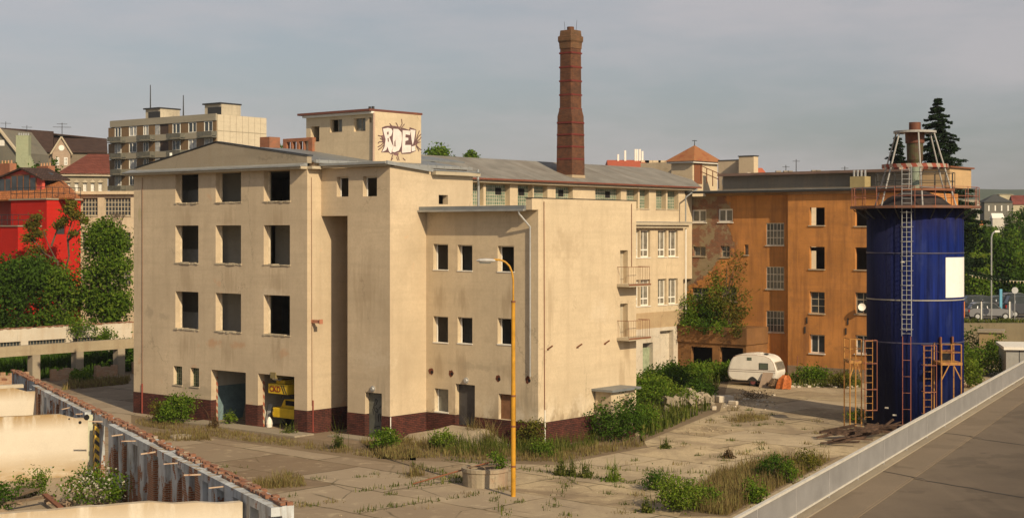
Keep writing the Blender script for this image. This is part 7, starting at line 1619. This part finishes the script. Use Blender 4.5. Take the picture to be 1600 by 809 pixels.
bushes = [  # u, v(base), radius, height, material, leaves, leaf size, label
 (276, 661, 1.15, 1.75, 'leaf_mid', 1100, .15, 'leafy green bush against the brick plinth of the factory front'),
 (253, 660, .75, 1.35, 'leaf_olive', 420, .13, 'olive scrubby bush left of the leafy bush on the factory front'),
 (360, 664, .45, .9, 'leaf_light', 260, .11, 'small green bush growing in front of the left garage bay'),
 (601, 702, 1.0, 1.05, 'leaf_mid', 620, .13, 'low green bush in front of the tagged steel door'),
 (695, 704, .75, 1.15, 'leaf_light', 420, .12, 'green weed bush beside the concrete door ramp'),
 (826, 700, 1.1, 1.55, 'leaf_olive', 620, .13, 'feathery olive bush at the sunny corner of the low block'),
 (848, 712, .8, .9, 'leaf_mid', 420, .11, 'low green bush just before the sunny corner'),
 (922, 682, 1.65, 2.35, 'leaf_mid', 1700, .15, 'big green bush covering the wall left of the kiosk'),
 (962, 686, 1.75, 2.3, 'leaf_dark', 1700, .15, 'big dark bush hiding the lower half of the kiosk'),
 (1004, 672, 1.2, 1.6, 'leaf_mid', 900, .15, 'green bush right of the kiosk at the yard edge'),
 (1012, 640, 1.5, 2.1, 'leaf_mid', 1100, .17, 'green bush behind the kiosk corner'),
 (1040, 612, 2.1, 1.95, 'leaf_dark', 1500, .19, 'dark green bush before the white ground storey of the wing'),
 (1022, 622, 1.6, 1.7, 'leaf_light', 900, .17, 'light green bush low between kiosk and dark bush'),
 (1072, 600, 2.0, 1.35, 'leaf_mid', 1500, .19, 'tall green bush in front of the left brown garage opening'),
 (1100, 590, 1.7, 1.15, 'leaf_mid', 1200, .19, 'green bush before the pillar between the brown garage openings'),
 (1125, 594, 1.6, 1.2, 'leaf_mid', 1100, .18, 'green bush behind the rear end of the caravan'),
 (1094, 626, 1.1, 1.5, 'leaf_dark', 900, .16, 'round dark bush growing behind the rubble heap'),
 (1050, 635, 1.5, 1.3, 'leaf_light', 700, .15, 'loose light green weeds growing over the rubble heap'),
 (1180, 622, 1.3, .5, 'deadstalk', 300, .09, 'brown dead shrub in the shade before the caravan'),
 (1268, 598, 1.6, 1.2, 'leaf_mid', 1000, .17, 'green bush at the foot of the orange building'),
 (1318, 606, 1.3, 1.3, 'leaf_olive', 500, .15, 'scraggly olive weeds at the orange wall near the silo'),
 (1340, 660, .8, .8, 'leaf_light', 300, .12, 'low weeds between the legs of the left access platform'),
 (1066, 797, 1.15, 1.35, 'leaf_light', 1300, .12, 'large bright green bush by the foreground dry grass'),
 (1101, 792, .6, .95, 'leaf_mid', 420, .11, 'smaller green bush right of the large foreground bush'),
 (1023, 765, .62, .95, 'leaf_dark', 620, .09, 'round dark green shrub standing alone on the concrete'),
 (1180, 785, .6, .95, 'leaf_mid', 420, .11, 'green bush in the dry grass beside the railing'),
 (1207, 748, .75, 1.25, 'leaf_dark', 520, .11, 'dark upright bush at the rear of the dry grass'),
 (1236, 754, .55, 1.1, 'leaf_mid', 380, .11, 'narrow green bush beside the railing'),
 (1262, 735, 1.0, .95, 'leaf_olive', 420, .11, 'olive scrub at the far end of the dry grass'),
]
for i, (u, v, r, h, mt, n, lf, lab) in enumerate(bushes): make_bush('bush', lab, gp(u, v), r, h, M[mt], int(n*1.9), lf, 200 + i)
# shrubs rooted on top of the garage extension
zgx = zg + .02
for i, (u, r, h, mt, n, lab) in enumerate(((1084, 1.9, 2.6, 'leaf_mid', 1700, 'bright green shrub rooted on top of the brown garage'), (1064, 1.1, 1.5, 'leaf_olive', 600, 'reddish olive shrub at the left end of the garage top'), (1112, 1.6, 2.0, 'leaf_dark', 1300, 'dark green shrub in the middle of the garage top'), (1140, 1.9, 2.8, 'leaf_olive', 1100, 'olive shrub at the right end of the garage top'))):
    y_ = 45.9; p = A.w(A.lx(u, y_), y_, zgx); make_bush('roof_shrub', lab, p, r, h, M[mt], n, .19, 300 + i, cat='shrub')
for i, (u, r, h, mt, lab) in enumerate(((1078, 1.2, 1.6, 'leaf_mid', 'green foliage spilling over the garage front at its left opening'), (1103, 1.0, 1.2, 'leaf_dark', 'dark foliage spilling over the garage front between its openings'), (1128, 1.1, 1.4, 'leaf_mid', 'green foliage spilling over the garage front at its right opening'), (1152, .9, 1.0, 'leaf_olive', 'olive foliage spilling over the right end of the garage front'))):
    y_ = 44.5; make_bush('overhanging_shrub', lab, A.w(A.lx(u, y_), y_, zgx - .75), r, h, M[mt], 600, .18, 320 + i, cat='shrub', stems=False)
y_ = 46.2; p = A.w(A.lx(1132, y_), y_, zgx); blobs = [(.2, 0, 3.6, 1.3, .8, 1.7), (.9, 0, 4.9, .9, .6, 1.3), (-.9, 0, 2.6, 1.0, .7, 1.5), (1.4, 0, 3.0, .9, .6, 1.2), (-.6, .0, 4.0, .6, .5, .8)]
make_tree('birch_sapling', 'thin olive sapling growing up the orange wall from the garage top', p, blobs, leafmat('sapling_leaf', (.11, .14, .022), yellow=(.22, .20, .04)), 110, 9, .35, .19, 310, .06, 'sapling', limbs=12, shell=.3)
p = A.w(A.lx(1118, 45.6), 45.6, zgx); make_tree('green_sapling', 'fresh green sapling beside the window above the garage', p, [(0, 0, 2.4, .6, .5, 1.7)], M['leaf_light'], 60, 14, .28, .18, 311, .05, 'sapling', limbs=5, shell=.3)

tufts = [(528, 700, .30, 1.2, 'weed', 'upright yellow-green weed in front of the recess beside the stair tower'), (452, 678, .45, .7, 'weed', 'low weed at the threshold of the crane bay'), (740, 690, .6, 1.1, 'straw', 'feathery dry grass tuft before the dark door'), (768, 698, .6, 1.1, 'straw', 'dry grass tuft near the boarded window'), (876, 742, .28, 1.0, 'weed', 'tall thin weed in the concrete joint nearest the lamp post'), (893, 743, .25, .8, 'weed', 'thin weed just right of the tall joint weed'),
         (915, 745, .35, .75, 'weed', 'small reddish weed in the middle of the concrete joint'), (958, 751, .42, .85, 'leaf_light', 'bushy weed at the right end of the concrete joint'), (1040, 700, .25, .5, 'weed', 'small weed alone on the sunlit yard'), (1138, 715, .3, .5, 'deadstalk', 'brown weed on the sunlit yard near the timber'), (650, 742, .5, .4, 'straw', 'flat dry grass tuft on the yard left of the planter'), (440, 758, .6, .55, 'straw', 'dry grass tuft on the yard near the ruin wall end'), (1050, 655, .35, .8, 'weed', 'single weed at the yard edge below the rubble'), (1010, 800, .3, .6, 'weed', 'small weed at the bottom of the picture left of the large bush'),
         (1170, 652, .9, .3, 'straw', 'flat patch of yellow grass in the middle of the yard'), (1255, 600, .5, .9, 'weed', 'weed clump at the corner of the orange wall'), (335, 668, .3, .9, 'deadstalk', 'brown stalks at the striped garage edge')]
for i, (u, v, r, h, mt, lab) in enumerate(tufts): weed_tuft('weed_tuft', lab, gp(u, v), r, h, M[mt], 260 if mt == 'straw' else 70, 400 + i, leafy=0 if mt == 'straw' else 1.1)

def pxpoly(*p): return [tuple(gp(u, v)[:2]) for u, v in p]
grass_patch('dry_grass', pxpoly((212, 655), (330, 668), (470, 692), (640, 712), (640, 722), (500, 704), (330, 682), (212, 664)), 4200, .26, M['straw'], 500)
grass_patch('dry_grass', pxpoly((560, 690), (660, 688), (700, 700), (840, 712), (1000, 690), (1010, 696), (870, 722), (720, 718), (600, 714)), 6500, .40, M['straw'], 501)
grass_patch('dry_grass', pxpoly((660, 694), (840, 702), (950, 690), (860, 715), (700, 712)), 3800, .75, M['weed'], 502, lean=.45)
grass_patch('dry_grass', pxpoly((1085, 800), (1135, 806), (1300, 718), (1200, 722), (1120, 745), (1075, 775)), 10000, .60, M['straw'], 503, clump=.4)
grass_patch('weedy_grass', pxpoly((1000, 690), (1110, 640), (1130, 585), (1010, 585), (1000, 620)), 6500, .75, M['weed'], 504, .03, .5)
grass_patch('weedy_grass', pxpoly((1230, 604), (1345, 606), (1345, 592), (1230, 590)), 2500, .45, M['weed'], 505, .03)
grass_patch('dry_grass', pxpoly((95, 610), (200, 600), (205, 592), (110, 596)), 2500, .45, M['straw'], 506, .03, .5)
grass_patch('dry_grass', pxpoly((225, 690), (330, 688), (320, 676), (235, 678)), 1500, .35, M['straw'], 507)
grass_patch('dry_grass', pxpoly((390, 765), (480, 760), (470, 745), (400, 750)), 1200, .35, M['straw'], 508)
grass_patch('dry_grass', pxpoly((1130, 655), (1200, 648), (1205, 656), (1140, 662)), 900, .25, M['straw'], 509)
grass_patch('weedy_grass', [tuple(K.w(-1.5, K.ly(-30, -1.5))[:2]), tuple(K.w(-1.5, K.ly(206, -1.5))[:2]), tuple(K.w(-5.5, K.ly(206, -5.5))[:2]), tuple(K.w(-5.5, K.ly(-30, -5.5))[:2])], 9000, 1.5, M['leaf_dark'], 511, .05, .5)
grass_patch('sparse_weeds', [(-30, 66), (-6, 52), (12, 62), (24, 84), (14, 100), (4, 70), (-14, 74), (-26, 88)], 3200, .17, M['weed'], 512, .014, .16, .6)
grass_patch('sparse_weeds', [(-30, 66), (-6, 52), (12, 62), (24, 84), (14, 100), (4, 70), (-14, 74), (-26, 88)], 2600, .20, M['straw'], 513, .014, .22, .6)
rg = np.random.default_rng(514); q_ = pool([(-30, 66), (-8, 50), (14, 60), (26, 86), (16, 106), (4, 70), (-14, 74), (-26, 88)], 420, rg, .9); b = MB(); gq = random.Random(3)
for x, y, z in q_:
    s_ = gq.uniform(.025, .10); b.obox((x, y, s_*.25), s_*gq.uniform(.8, 1.7), s_, s_*.55, Matrix.Rotation(gq.uniform(0, 3), 3, (gq.random()*.4, gq.random()*.4, 1)))
props(b.build('gravel', plaster('yard_crumbs', (.40, .33, .23), vary=.5)), kind='stuff')
# grass in the slab joints
rg = np.random.default_rng(510); P = []
for (u0, v0), (u1, v1), k in (((700, 718), (1010, 757), 420), ((850, 728), (1290, 748), 300), ((640, 725), (730, 750), 160), ((560, 768), (740, 742), 160), ((770, 775), (795, 809), 60), ((850, 800), (900, 742), 90), ((1110, 715), (1200, 700), 80), ((560, 800), (780, 768), 120), ((640, 762), (720, 752), 60)):
    a, b_ = gp(u0, v0), gp(u1, v1); t_ = rg.random(k)[:, None]; P.append(np.array(a)[None]*(1 - t_) + np.array(b_)[None]*t_ + rg.normal(size=(k, 3))*np.array([.16, .16, 0]))
props(mesh_np('joint_grass', blades(np.concatenate(P), .22, rg, .02, .5), 4, M['weed']), kind='stuff')
# earth strips where the grass grows
for poly in (((205, 648), (470, 684), (650, 702), (650, 728), (500, 708), (330, 684), (205, 668)), ((560, 684), (1000, 680), (1012, 698), (870, 726), (720, 722), (590, 716)), ((1000, 692), (1125, 642), (1140, 590), (1010, 580), (996, 640)), ((1060, 806), (1140, 806), (1310, 714), (1200, 716), (1110, 742))):
    P_ = pxpoly(*poly); b = MB(); b.quad(*[(x, y, .004) for x, y in P_]); props(b.build('dirt', M['dirt']), kind='structure')

# ================================================================== HAZE
hz = props(MB().box(-2600, 2900, -60, 3700, -1.2, 150).build('haze', None), kind='stuff') if False else None
hm = bpy.data.materials.new('haze_air'); hm.use_nodes = True; ht = hm.node_tree; ht.nodes.clear()
ho_ = ht.nodes.new('ShaderNodeOutputMaterial'); hv = ht.nodes.new('ShaderNodeVolumePrincipled'); hv.inputs['Color'].default_value = (.80, .86, .95, 1); hv.inputs['Density'].default_value = 0.00010
ht.links.new(hv.outputs[0], ho_.inputs['Volume'])
hz = MB().box(-2600, 2900, -60, 3700, -1.2, 150).build('haze', hm); props(hz, kind='stuff')
SC.cycles.volume_bounces = 0
